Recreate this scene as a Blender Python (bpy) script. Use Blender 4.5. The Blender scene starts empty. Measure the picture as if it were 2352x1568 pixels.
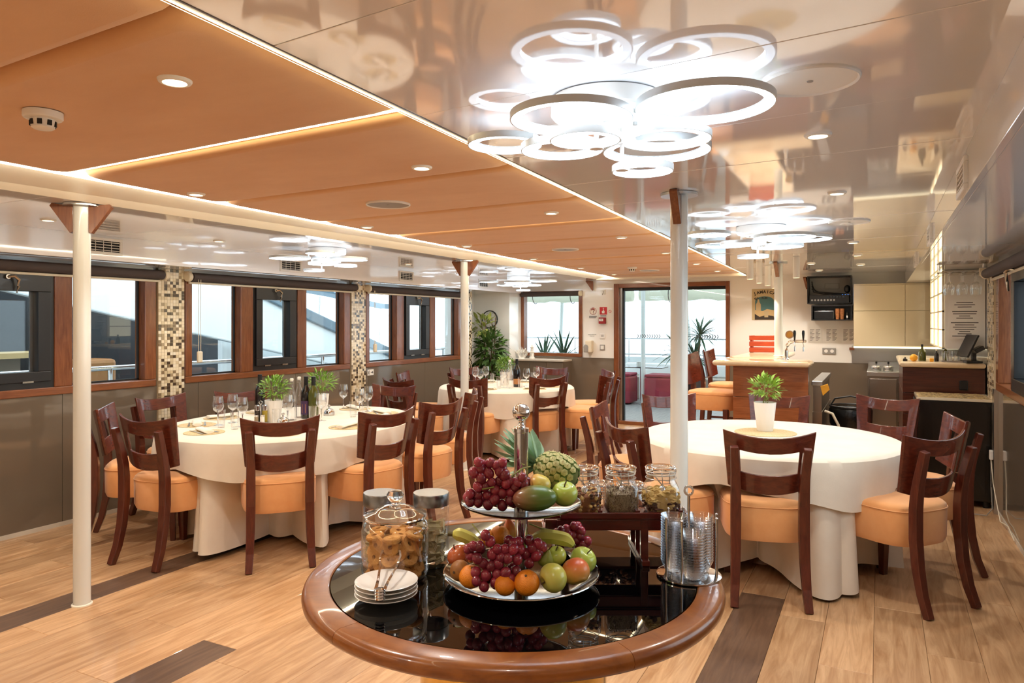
import bpy, bmesh, math, random
from mathutils import Vector, Matrix

random.seed(7)
SC = bpy.context.scene
COL = SC.collection

# ------------------------------------------------------------------ camera, world, exposure
F_PX, HORIZON, CAM_H = 1650.0, 740.0, 1.43
YAW = math.atan(844 / F_PX)
CY, SY = math.cos(YAW), math.sin(YAW)
cam_data = bpy.data.cameras.new('camera')
cam = bpy.data.objects.new('camera', cam_data)
COL.objects.link(cam)
cam.location = (0, 0, CAM_H)
cam.rotation_euler = (math.pi / 2, 0, YAW)
cam_data.sensor_fit = 'HORIZONTAL'
cam_data.sensor_width = 36
cam_data.lens = F_PX / 2352 * 36
cam_data.shift_y = -(784 - HORIZON) / 2352
cam_data.clip_start = 0.02
SC.camera = cam
world = bpy.data.worlds.new('overcast_sky')
SC.world = world
world.use_nodes = True
_bg = world.node_tree.nodes['Background']
_bg.inputs['Color'].default_value = (0.80, 0.91, 1.0, 1)
_bg.inputs['Strength'].default_value = 3.2
SC.view_settings.view_transform = 'Standard'
SC.view_settings.look = 'None'
SC.view_settings.exposure = 0.0
SC.view_settings.gamma = 1.0
SC.view_settings.use_curve_mapping = False
SC.cycles.transparent_max_bounces = 40
SC.cycles.max_bounces = 12
DOWNLIGHT_W, RING_E, STRIP_E = 36.0, 11.0, 14.0


def at_depth(u, v, d):
    """photo pixel at a given distance along the view axis -> world point"""
    l = (u - 1176) / F_PX * d
    return Vector((l * CY - d * SY, l * SY + d * CY, CAM_H + (HORIZON - v) / F_PX * d))


def at_z(u, v, z):
    return at_depth(u, v, (z - CAM_H) * F_PX / (HORIZON - v))


# ------------------------------------------------------------------ materials
def lin(c):
    return tuple(((x / 255) / 12.92 if x / 255 <= 0.04045 else ((x / 255 + 0.055) / 1.055) ** 2.4) for x in c[:3]) + (1,)


MATS = {}


def mat(name, col, rough=0.5, metal=0.0, coat=0.0, ior=1.5, emit=0.0, noise=None, bump=0.0, bscale=60.0, sheen=0.0,
        trans=0.0, rand=0.0, sub=0.0, wood=None, spec=0.5, grad=None):
    """principled material; col is sRGB 0..255; noise=(scale, second colour, xyz stretch)"""
    m = bpy.data.materials.new(name)
    m.use_nodes = True
    nt = m.node_tree
    b = nt.nodes['Principled BSDF']
    N = nt.nodes.new
    L = nt.links.new
    b.inputs['Base Color'].default_value = lin(col)
    b.inputs['Roughness'].default_value = rough
    b.inputs['Metallic'].default_value = metal
    b.inputs['IOR'].default_value = ior
    b.inputs['Specular IOR Level'].default_value = spec
    b.inputs['Coat Weight'].default_value = coat
    b.inputs['Coat Roughness'].default_value = 0.04
    b.inputs['Transmission Weight'].default_value = trans
    if sheen:
        b.inputs['Sheen Weight'].default_value = sheen
    if sub:
        b.inputs['Subsurface Weight'].default_value = sub
        b.inputs['Subsurface Scale'].default_value = 0.01
    if emit:
        b.inputs['Emission Color'].default_value = lin(col)
        b.inputs['Emission Strength'].default_value = emit
    csock = None
    tc = N('ShaderNodeTexCoord')
    oi = N('ShaderNodeObjectInfo')
    if noise:
        sc_, c2, st = noise
        mp = N('ShaderNodeMapping')
        mp.inputs['Scale'].default_value = st
        off = N('ShaderNodeVectorMath')
        off.operation = 'MULTIPLY_ADD'
        cmb = N('ShaderNodeCombineXYZ')
        for k in range(3):
            L(oi.outputs['Random'], cmb.inputs[k])
        L(cmb.outputs[0], off.inputs[0])
        off.inputs[1].default_value = (37, 53, 71)
        L(tc.outputs['Object'], off.inputs[2])
        L(off.outputs[0], mp.inputs['Vector'])
        nz = N('ShaderNodeTexNoise')
        nz.inputs['Scale'].default_value = sc_
        nz.inputs['Detail'].default_value = 6
        nz.inputs['Roughness'].default_value = 0.62
        if wood:
            nz.inputs['Distortion'].default_value = wood
        L(mp.outputs[0], nz.inputs['Vector'])
        rp = N('ShaderNodeValToRGB')
        rp.color_ramp.elements[0].position = 0.32
        rp.color_ramp.elements[1].position = 0.68
        rp.color_ramp.elements[0].color = lin(c2)
        rp.color_ramp.elements[1].color = lin(col)
        L(nz.outputs['Fac'], rp.inputs['Fac'])
        csock = rp.outputs['Color']
    if grad:
        gx = N('ShaderNodeSeparateXYZ')
        L(tc.outputs['Object'], gx.inputs[0])
        gm = N('ShaderNodeMapRange')
        gm.inputs['From Min'].default_value = grad[1]
        gm.inputs['From Max'].default_value = grad[2]
        L(gx.outputs[grad[0]], gm.inputs['Value'])
        gc = N('ShaderNodeMix')
        gc.data_type = 'RGBA'
        gc.inputs['A'].default_value = lin(grad[3])
        gc.inputs['B'].default_value = lin(col)
        L(gm.outputs[0], gc.inputs['Factor'])
        csock = gc.outputs['Result']
    if rand:
        hs = N('ShaderNodeHueSaturation')
        mr = N('ShaderNodeMapRange')
        mr.inputs['To Min'].default_value = 1 - rand
        mr.inputs['To Max'].default_value = 1 + rand
        L(oi.outputs['Random'], mr.inputs['Value'])
        L(mr.outputs[0], hs.inputs['Value'])
        if csock:
            L(csock, hs.inputs['Color'])
        else:
            hs.inputs['Color'].default_value = lin(col)
        csock = hs.outputs['Color']
    if csock:
        L(csock, b.inputs['Base Color'])
    if bump:
        nb = N('ShaderNodeTexNoise')
        nb.inputs['Scale'].default_value = bscale
        nb.inputs['Detail'].default_value = 4
        L(tc.outputs['Object'], nb.inputs['Vector'])
        bp = N('ShaderNodeBump')
        bp.inputs['Strength'].default_value = bump
        bp.inputs['Distance'].default_value = 0.01
        L(nb.outputs['Fac'], bp.inputs['Height'])
        L(bp.outputs['Normal'], b.inputs['Normal'])
    MATS[name] = m
    return m


def thin_glass(name, tint=(1, 1, 1), refl=0.06, edge=0.55, rough=0.0, power=3.0):
    """clear thin sheet: mostly lets light through, mirrors more towards grazing angles"""
    m = bpy.data.materials.new(name)
    m.use_nodes = True
    nt = m.node_tree
    nt.nodes.clear()
    N, L = nt.nodes.new, nt.links.new
    out = N('ShaderNodeOutputMaterial')
    mix = N('ShaderNodeMixShader')
    tr = N('ShaderNodeBsdfTransparent')
    tr.inputs['Color'].default_value = (*tint, 1)
    gl = N('ShaderNodeBsdfGlossy')
    gl.inputs['Roughness'].default_value = rough
    gl.inputs['Color'].default_value = (0.95, 0.97, 1, 1)
    lw = N('ShaderNodeLayerWeight')
    lw.inputs['Blend'].default_value = 0.5
    pw = N('ShaderNodeMath')
    pw.operation = 'POWER'
    pw.inputs[1].default_value = power
    ma = N('ShaderNodeMath')
    ma.operation = 'MULTIPLY_ADD'
    ma.inputs[1].default_value = edge
    ma.inputs[2].default_value = refl
    L(lw.outputs['Facing'], pw.inputs[0])
    L(pw.outputs[0], ma.inputs[0])
    L(ma.outputs[0], mix.inputs['Fac'])
    L(tr.outputs[0], mix.inputs[1])
    L(gl.outputs[0], mix.inputs[2])
    L(mix.outputs[0], out.inputs['Surface'])
    MATS[name] = m
    return m


M = MATS
mat('oak', (206, 168, 127), 0.38, noise=(3.6, (166, 124, 84), (5.5, 0.5, 1)), rand=0.13, wood=1.6, coat=0.12)
mat('dark_oak', (112, 86, 66), 0.40, noise=(4, (84, 62, 47), (8, 0.7, 1)), rand=0.06, wood=1.2, coat=0.1)
mat('subfloor', (120, 90, 62), 0.8)
mat('white_gloss', (246, 246, 247), 0.05, coat=0.5, ior=1.6, bump=0.012, bscale=1.6)
mat('white_wall', (241, 239, 233), 0.10, coat=0.5, bump=0.006, bscale=2.0)
mat('seam', (120, 112, 104), 0.5)
mat('dado', (112, 100, 86), 0.10, coat=0.55, ior=1.5)
mat('trim_pale', (205, 196, 180), 0.4)
mat('suede', (218, 174, 128), 0.85, noise=(2.2, (209, 161, 113), (1, 2.2, 1)), sheen=0.25, bump=0.08, bscale=420)
mat('cream', (248, 244, 228), 0.35)
mat('post_white', (228, 231, 226), 0.22, coat=0.35)
mat('mahogany', (138, 82, 46), 0.26, noise=(6, (110, 60, 31), (9, 9, 0.9)), coat=0.35, wood=0.8)
mat('mahogany_y', (142, 86, 48), 0.28, noise=(6, (114, 63, 33), (9, 0.9, 9)), coat=0.3, wood=0.8)
mat('mahogany_x', (142, 86, 48), 0.28, noise=(6, (114, 63, 33), (0.9, 9, 9)), coat=0.3, wood=0.8)
mat('chair_wood', (98, 42, 26), 0.30, noise=(7, (70, 26, 16), (7, 7, 1.1)), coat=0.35, wood=1.0, rand=0.06)
mat('chair_panel', (104, 44, 27), 0.27, noise=(6, (74, 28, 17), (1.3, 6, 6)), coat=0.4, wood=1.2, rand=0.06)
mat('peach', (236, 174, 114), 0.82, noise=(7, (228, 160, 98), (1, 1, 1)), sheen=0.35, bump=0.05, bscale=300, rand=0.03)
mat('linen', (238, 228, 212), 0.78, noise=(5, (230, 219, 202), (1, 1, 1)), sheen=0.1, bump=0.06, bscale=260)
mat('napkin', (238, 230, 216), 0.8, bump=0.08, bscale=160)
mat('straw', (220, 200, 158), 0.7, noise=(90, (192, 166, 118), (1, 1, 1)), bump=0.2, bscale=240)
mat('black_sash', (30, 29, 30), 0.32, coat=0.15)
mat('rubber', (18, 18, 18), 0.6)
mat('blind_fabric', (72, 62, 60), 0.75)
mat('white_plastic', (236, 234, 228), 0.35)
mat('cream_plastic', (226, 214, 188), 0.4)
mat('grey_plastic', (150, 146, 140), 0.4)
mat('black_plastic', (22, 22, 24), 0.35)
mat('black_gloss', (7, 7, 8), 0.25, coat=0.15)
mat('chrome', (225, 227, 230), 0.06, metal=1)
mat('brushed', (190, 190, 188), 0.28, metal=1)
mat('steel_panel', (158, 152, 142), 0.30, metal=1)
mat('brass', (226, 190, 110), 0.14, metal=1)
mat('nickel', (186, 178, 164), 0.22, metal=1)
mat('tray_metal', (62, 56, 48), 0.10, metal=1)
mat('lid_steel', (150, 152, 154), 0.25, metal=1)
mat('vent_dark', (20, 20, 20), 0.7)
mat('porcelain', (240, 238, 232), 0.14, coat=0.5)
mat('pot_white', (242, 240, 236), 0.35)
mat('soil', (58, 42, 30), 0.9)
mat('buffet_wood', (148, 88, 36), 0.28, noise=(5, (116, 62, 22), (2, 2, 6)), coat=0.3, wood=1.4)
mat('black_glass', (3, 3, 4), 0.012, ior=1.52)
mat('rack_wood', (98, 30, 22), 0.24, noise=(8, (72, 20, 15), (1, 6, 6)), coat=0.4)
mat('stone', (228, 208, 176), 0.18, noise=(4, (214, 186, 146), (1, 1, 1)), coat=0.4, wood=1.5)
mat('bar_board', (164, 98, 56), 0.30, noise=(4.5, (124, 68, 36), (0.8, 8, 10)), coat=0.3, wood=0.9, rand=0.16)
mat('bar_board_dark', (92, 44, 30), 0.28, noise=(4.5, (64, 28, 19), (0.8, 8, 10)), coat=0.3, wood=0.9, rand=0.10)
mat('cream_gloss', (222, 206, 172), 0.12, coat=0.5)
mat('cookie', (214, 158, 84), 0.85, noise=(30, (178, 116, 50), (1, 1, 1)), bump=0.35, bscale=170, rand=0.10)
mat('wafer', (206, 192, 150), 0.85, noise=(50, (176, 158, 112), (1, 1, 1)), bump=0.3, bscale=220, rand=0.10)
mat('wafer_cream', (226, 216, 186), 0.7)
mat('grape', (156, 52, 66), 0.22, noise=(26, (108, 28, 48), (1, 1, 1)), coat=0.35, rand=0.4)
mat('stem_green', (132, 132, 62), 0.6)
mat('stem_brown', (84, 62, 40), 0.7)
mat('green_apple', (196, 208, 96), 0.25, noise=(9, (172, 196, 78), (1, 1, 1)), coat=0.4, sub=0.1)
mat('yellow_apple', (212, 206, 104), 0.28, noise=(9, (192, 196, 84), (1, 1, 1)), coat=0.35, sub=0.1)
mat('red_apple', (160, 52, 34), 0.22, noise=(7, (196, 110, 56), (1, 1, 0.5)), coat=0.4)
mat('blush_pear', (220, 108, 62), 0.32, coat=0.25, grad=(2, -0.02, 0.024, (232, 192, 92)))
mat('peach_apple', (224, 202, 98), 0.3, coat=0.3, grad=(0, -0.022, 0.006, (226, 138, 84)))
mat('orange_peel', (240, 146, 34), 0.42, noise=(60, (232, 132, 22), (1, 1, 1)), bump=0.25, bscale=420, coat=0.15)
mat('russet', (172, 116, 50), 0.5, noise=(28, (140, 88, 36), (1, 1, 1)), bump=0.1)
mat('green_pear', (150, 158, 62), 0.45, noise=(30, (120, 128, 44), (1, 1, 1)))
mat('mango', (92, 122, 52), 0.28, coat=0.4, grad=(0, -0.045, 0.01, (142, 88, 66)), noise=None)
mat('banana', (220, 206, 100), 0.42, noise=(5, (188, 196, 88), (1, 1, 1)))
mat('banana_tip', (96, 88, 50), 0.7)
mat('pineapple_eye', (98, 124, 50), 0.6, rand=0.14)
mat('pineapple_pale', (208, 204, 142), 0.6, noise=(120, (164, 160, 92), (1, 1, 1)), rand=0.12)
mat('pineapple_core', (104, 112, 46), 0.8)
mat('pineapple_spike', (206, 192, 140), 0.7)
mat('crown_leaf', (166, 196, 158), 0.5, noise=(12, (122, 160, 118), (1, 1, 1)), rand=0.12)
mat('herb_leaf', (130, 168, 54), 0.5, rand=0.28, noise=(25, (98, 144, 40), (1, 1, 1)))
mat('bright_leaf', (142, 176, 66), 0.45, rand=0.25)
mat('variegated_leaf', (186, 188, 100), 0.45, rand=0.3, noise=(30, (110, 140, 60), (1, 1, 1)))
mat('ficus_leaf', (98, 132, 62), 0.45, rand=0.35, noise=(9, (66, 100, 42), (1, 1, 1)))
mat('yucca_leaf', (58, 92, 66), 0.4, rand=0.25)
mat('bark', (112, 90, 64), 0.85)
mat('nut', (176, 112, 60), 0.7, noise=(60, (120, 70, 36), (1, 1, 1)), rand=0.2)
mat('nut_dark', (92, 54, 34), 0.75, noise=(60, (62, 34, 22), (1, 1, 1)))
mat('banana_chip', (226, 196, 126), 0.7, noise=(40, (200, 164, 92), (1, 1, 1)))
mat('seed', (168, 150, 118), 0.6, noise=(220, (104, 88, 66), (1, 1, 1)))
mat('bottle_dark', (20, 16, 18), 0.08, coat=0.6)
mat('bottle_olive', (70, 74, 20), 0.08, coat=0.6)
mat('label_purple', (66, 40, 84), 0.5)
mat('label_tan', (176, 120, 70), 0.5)
mat('vinegar', (34, 20, 12), 0.15, coat=0.4)
mat('oil', (148, 128, 30), 0.12, coat=0.4)
mat('paper', (238, 236, 230), 0.6)
mat('ink', (60, 58, 58), 0.7)
mat('red_sign', (196, 42, 44), 0.4)
mat('red_dark', (150, 30, 34), 0.4)
mat('sign_green', (60, 130, 80), 0.5)
mat('crate_red', (190, 76, 34), 0.45, noise=(6, (160, 56, 24), (1, 8, 8)))
mat('poster_tan', (196, 176, 134), 0.6)
mat('poster_teal', (74, 120, 124), 0.6)
mat('poster_sand', (206, 178, 126), 0.6)
mat('poster_dark', (56, 46, 36), 0.6)
mat('hull_white', (244, 249, 249), 0.35)
mat('hull_dark', (30, 32, 36), 0.3)
mat('boat_grey', (120, 140, 152), 0.5)
mat('deck_teak', (176, 174, 170), 0.6, noise=(3, (146, 144, 140), (14, 0.8, 1)))
mat('burgundy', (160, 48, 68), 0.75, noise=(6, (140, 38, 56), (1, 1, 1)))
mat('sofa_beige', (186, 172, 156), 0.8)
mat('canvas', (228, 226, 206), 0.8, noise=(5, (206, 204, 182), (1, 3, 1)))
mat('pot_black', (42, 44, 46), 0.4)
mat('bin_bag', (14, 14, 15), 0.25, bump=0.5, bscale=26)
mat('coral', (240, 236, 226), 0.7)
mat('amber_lamp', (255, 236, 196), 0.4, emit=9.0)
mat('strip_warm', (255, 238, 196), 0.4, emit=STRIP_E)
mat('strip_soft', (255, 246, 222), 0.4, emit=44.0)
mat('ring_light', (228, 242, 255), 0.4, emit=RING_E)
mat('ring_top', (228, 242, 255), 0.4, emit=1.5)
mat('ring_shell', (206, 210, 210), 0.35, metal=0.3)
mat('lit_cell', (255, 246, 212), 0.4, emit=1.7)
mat('tile_pale', (220, 206, 178), 0.15, coat=0.5)
mat('grout', (196, 180, 148), 0.8)
mat('counter_top_tile', (222, 196, 140), 0.2, noise=(30, (120, 100, 76), (1, 1, 1)))
mat('skin_card', (232, 226, 214), 0.6)
mat('orange_fruit', (244, 172, 38), 0.4)
mat('blue_led', (90, 150, 255), 0.4, emit=2.0)
thin_glass('pane', (0.95, 0.985, 0.985), 0.035, 0.5)
thin_glass('clear', (0.985, 0.992, 0.992), 0.06, 0.85, power=1.9)
thin_glass('clear_bowl', (0.996, 0.998, 0.998), 0.10, 0.75, power=1.8)


def awning(name, col):
    m = bpy.data.materials.new(name)
    m.use_nodes = True
    nt = m.node_tree
    nt.nodes.clear()
    N, L = nt.nodes.new, nt.links.new
    out, mix, df, tl = N('ShaderNodeOutputMaterial'), N('ShaderNodeMixShader'), N('ShaderNodeBsdfDiffuse'), N('ShaderNodeBsdfTranslucent')
    df.inputs['Color'].default_value = lin(col)
    tl.inputs['Color'].default_value = lin(col)
    mix.inputs['Fac'].default_value = 0.6
    L(df.outputs[0], mix.inputs[1])
    L(tl.outputs[0], mix.inputs[2])
    L(mix.outputs[0], out.inputs['Surface'])
    MATS[name] = m


awning('awning', (246, 248, 248))
awning('canvas_thin', (240, 238, 224))
m_ = mat('solid_glass', (255, 255, 255), 0.0, trans=1.0, ior=1.45)


# ------------------------------------------------------------------ mesh helpers
class MB:
    def __init__(s):
        s.v, s.f, s.sm, s.mi = [], [], [], []

    def add(s, vs, fs, smooth=False, mi=0):
        o = len(s.v)
        s.v += [tuple(p) for p in vs]
        s.f += [tuple(i + o for i in f) for f in fs]
        s.sm += [smooth] * len(fs)
        s.mi += [mi] * len(fs)
        return s

    def box(s, lo, hi, mi=0, M4=None):
        x0, y0, z0 = lo
        x1, y1, z1 = hi
        vs = [Vector(p) for p in ((x0, y0, z0), (x1, y0, z0), (x1, y1, z0), (x0, y1, z0), (x0, y0, z1), (x1, y0, z1), (x1, y1, z1), (x0, y1, z1))]
        if M4 is not None:
            vs = [M4 @ p for p in vs]
        return s.add(vs, [(0, 3, 2, 1), (4, 5, 6, 7), (0, 1, 5, 4), (1, 2, 6, 5), (2, 3, 7, 6), (3, 0, 4, 7)], mi=mi)

    def lathe(s, prof, n=24, c=(0, 0, 0), mi=0, smooth=True, axis=None, a0=0.0, cap=True):
        """profile [(r, z)]; r == 0 ends close to a point"""
        cx, cy, cz = c
        vs, fs, rows = [], [], []
        for r, z in prof:
            if abs(r) < 1e-6:
                rows.append([len(vs)])
                vs.append((0, 0, z))
            else:
                rows.append(list(range(len(vs), len(vs) + n)))
                vs += [(r * math.cos(a0 + 2 * math.pi * k / n), r * math.sin(a0 + 2 * math.pi * k / n), z) for k in range(n)]
        for a, b in zip(rows, rows[1:]):
            if len(a) == 1 and len(b) == 1:
                continue
            for k in range(n):
                k2 = (k + 1) % n
                if len(a) == 1:
                    fs.append((a[0], b[k2], b[k]))
                elif len(b) == 1:
                    fs.append((a[k], a[k2], b[0]))
                else:
                    fs.append((a[k], a[k2], b[k2], b[k]))
        if axis is not None:
            q = Vector((0, 0, 1)).rotation_difference(Vector(axis).normalized())
            vs = [q @ Vector(p) for p in vs]
        vs = [(p[0] + cx, p[1] + cy, p[2] + cz) for p in vs]
        return s.add(vs, fs, smooth, mi)

    def cyl(s, p0, p1, r0, r1=None, n=16, mi=0, smooth=True):
        r1 = r0 if r1 is None else r1
        p0, p1 = Vector(p0), Vector(p1)
        h = (p1 - p0).length
        return s.lathe([(0, 0), (r0, 0), (r0, 0), (r1, h), (r1, h), (0, h)], n, p0, mi, smooth, axis=p1 - p0)

    def sweep(s, pts, prof, mi=0, smooth=True, up=(0, 0, 1), closed=False, scales=None, cap=True):
        """sweep a closed 2D profile along points"""
        pts = [Vector(p) for p in pts]
        m, n = len(pts), len(prof)
        vs, fs = [], []
        for i, p in enumerate(pts):
            if closed:
                t = (pts[(i + 1) % m] - pts[i - 1]).normalized()
            else:
                t = (pts[min(i + 1, m - 1)] - pts[max(i - 1, 0)]).normalized()
            u = Vector(up)
            if abs(t.dot(u)) > 0.98:
                u = Vector((1, 0, 0))
            a = t.cross(u).normalized()
            b = a.cross(t).normalized()
            k = scales[i] if scales else 1.0
            vs += [p + a * (x * k) + b * (y * k) for x, y in prof]
        for i in range(m if closed else m - 1):
            j = (i + 1) % m
            for k in range(n):
                k2 = (k + 1) % n
                fs.append((i * n + k, i * n + k2, j * n + k2, j * n + k))
        if not closed and cap:
            fs.append(tuple(range(n - 1, -1, -1)))
            fs.append(tuple((m - 1) * n + k for k in range(n)))
        return s.add(vs, fs, smooth, mi)

    def tube(s, pts, r, n=8, mi=0, scales=None, closed=False):
        return s.sweep(pts, [(r * math.cos(2 * math.pi * k / n), r * math.sin(2 * math.pi * k / n)) for k in range(n)], mi, True, scales=scales, closed=closed)

    def prism(s, outline, z0, z1, mi=0, M4=None):
        n = len(outline)
        vs = [Vector((x, y, z0)) for x, y in outline] + [Vector((x, y, z1)) for x, y in outline]
        if M4 is not None:
            vs = [M4 @ p for p in vs]
        fs = [tuple(range(n - 1, -1, -1)), tuple(range(n, 2 * n))]
        fs += [(k, (k + 1) % n, n + (k + 1) % n, n + k) for k in range(n)]
        return s.add(vs, fs, mi=mi)

    def loft(s, rings, mi=0, smooth=True, cap=True):
        n = len(rings[0])
        vs = [p for r in rings for p in r]
        fs = []
        for i in range(len(rings) - 1):
            for k in range(n):
                k2 = (k + 1) % n
                fs.append((i * n + k, i * n + k2, (i + 1) * n + k2, (i + 1) * n + k))
        if cap:
            fs.append(tuple(range(n - 1, -1, -1)))
            fs.append(tuple((len(rings) - 1) * n + k for k in range(n)))
        return s.add(vs, fs, smooth, mi)

    def ball(s, c, r, n=16, m=10, sc=(1, 1, 1), mi=0, rot=None):
        prof = [(math.sin(math.pi * i / m), -math.cos(math.pi * i / m)) for i in range(m + 1)]
        prof[0], prof[-1] = (0, -1), (0, 1)
        t = MB().lathe(prof, n)
        vs = [Vector((x * r * sc[0], y * r * sc[1], z * r * sc[2])) for x, y, z in t.v]
        if rot is not None:
            vs = [rot @ p for p in vs]
        return s.add([p + Vector(c) for p in vs], t.f, True, mi)

    def mesh(s, name, mats):
        me = bpy.data.meshes.new(name)
        me.from_pydata(s.v, [], s.f)
        me.polygons.foreach_set('use_smooth', s.sm)
        for m in (mats if isinstance(mats, (list, tuple)) else [mats]):
            me.materials.append(M[m] if isinstance(m, str) else m)
        if isinstance(mats, (list, tuple)):
            me.polygons.foreach_set('material_index', s.mi)
        me.update()
        if any(s.sm):
            me.set_sharp_from_angle(angle=math.radians(38))
        return me

    def build(s, name, mats, parent=None, loc=None, rz=0.0, bevel=0.0, seg=2):
        return obj(name, s.mesh(name, mats), parent, loc, rz, bevel, seg)


def obj(name, me, parent=None, loc=None, rz=0.0, bevel=0.0, seg=2):
    o = bpy.data.objects.new(name, me)
    COL.objects.link(o)
    if parent is not None:
        o.parent = parent
    if loc is not None:
        o.location = loc
    if rz:
        o.rotation_euler = (0, 0, rz)
    if bevel:
        b = o.modifiers.new('bevel', 'BEVEL')
        b.width = bevel
        b.segments = seg
        b.limit_method = 'ANGLE'
        b.harden_normals = False
    return o


def tag(o, label, cat, group=None):
    o['label'] = label
    o['category'] = cat
    if group:
        o['group'] = group
    return o


def thing(name, label, cat, loc=(0, 0, 0), rz=0.0, group=None):
    o = bpy.data.objects.new(name, None)
    o.empty_display_size = 0.05
    COL.objects.link(o)
    o.location = loc
    o.rotation_euler = (0, 0, rz)
    return tag(o, label, cat, group)


def struct(o):
    o['kind'] = 'structure'
    return o


def dup(root, loc=None, rz=None, label=None, parent=None, scale=None):
    r = root.copy()
    COL.objects.link(r)
    if parent is not None:
        r.parent = parent
    if loc is not None:
        r.location = loc
    if rz is not None:
        r.rotation_euler = (0, 0, rz)
    if label:
        r['label'] = label
    if scale:
        r.scale = (scale,) * 3
    for ch in root.children:
        dup(ch, parent=r)
    return r


def rot_to(d):
    return Vector((0, 0, 1)).rotation_difference(Vector(d).normalized()).to_matrix().to_4x4()


def text(name, body, size, mname, parent=None, loc=(0, 0, 0), rot=(0, 0, 0), align='CENTER', extrude=0.0006, space=1.0, bold=0.0):
    cu = bpy.data.curves.new(name, 'FONT')
    cu.body = body
    cu.size = size
    cu.align_x = align
    cu.align_y = 'CENTER'
    cu.extrude = extrude
    cu.offset = bold
    cu.space_character = space
    cu.resolution_u = 2
    tmp = bpy.data.objects.new(name, cu)
    COL.objects.link(tmp)
    dg = bpy.context.evaluated_depsgraph_get()
    me = bpy.data.meshes.new_from_object(tmp.evaluated_get(dg))
    bpy.data.objects.remove(tmp)
    me.materials.clear()
    me.materials.append(M[mname])
    o = obj(name, me, parent, loc)
    o.rotation_euler = rot
    return o
# ------------------------------------------------------------------ room shell
XL, XR, YB, YF = -5.13, 0.80, 9.70, -2.6      # left wall, right wall, back wall, wall behind the camera
ZC = 2.03                                     # glossy white ceiling
ZS = 1.86                                     # lower ceiling over the windows
PI = math.pi

floor = struct(MB().box((-5.6, YF, -0.06), (1.0, YB + 0.12, -0.012)).build('floor', 'subfloor'))
edges = []
x = -0.65
while x > -2.70:
    edges.append(x)
    x -= 0.206
edges = [-0.65 - 0.206 * k for k in range(10)] + [-2.71 - 0.225 * k for k in range(4)] + [-3.61, -3.81, -4.02, -4.23, -4.44, -4.65, -4.86, -5.07, -5.28, -5.45]
edges = [0.81, 0.595, 0.389, 0.183, -0.023, -0.229, -0.435] + edges
plank_meshes = {}


def plank(x0, x1, y0, y1, dark):
    w, l = round(x0 - x1, 3), round(y1 - y0, 3)
    key = (w, l, dark)
    if key not in plank_meshes:
        b = 0.0016
        hx, hy = w / 2 - 0.0006, l / 2 - 0.0006
        o1 = [(-hx, -hy), (hx, -hy), (hx, hy), (-hx, hy)]
        o2 = [(-hx + b, -hy + b), (hx - b, -hy + b), (hx - b, hy - b), (-hx + b, hy - b)]
        vs = [(*p, -0.012) for p in o1] + [(*p, -b) for p in o1] + [(*p, 0) for p in o2]
        fs = [(0, 1, 5, 4), (1, 2, 6, 5), (2, 3, 7, 6), (3, 0, 4, 7), (4, 5, 9, 8), (5, 6, 10, 9), (6, 7, 11, 10), (7, 4, 8, 11), (8, 9, 10, 11)]
        plank_meshes[key] = MB().add(vs, fs).mesh('plank', 'dark_oak' if dark else 'oak')
    obj('plank', plank_meshes[key], floor, ((x0 + x1) / 2, (y0 + y1) / 2, 0))


LEN = 1.26
for k in range(len(edges) - 1):
    x0, x1 = edges[k], edges[k + 1]
    off = (k * 0.47) % LEN
    cuts = [YF]
    y = YF + 0.2 + off
    if abs(x0 + 0.435) < 0.01:
        y = 3.95 - 5 * LEN
    if abs(x1 + 2.71) < 0.03:
        y = 2.25 - 4 * LEN
    if abs(x0 + 3.61) < 0.01:
        y = 1.1 - 3 * LEN
    while y < YB:
        if y > YF + 0.05:
            cuts.append(y)
        y += LEN
    cuts.append(YB + 0.02)
    for a, b in zip(cuts, cuts[1:]):
        m = (a + b) / 2
        dark = (abs(x0 + 0.435) < 0.01 and 1.4 < m < 3.95) or (abs(x1 + 2.71) < 0.03 and (1.0 < m < 2.25 or 6.0 < m < 7.6)) \
            or (abs(x0 + 3.61) < 0.01 and 1.1 < m < 4.9)
        plank(x0, x1, a, b, dark)


# --- mosaic pilasters: small glass tiles proud of the grout
def tile_mat():
    m = bpy.data.materials.new('mosaic')
    m.use_nodes = True
    nt = m.node_tree
    b = nt.nodes['Principled BSDF']
    g = nt.nodes.new('ShaderNodeNewGeometry')
    r = nt.nodes.new('ShaderNodeValToRGB')
    r.color_ramp.interpolation = 'CONSTANT'
    e = r.color_ramp.elements
    e[0].color = lin((236, 222, 192))
    e[1].position = 0.34
    e[1].color = lin((214, 196, 160))
    for p, c in ((0.52, (240, 230, 208)), (0.62, (136, 116, 90)), (0.74, (74, 60, 48)), (0.90, (166, 148, 118))):
        k = e.new(p)
        k.color = lin(c)
    nt.links.new(g.outputs['Random Per Island'], r.inputs['Fac'])
    nt.links.new(r.outputs['Color'], b.inputs['Base Color'])
    b.inputs['Roughness'].default_value = 0.16
    b.inputs['Coat Weight'].default_value = 0.4
    M['mosaic'] = m


tile_mat()


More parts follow.
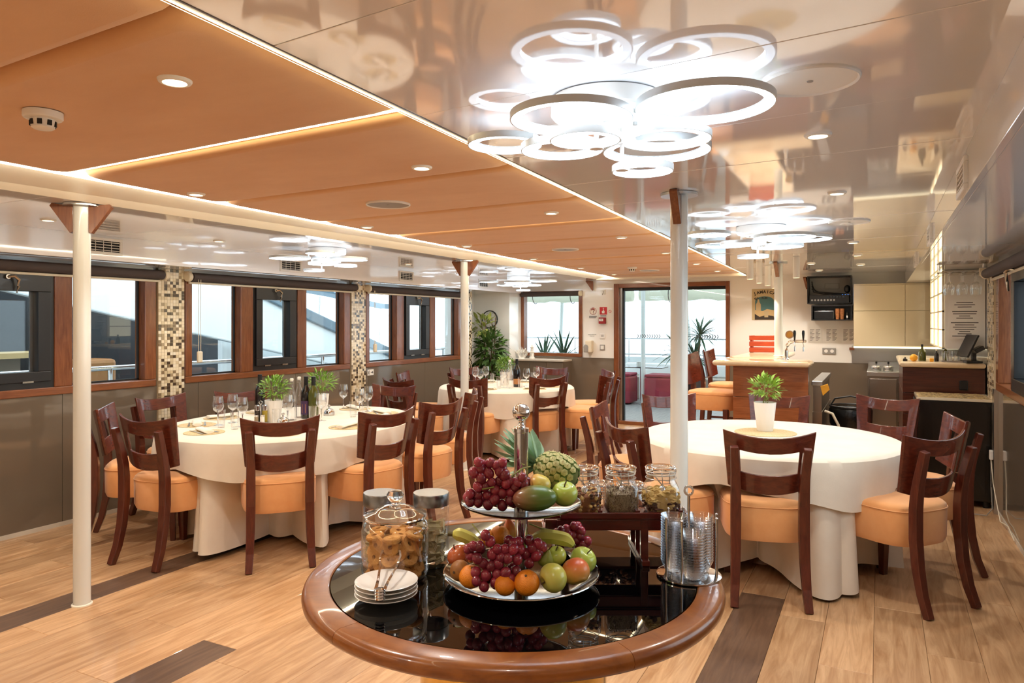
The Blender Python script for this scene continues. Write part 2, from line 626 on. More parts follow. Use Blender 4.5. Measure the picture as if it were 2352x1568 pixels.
def pilaster(name, x, y0, y1, z1, side):
    """side +1 faces +x, -1 faces -x"""
    d = 0.03 * side
    base = MB().box((min(x, x + d), y0, 0), (max(x, x + d), y1, z1)).build(name, 'grout')
    struct(base)
    t = MB()
    step, g = 0.0245, 0.0022
    ny, nz = int((y1 - y0) / step), int(z1 / step)
    for j in range(nz):
        for i in range(ny):
            a, c = y0 + (i + 0.02) * (y1 - y0) / ny, j * z1 / nz
            a2, c2 = a + (y1 - y0) / ny - g, c + z1 / nz - g
            xo, xi = x + d + 0.003 * side, x + d
            t.add([(xi, a, c), (xi, a2, c), (xi, a2, c2), (xi, a, c2), (xo, a, c), (xo, a2, c), (xo, a2, c2), (xo, a, c2)],
                  [(4, 5, 6, 7), (0, 1, 5, 4), (1, 2, 6, 5), (2, 3, 7, 6), (3, 0, 4, 7)])
    o = t.build('mosaic_tiles', 'mosaic', base)
    o['kind'] = 'stuff'
    return base


# --- left wall
PITCH = 2.345
wl = MB()
wl.box((XL - 0.12, YF, 0), (XL, 8.75, 0.93))
wl.box((XL - 0.12, YF, 1.84), (XL, 8.75, 2.2))
wl.box((XL - 0.12, YF, 0.93), (XL, 1.71, 1.84))
for k in range(3):
    y = 3.795 + PITCH * (k)
    wl.box((XL - 0.12, y, 0.93), (XL, y + 0.26 if k < 2 else 8.75, 1.84))
wall_left = struct(wl.build('wall_left', 'white_wall'))
dl = MB()
for k in range(10):
    a = YF + (8.72 - YF) / 10 * k
    dl.box((XL, a + 0.0015, 0.03), (XL + 0.012, a + (8.72 - YF) / 10 - 0.0015, 0.925))
dl.build('dado_panel', 'dado', wall_left)
struct(MB().box((XL, YF, 0), (XL + 0.016, 8.72, 0.03)).build('baseboard_left', 'trim_pale'))
for k in range(3):
    pilaster('trim_%d' % (k + 1), XL, 3.80 + PITCH * k, 4.04 + PITCH * k, ZS, 1)
# alcove with the clock, beyond the last pilaster
al = MB()
al.box((-5.52, 8.75, 0), (-5.40, 9.42, 2.2))
al.box((-5.52, 8.69, 0), (XL - 0.10, 8.77, 2.2))
al.box((-5.52, 9.30, 0), (-4.90, 9.42, 2.2))
al.box((-4.90, 9.30, 0), (-4.80, YB + 0.12, 2.2))
struct(al.build('wall_alcove', 'white_wall'))


def window(n, y0, kind):
    """window module of the left wall; y0 is its near edge"""
    root = bpy.data.objects.new('window_%d' % n, None)
    COL.objects.link(root)
    struct(root)
    W = 2.075
    xf, xb = XL + 0.022, XL - 0.10
    z0, z1 = 0.925, 1.83
    parts = [((0, z0), (W, z0 + 0.055)), ((0, z1 - 0.03), (W, z1)), ((0, z0 + 0.055), (0.065, z1 - 0.03)), ((W - 0.10, z0 + 0.055), (W, z1 - 0.03)),
             ((0.575, z0 + 0.055), (0.72, z1 - 0.03)), ((1.285, z0 + 0.055), (1.41, z1 - 0.03))]
    for (a, za), (b, zb) in parts:
        MB().box((xb, y0 + a, za), (xf, y0 + b, zb)).build('window_frame', 'mahogany' if zb - za > 0.1 else 'mahogany_y', root, bevel=0.006)
    for a, b in ((0.065, 0.575), (1.41, W - 0.10)):
        MB().box((xb + 0.03, y0 + a, z0 + 0.055), (xb + 0.036, y0 + b, z1 - 0.03)).build('pane', 'pane', root)
        g = MB()
        for q, w_ in ((a, a + 0.012), (b - 0.012, b)):
            g.box((xb + 0.036, y0 + q, z0 + 0.055), (xb + 0.05, y0 + w_, z1 - 0.03))
        g.box((xb + 0.036, y0 + a, z0 + 0.055), (xb + 0.05, y0 + b, z0 + 0.068))
        g.build('gasket', 'rubber', root)
    # black hopper sash with its own pane, lever and hinges
    s0, s1 = y0 + 0.72, y0 + 1.285
    fr = MB()
    for a, za, b, zb in ((s0, z0 + 0.05, s1, z0 + 0.10), (s0, z1 - 0.06, s1, z1 - 0.03), (s0, z0 + 0.10, s0 + 0.03, z1 - 0.06), (s1 - 0.03, z0 + 0.10, s1, z1 - 0.06)):
        fr.box((xb + 0.02, a, za), (xf - 0.01, b, zb))
    fr.build('sash_casing', 'black_sash', root)
    sa = MB()
    a0, a1, b0, b1 = s0 + 0.03, s1 - 0.03, z0 + 0.10, z1 - 0.06
    for a, za, b, zb in ((a0, b0, a1, b0 + 0.07), (a0, b1 - 0.13, a1, b1), (a0, b0 + 0.07, a0 + 0.075, b1 - 0.13), (a1 - 0.085, b0 + 0.07, a1, b1 - 0.13)):
        sa.box((xb + 0.03, a, za), (xf + 0.012, b, zb))
    sash = sa.build('sash', 'black_sash', root, bevel=0.004)
    MB().box((xb + 0.05, a0 + 0.075, b0 + 0.07), (xb + 0.056, a1 - 0.085, b1 - 0.13)).build('pane', 'pane', sash)
    MB().box((xb + 0.056, a1 - 0.105, b0 + 0.07), (xb + 0.07, a1 - 0.085, b1 - 0.13)).build('gasket', 'brushed', sash)
    yc = (a0 + a1) / 2
    h = MB()
    h.cyl((xf + 0.012, yc - 0.03, b1 - 0.04), (xf + 0.03, yc - 0.03, b1 - 0.04), 0.016, n=12)
    h.tube([(xf + 0.03, yc - 0.03, b1 - 0.04), (xf + 0.045, yc, b1 - 0.036), (xf + 0.05, yc + 0.022, b1 - 0.06), (xf + 0.04, yc + 0.026, b1 - 0.10), (xf + 0.034, yc + 0.018, b1 - 0.145)], 0.011, 8,
           scales=[0.8, 1, 1, 0.9, 0.6])
    h.build('lever_handle', 'nickel', sash)
    for dy in (-0.12, 0.10):
        MB().box((xf - 0.004, yc + dy - 0.035, z0 + 0.096), (xf + 0.016, yc + dy + 0.035, z0 + 0.108)).build('hinge', 'nickel', sash)
    return root


for k in range(3):
    window(k + 1, 1.715 + PITCH * k, k)


def blind(y0, y1, x, z, label, chain_y=None, bracket_far=True, side=1):
    t = thing('roller_blind', label, 'blind', (x, y0, z))
    L_ = y1 - y0
    b = MB()
    b.lathe([(0, 0), (0.036, 0), (0.036, 0), (0.036, L_ - 0.1), (0.036, L_ - 0.1), (0, L_ - 0.1)], 20, (0, 0.05, 0), axis=(0, 1, 0))
    b.box((-0.036 * side - 0.002, 0.05, -0.04), (-0.036 * side + 0.002, L_ - 0.05, 0.0))
    b.build('fabric_roll', 'blind_fabric', t)
    MB().box((-0.036 * side - 0.008, 0.05, -0.056), (-0.036 * side + 0.008, L_ - 0.05, -0.038)).build('hem_bar', 'cream_plastic', t, bevel=0.003)
    for yy in ((0.0, 0.045), (L_ - 0.045, L_)):
        e = MB().lathe([(0, 0), (0.034, 0), (0.04, 0.006), (0.04, 0.032), (0.034, 0.04), (0, 0.04)], 20, (0, yy[0], 0), axis=(0, 1, 0))
        e.box((-0.045, yy[0] + 0.006, -0.012), (0.02, yy[0] + 0.034, 0.045))
        e.build('end_bracket', 'cream_plastic', t)
    if chain_y is not None:
        c = MB()
        for dx in (-0.012, 0.012):
            c.tube([(0.035, chain_y + dx, -0.02), (0.035, chain_y + dx * 0.9, -0.62)], 0.0025, 6)
        c.build('chain', 'cream_plastic', t)
        MB().box((0.022, chain_y - 0.024, -0.71), (0.048, chain_y + 0.024, -0.615)).build('chain_weight', 'cream_plastic', t, bevel=0.01)
    return t


blind(1.62, 3.86, XL + 0.07, 1.805, 'dark brown roller blind rolled up over the window nearest the smoke detector', None)
blind(4.03, 6.22, XL + 0.07, 1.805, 'dark brown roller blind over the middle window with a long pull chain', 0.10)
blind(6.37, 8.52, XL + 0.07, 1.805, 'dark brown roller blind over the window beside the tall indoor tree', 0.09)

# --- back wall with window and glass door
DX0, DX1, DZ = -3.337, -1.745, 1.972
WX0, WX1, WZ0, WZ1 = -4.80, -3.818, 0.93, 1.89
wb = MB()
wb.box((-4.80, YB, 0), (WX1, YB + 0.12, WZ0))
wb.box((-4.80, YB, WZ1), (WX1, YB + 0.12, 2.2))
wb.box((WX1, YB, 0), (DX0, YB + 0.12, 2.2))
wb.box((DX0, YB, DZ), (DX1, YB + 0.12, 2.2))
wb.box((DX1, YB, 0), (XR + 0.12, YB + 0.12, 2.2))
wall_back = struct(wb.build('wall_back', 'white_wall'))
MB().box((WX1 - 0.98, YB - 0.012, 0), (DX0, YB, 0.922)).build('dado_panel', 'dado', wall_back)
MB().box((DX1, YB - 0.012, 0), (XR, YB, 0.935)).build('dado_panel', 'dado', wall_back)
# wooden framed fixed window over the sideboard
w4 = bpy.data.objects.new('window_4', None)
COL.objects.link(w4)
struct(w4)
for a, b in (((WX0, WZ0), (WX1, WZ0 + 0.05)), ((WX0, WZ1 - 0.035), (WX1, WZ1)), ((WX0, WZ0 + 0.05), (WX0 + 0.05, WZ1 - 0.035)), ((WX1 - 0.055, WZ0 + 0.05), (WX1, WZ1 - 0.035))):
    MB().box((a[0], YB - 0.02, a[1]), (b[0], YB + 0.10, b[1])).build('window_frame', 'mahogany' if b[1] - a[1] > 0.1 else 'mahogany_x', w4, bevel=0.005)
MB().box((WX0 + 0.05, YB + 0.06, WZ0 + 0.05), (WX1 - 0.055, YB + 0.066, WZ1 - 0.035)).build('pane', 'pane', w4)
tb = thing('roller_blind', 'dark roller blind rolled up above the window over the sideboard', 'blind', (WX0 - 0.0, YB - 0.06, 1.845))
MB().lathe([(0, 0), (0.035, 0), (0.035, 0), (0.035, 0.93), (0.035, 0.93), (0, 0.93)], 18, (0.02, 0, 0), axis=(1, 0, 0)).build('fabric_roll', 'blind_fabric', tb)
MB().lathe([(0, 0), (0.04, 0), (0.04, 0.03), (0, 0.03)], 18, (0.955, 0, 0), axis=(1, 0, 0), smooth=False).build('end_bracket', 'cream_plastic', tb)
# door: wide wooden casing, steel edge, one big pane with arrow stickers
d1 = bpy.data.objects.new('door_1', None)
COL.objects.link(d1)
struct(d1)
for a, b in (((DX0, 0), (DX0 + 0.075, DZ)), ((DX1 - 0.055, 0), (DX1, DZ)), ((DX0 + 0.075, DZ - 0.06), (DX1 - 0.055, DZ)), ((DX0 + 0.075, 0), (DX1 - 0.055, 0.05))):
    MB().box((a[0], YB - 0.03, a[1]), (b[0], YB + 0.12, b[1])).build('door_casing', 'mahogany' if b[1] - a[1] > 0.5 else 'mahogany_x', d1, bevel=0.006)
MB().box((DX0 + 0.075, YB + 0.02, 0.05), (DX0 + 0.11, YB + 0.06, DZ - 0.06)).build('steel_jamb', 'brushed', d1)
MB().box((DX0 + 0.11, YB + 0.02, 0.05), (DX0 + 0.135, YB + 0.08, DZ - 0.06)).build('gasket', 'rubber', d1)
MB().box((DX0 + 0.11, YB + 0.02, DZ - 0.10), (DX1 - 0.055, YB + 0.08, DZ - 0.06)).build('gasket', 'rubber', d1)
MB().box((DX0 + 0.135, YB + 0.045, 0.05), (DX1 - 0.055, YB + 0.051, DZ - 0.10)).build('pane', 'pane', d1)
for grp, (xa, n) in enumerate(((-3.02, 10), (-2.20, 9))):
    for i in range(n):
        q = MB()
        w, h_, t_ = 0.018, 0.025, 0.012
        q.add([(0, 0, h_), (t_, 0, h_), (w + t_, 0, 0), (t_, 0, -h_), (0, 0, -h_), (w, 0, 0)], [(0, 1, 2, 5), (5, 2, 3, 4)])
        q.build('arrow_sticker', 'ink', d1, (xa + i * 0.034, YB + 0.043, 1.238))

# --- right wall
wr = MB()
wr.box((XR, YF, 0), (XR + 0.14, YB + 0.12, 0.93))
wr.box((XR, YF, 1.84), (XR + 0.14, YB + 0.12, 2.2))
wr.box((XR, 6.37, 0.93), (XR + 0.14, YB + 0.12, 1.84))
wr.box((XR, YF, 0.93), (XR + 0.14, 1.7, 1.84))
wall_right = struct(wr.build('wall_right', 'white_wall'))
MB().box((XR - 0.012, YF, 0.03), (XR, 6.40, 0.925)).build('dado_panel', 'dado', wall_right)
struct(MB().box((XR - 0.016, YF, 0), (XR, 6.40, 0.03)).build('baseboard_right', 'trim_pale'))
pilaster('trim_4', XR, 6.50, 6.84, ZS, -1)
struct(MB().box((XR - 0.04, 6.40, 0), (XR, 6.49, 0.93)).build('trim_5', 'brushed'))
w5 = bpy.data.objects.new('window_5', None)
COL.objects.link(w5)
struct(w5)
xi, xo = XR - 0.03, XR + 0.13
for a, b in (((1.7, 0.925), (6.40, 0.985)), ((1.7, 1.80), (6.40, 1.84)), ((6.27, 0.985), (6.40, 1.80)), ((5.62, 0.985), (5.72, 1.80)), ((3.6, 0.985), (3.8, 1.80)), ((1.7, 0.985), (1.8, 1.80))):
    MB().box((xi, a[0], a[1]), (xo, b[0], b[1])).build('window_frame', 'mahogany' if b[1] - a[1] > 0.1 else 'mahogany_y', w5, bevel=0.006)
MB().box((XR + 0.05, 5.72, 0.985), (XR + 0.056, 6.27, 1.80)).build('pane', 'pane', w5)
sa = MB()
for a, za, b, zb in ((4.6, 0.985, 5.62, 1.07), (4.6, 1.69, 5.62, 1.80), (5.52, 1.07, 5.62, 1.69), (4.6, 1.07, 4.7, 1.69)):
    sa.box((xi - 0.01, a, za), (xo - 0.03, b, zb))
sash = sa.build('sash', 'black_sash', w5, bevel=0.004)
MB().box((XR + 0.05, 4.7, 1.07), (XR + 0.056, 5.52, 1.69)).build('pane', 'pane', sash)
MB().tube([(xi - 0.01, 5.50, 1.765), (xi - 0.04, 5.52, 1.77), (xi - 0.05, 5.555, 1.75), (xi - 0.04, 5.56, 1.69), (xi - 0.035, 5.545, 1.63)], 0.011, 8, scales=[0.8, 1, 1, 0.9, 0.6]).build('lever_handle', 'nickel', sash)
MB().box((XR + 0.05, 1.8, 0.985), (XR + 0.056, 4.6, 1.80)).build('pane', 'pane', w5)
blind(3.2, 6.55, XR - 0.075, 1.80, 'dark roller blind with pale hem over the window beside the bar fridge', None, side=-1)
# wall behind the camera
struct(MB().box((-5.6, YF - 0.12, 0), (1.0, YF, 2.2)).build('wall_front', 'white_wall'))

# --- ceilings: glossy white strips with seams, suede panels in the middle, lit coves
LX0, LX1 = -4.77, -3.50                       # left strip
def xr_edge(y):
    return -1.20 - 0.038 * (y - 0.9)
def xl_edge(y):
    return -3.06 - 0.032 * (y - 1.5)
ceiling = struct(MB().box((-5.6, YF, 2.17), (1.0, YB + 0.12, 2.21)).build('ceiling', 'cream'))
# right strip panels (skewed joints)
ys = [YF] + [1.66 + 0.585 * k for k in range(-6, 14)] + [YB]
for a, b in zip(ys, ys[1:]):
    def sk(x, y):
        return y - 0.11 * (x + 0.45) if YF < y < YB else y
    x0a, x0b = xr_edge(a) + 0.035, xr_edge(b) + 0.035
    o_ = [(x0a, sk(x0a, a) + 0.0012), (0.27, sk(0.27, a) + 0.0012), (0.27, sk(0.27, b) - 0.0012), (x0b, sk(x0b, b) - 0.0012)]
    cp_ = MB().prism(o_, ZC, ZC + 0.02)
    ta, tb_, xm, ym = random.uniform(-0.003, 0.003), random.uniform(-0.004, 0.004), -0.5, (a + b) / 2
    cp_.v = [(x_, y_, z_ + ta * (x_ - xm) + tb_ * (y_ - ym)) for x_, y_, z_ in cp_.v]
    cp_.build('ceiling_panel', 'white_gloss', ceiling, bevel=0.0012)
MB().prism([(xr_edge(YF) + 0.036, YF), (0.30, YF), (0.30, YB), (xr_edge(YB) + 0.036, YB)], ZC + 0.021, ZC + 0.03).build('ceiling_backing', 'seam', ceiling)
ys = [YF] + [2.05 + 1.1 * k for k in range(-3, 7)] + [YB]
for a, b in zip(ys, ys[1:]):
    MB().box((LX0, a + 0.0012, ZC), (LX1, b - 0.0012, ZC + 0.02)).build('ceiling_panel', 'white_gloss', ceiling, bevel=0.0012)
MB().box((LX0, YF, ZC + 0.02), (LX1, YB, ZC + 0.03)).build('ceiling_backing', 'seam', ceiling)
# soffits with lower ceilings over the windows
sl = MB()
sl.box((LX0 - 0.02, YF, ZS), (LX0, YB, ZC + 0.02)).box((-5.5, YF, ZS), (LX0 - 0.02, YB, ZS + 0.02))
struct(sl.build('ceiling_soffit_left', 'white_gloss', bevel=0.002))
sr = MB()
sr.box((0.27, YF, ZS + 0.02), (0.29, YB, ZC + 0.02)).box((0.29, YF, ZS + 0.02), (XR + 0.02, YB, ZS + 0.04))
struct(sr.build('ceiling_soffit_right', 'white_gloss', bevel=0.002))
# strip across the back, behind the suede panels
MB().box((LX1, 9.42, ZC - 0.01), (xr_edge(9.5) + 0.03, YB, ZC + 0.03)).build('cove_beam', 'cream', ceiling)
# left cove: pale sloping board lit from the panel edge
cb = MB()
cb.add([(LX1, YF, ZC - 0.005), (LX1, YB, ZC - 0.005), (xl_edge(YB) + 0.04, YB, 2.085), (xl_edge(YF) + 0.04, YF, 2.085),
        (LX1, YF, 2.12), (LX1, YB, 2.12), (xl_edge(YB) + 0.04, YB, 2.12), (xl_edge(YF) + 0.04, YF, 2.12)],
       [(0, 1, 2, 3), (4, 7, 6, 5), (0, 4, 5, 1), (2, 6, 7, 3), (1, 5, 6, 2), (0, 3, 7, 4)])
cb.build('cove_board', 'cream', ceiling)
MB().add([(xl_edge(YF) - 0.006, YF, 2.054), (xl_edge(YB) - 0.006, YB, 2.054), (xl_edge(YB) - 0.006, YB, 2.072), (xl_edge(YF) - 0.006, YF, 2.072)], [(0, 3, 2, 1)]).build('cove_light_strip', 'strip_soft', ceiling)
# right cove: narrow slot with a bright strip and a metal edge
MB().add([(xr_edge(YF) + 0.002, YF, 2.034), (xr_edge(YF) + 0.019, YF, 2.024), (xr_edge(YB) + 0.019, YB, 2.024), (xr_edge(YB) + 0.002, YB, 2.034)], [(0, 3, 2, 1)]).build('cove_light_strip', 'strip_warm', ceiling)
MB().add([(xr_edge(YF) + 0.020, YF, 2.028), (xr_edge(YF) + 0.036, YF, 2.028), (xr_edge(YB) + 0.036, YB, 2.028), (xr_edge(YB) + 0.020, YB, 2.028),
          (xr_edge(YF) + 0.020, YF, 2.09), (xr_edge(YF) + 0.036, YF, 2.09), (xr_edge(YB) + 0.036, YB, 2.09), (xr_edge(YB) + 0.020, YB, 2.09)],
         [(0, 3, 2, 1), (0, 4, 7, 3), (1, 2, 6, 5)]).build('cove_edge_trim', 'brushed', ceiling)
MB().add([(xl_edge(YB) - 0.02, 9.40, 2.078), (xr_edge(YB), 9.40, 2.078), (xr_edge(YB), 9.43, 2.078), (xl_edge(YB) - 0.02, 9.43, 2.078)], [(0, 3, 2, 1)]).build('cove_light_strip', 'strip_soft', ceiling)


def suede_panel(y0, y1):
    """upholstered ceiling panel: flat face whose edges roll upwards, rounded corners"""
    def skew(x):
        return -0.055 * (x + 1.2)
    hx0, hx1 = xl_edge((y0 + y1) / 2), xr_edge((y0 + y1) / 2)
    rings = []
    for ins, z in ((0.0, 2.115), (0.0, 2.092), (0.008, 2.072), (0.025, 2.058), (0.05, 2.050), (0.08, 2.048)):
        r = 0.055
        ring = []
        ax0, ax1, ay0, ay1 = hx0 + ins, hx1 - ins, y0 + ins * 0.55, y1 - ins * 0.55
        for cx, cy_, a0 in ((ax1 - r, ay1 - r, 0), (ax0 + r, ay1 - r, PI / 2), (ax0 + r, ay0 + r, PI), (ax1 - r, ay0 + r, 1.5 * PI)):
            for k in range(5):
                a = a0 + PI / 2 * k / 4
                px, py = cx + r * math.cos(a), cy_ + r * math.sin(a)
                ring.append((px + (xr_edge(py) - xr_edge((y0 + y1) / 2)), py + skew(px), z))
        rings.append(ring)
    b = MB().loft(rings[::-1], cap=False)
    n = len(rings[0])
    b.add(rings[-1], [tuple(range(n))][::-1])
    b.f[-1] = b.f[-1][::-1]
    return b.build('suede_panel', 'suede', ceiling)


yb = 1.765 - 0.785 * 5
slots = []
k = -5
while yb < 9.3:
    gap0 = 0.055 if k % 3 == 0 else 0.008
    gap1 = 0.055 if (k + 1) % 3 == 0 else 0.008
    suede_panel(yb + gap0 / 2, min(yb + 0.785, 9.40) - gap1 / 2)
    if k % 3 == 0:
        slots.append(yb)
    yb += 0.785
    k += 1
for y in slots:
    def sy_(x):
        return -0.055 * (x + 1.2)
    xa, xb_ = xl_edge(y) + 0.02, xr_edge(y) - 0.03
    MB().add([(xa, y + 0.004 + sy_(xa), 2.075), (xb_, y + 0.004 + sy_(xb_), 2.075), (xb_, y + 0.026 + sy_(xb_), 2.075), (xa, y + 0.026 + sy_(xa), 2.075)], [(0, 3, 2, 1)]).build('slot_light_strip', 'strip_warm', ceiling)
    MB().add([(xa, y - 0.028 + sy_(xa), 2.074), (xb_, y - 0.028 + sy_(xb_), 2.074), (xb_, y - 0.004 + sy_(xb_), 2.074), (xa, y - 0.004 + sy_(xa), 2.074)], [(0, 3, 2, 1)]).build('slot_channel', 'nickel', ceiling)
# ------------------------------------------------------------------ posts
def post(x, y, label, z0=0.0, brackets=((0, 1),), z1=ZC, wall=False):
    t = thing('support_post', label, 'post', (x, y, z0))
    h = z1 - z0
    if not wall:
        MB().cyl((0, 0, 0), (0, 0, h), 0.040, n=28).build('shaft', 'post_white', t)
        MB().lathe([(0, 0), (0.048, 0), (0.048, 0.006), (0.041, 0.010)], 28).build('foot_ring', 'cream', t)
        MB().lathe([(0, h - 0.014), (0.085, h - 0.014), (0.085, h - 0.002), (0, h - 0.002)], 28, smooth=False).build('top_plate', 'brushed', t)
    for dx, dy in brackets:
        b = MB()
        n = Vector((dx, dy, 0)).normalized()
        s_ = Vector((-n.y, n.x, 0)) * 0.018
        pts = [n * 0.036 + Vector((0, 0, h - 0.145)), n * 0.036 + Vector((0, 0, h - 0.014)), n * 0.135 + Vector((0, 0, h - 0.001)), n * 0.145 + Vector((0, 0, h - 0.014)), n * 0.05 + Vector((0, 0, h - 0.15))]
        vs = [p - s_ for p in pts] + [p + s_ for p in pts]
        b.add(vs, [(0, 1, 2, 3, 4), (9, 8, 7, 6, 5)] + [(k, 5 + k, 5 + (k + 1) % 5, (k + 1) % 5) for k in range(5)])
        b.build('bracket', 'mahogany', t, bevel=0.002)
    return t


post(-3.60, 2.25, 'slim white round post standing near the window with the smoke detector above', brackets=((-0.8, -0.6), (0.8, 0.6)))
post(-3.58, 5.99, 'slim white round post standing between the two set dining tables', brackets=((-1, 0.1), (1, 0.2)))
post(-0.83, 3.33, 'white round post standing in front of the bare table with one plant', brackets=((0.06, -1),))
post(-0.90, 7.62, 'white round post rising from the bar counter beside the beer tap', z0=1.092, brackets=((-0.1, -1),))
post(-3.60, 9.66, 'short wooden ceiling bracket at the wall above the sideboard window', brackets=((-1, -0.2),), wall=True)
post(-0.78, 9.64, 'short wooden ceiling bracket on the wall left of the sound equipment', brackets=((-0.3, -1),), wall=True, z1=1.99)


# ------------------------------------------------------------------ round ceiling fixtures
def downlight(x, y, z, label, group, energy=1.0, col=(1.0, 0.90, 0.79)):
    t = thing('downlight', label, 'downlight', (x, y, z), group=group)
    MB().lathe([(0.0295, 0.0), (0.0295, -0.0065), (0.0325, -0.0075), (0.039, -0.005), (0.042, 0.0), (0.042, 0.008)], 24).build('trim_ring', 'white_plastic', t)
    MB().lathe([(0, 0.0), (0.030, 0.0)], 24).build('lens', 'amber_lamp', t)
    l = bpy.data.lights.new('bulb', 'SPOT')
    l.energy = DOWNLIGHT_W * energy
    l.color = col
    l.spot_size = math.radians(125)
    l.spot_blend = 0.6
    l.shadow_soft_size = 0.03
    lo = bpy.data.objects.new('bulb', l)
    COL.objects.link(lo)
    lo.parent = t
    lo.location = (0, 0, -0.012)
    return t


ZO = 2.046
for y in (-1.35, -0.1, 1.24, 2.38, 3.70, 5.0, 6.3, 7.6, 8.8):  # rows behind the camera are unseen, added to light the foreground
    for x in (-1.60, -2.90):
        if x == -2.90 and abs(y - 1.24) < 0.1:
            continue
        downlight(x - 0.035 * (y - 1.2) * 0.5, y, ZO, 'round warm downlight recessed in the orange suede ceiling', 'downlights in the suede ceiling')
for y in (-1.2, 0.2, 1.33, 2.487, 3.64, 4.8, 5.95, 7.1, 8.3):  # first one sits unseen behind the camera, added as foreground light
    if abs(y - 1.33) < 0.1:
        continue
    downlight(-0.175, y, ZC - 0.002, 'round downlight recessed in the glossy white ceiling along the bar side', 'downlights on the bar side', 0.9)
for x, y in ((-0.62, 7.9), (-0.62, 9.0), (-1.30, 9.1)):
    downlight(x, y, ZC - 0.002, 'round downlight in the glossy ceiling between the bar and the price lists', 'downlights behind the bar', 0.9)
for y in (0.2, 1.3, 2.5, 3.72, 6.1, 7.3, 9.15):  # the farthest one is added to brighten the dim clock alcove
    downlight(-4.32, y, ZC - 0.002, 'round downlight recessed in the glossy white ceiling along the windows', 'downlights on the window side', 0.9)


def speaker(x, y, z, r, label):
    t = thing('ceiling_speaker', label, 'speaker', (x, y, z))
    MB().lathe([(r * 0.93, -0.004), (r * 0.97, -0.009), (r, -0.005), (r, 0.004)], 40).build('rim', 'white_plastic', t)
    MB().lathe([(0, -0.004), (r * 0.93, -0.004)], 40).build('grille', 'grey_plastic' if z > ZC + 0.01 else 'white_plastic', t)
    MB().lathe([(0, -0.007), (r * 0.06, -0.006), (r * 0.07, -0.004)], 12).build('badge', 'grey_plastic', t)


speaker(-0.153, 1.918, ZC, 0.115, 'round white ceiling speaker beside the big ring lamp on the glossy ceiling')
speaker(-0.16, 4.72, ZC, 0.115, 'round white ceiling speaker on the glossy ceiling above the bare table')
speaker(-2.28, 3.04, ZO, 0.115, 'round grey speaker in the suede ceiling nearer the smoke alarm by the light slot')
speaker(-2.36, 5.60, ZO, 0.115, 'round grey speaker halfway along the suede ceiling between two light slots')
speaker(-2.42, 8.30, ZO, 0.115, 'round grey speaker in the suede ceiling close to the glass door')


def smoke_detector(x, y, z, label):
    t = thing('smoke_detector', label, 'smoke detector', (x, y, z))
    MB().lathe([(0.052, 0.0), (0.052, -0.016), (0.049, -0.020), (0.040, -0.022), (0, -0.022)], 28).build('base', 'white_plastic', t)
    MB().lathe([(0.034, -0.020), (0.030, -0.046), (0.024, -0.050), (0, -0.050)], 24).build('sensor_cap', 'white_plastic', t)
    for k in range(8):
        a = k * PI / 4
        MB().box((0.029, -0.006, -0.041), (0.0345, 0.006, -0.026), M4=Matrix.Rotation(a, 4, 'Z')).build('slot', 'vent_dark', t)


smoke_detector(-2.185, 1.25, ZO, 'white smoke detector on the suede ceiling panel before the first light slot')
smoke_detector(-2.45, 7.73, ZO, 'white smoke detector on the suede ceiling near the glass door')


# ------------------------------------------------------------------ soffit vents
def vent(x, y, z, label, w=0.27, h=0.115, side=1):
    t = thing('air_vent', label, 'vent', (x, y, z))
    fr = MB()
    b = 0.020
    for a0, c0, a1, c1 in ((-w / 2, -h / 2, w / 2, -h / 2 + b), (-w / 2, h / 2 - b, w / 2, h / 2), (-w / 2, -h / 2 + b, -w / 2 + b, h / 2 - b), (w / 2 - b, -h / 2 + b, w / 2, h / 2 - b)):
        fr.box((-0.001 * side if side > 0 else -0.014, a0, c0), (0.014 if side > 0 else 0.001, a1, c1))
    fr.build('frame', 'white_plastic', t, bevel=0.003)
    MB().box((0.0008 * side if side > 0 else -0.002, -w / 2 + b, -h / 2 + b), (0.002 if side > 0 else -0.0008, w / 2 - b, h / 2 - b)).build('duct_opening', 'vent_dark', t)
    for k in range(4):
        zz = -h / 2 + b + (h - 2 * b) * (k + 0.5) / 4
        MB().box((0.003 * side if side > 0 else -0.011, -w / 2 + b, zz - 0.0022), (0.011 if side > 0 else -0.003, w / 2 - b, zz + 0.0022)).build('louvre', 'white_plastic', t)
    for k in range(3):
        yy = -w / 2 + b + (w - 2 * b) * (k + 1) / 4
        MB().box((0.001 * side if side > 0 else -0.004, yy - 0.002, -h / 2 + b), (0.004 if side > 0 else -0.001, yy + 0.002, h / 2 - b)).build('divider', 'white_plastic', t)


vent(LX0, 3.13, 1.955, 'white louvred air vent above the window by the slim post')
vent(LX0, 4.90, 1.945, 'white louvred air vent half hidden behind the ring lamp over the middle window')
vent(LX0, 6.69, 1.950, 'white louvred air vent above the window beside the second pilaster')
vent(LX0, 8.47, 1.950, 'white louvred air vent behind the ring lamp by the clock')
vent(0.27, 3.03, 1.945, 'white louvred air vent on the bar side close to the downlight', side=-1)
vent(0.27, 4.90, 1.945, 'white louvred air vent on the bar side above the bare table', side=-1)
vent(0.27, 6.80, 1.945, 'white louvred air vent on the bar side before the cream cupboard', side=-1)


# ------------------------------------------------------------------ ring chandeliers
def ring_mesh(R, w=0.026, h=0.018):
    n = 48
    sh = MB()
    sh.lathe([(R - w, h), (R, h), (R, 0.0), (R - 0.003, 0.0), (R - 0.003, h - 0.003), (R - w, h - 0.003), (R - w, h)], n)
    li = MB().lathe([(R - w, h - 0.0035), (R - w, 0.001), (R - 0.0035, 0.001)], n)
    return sh, li


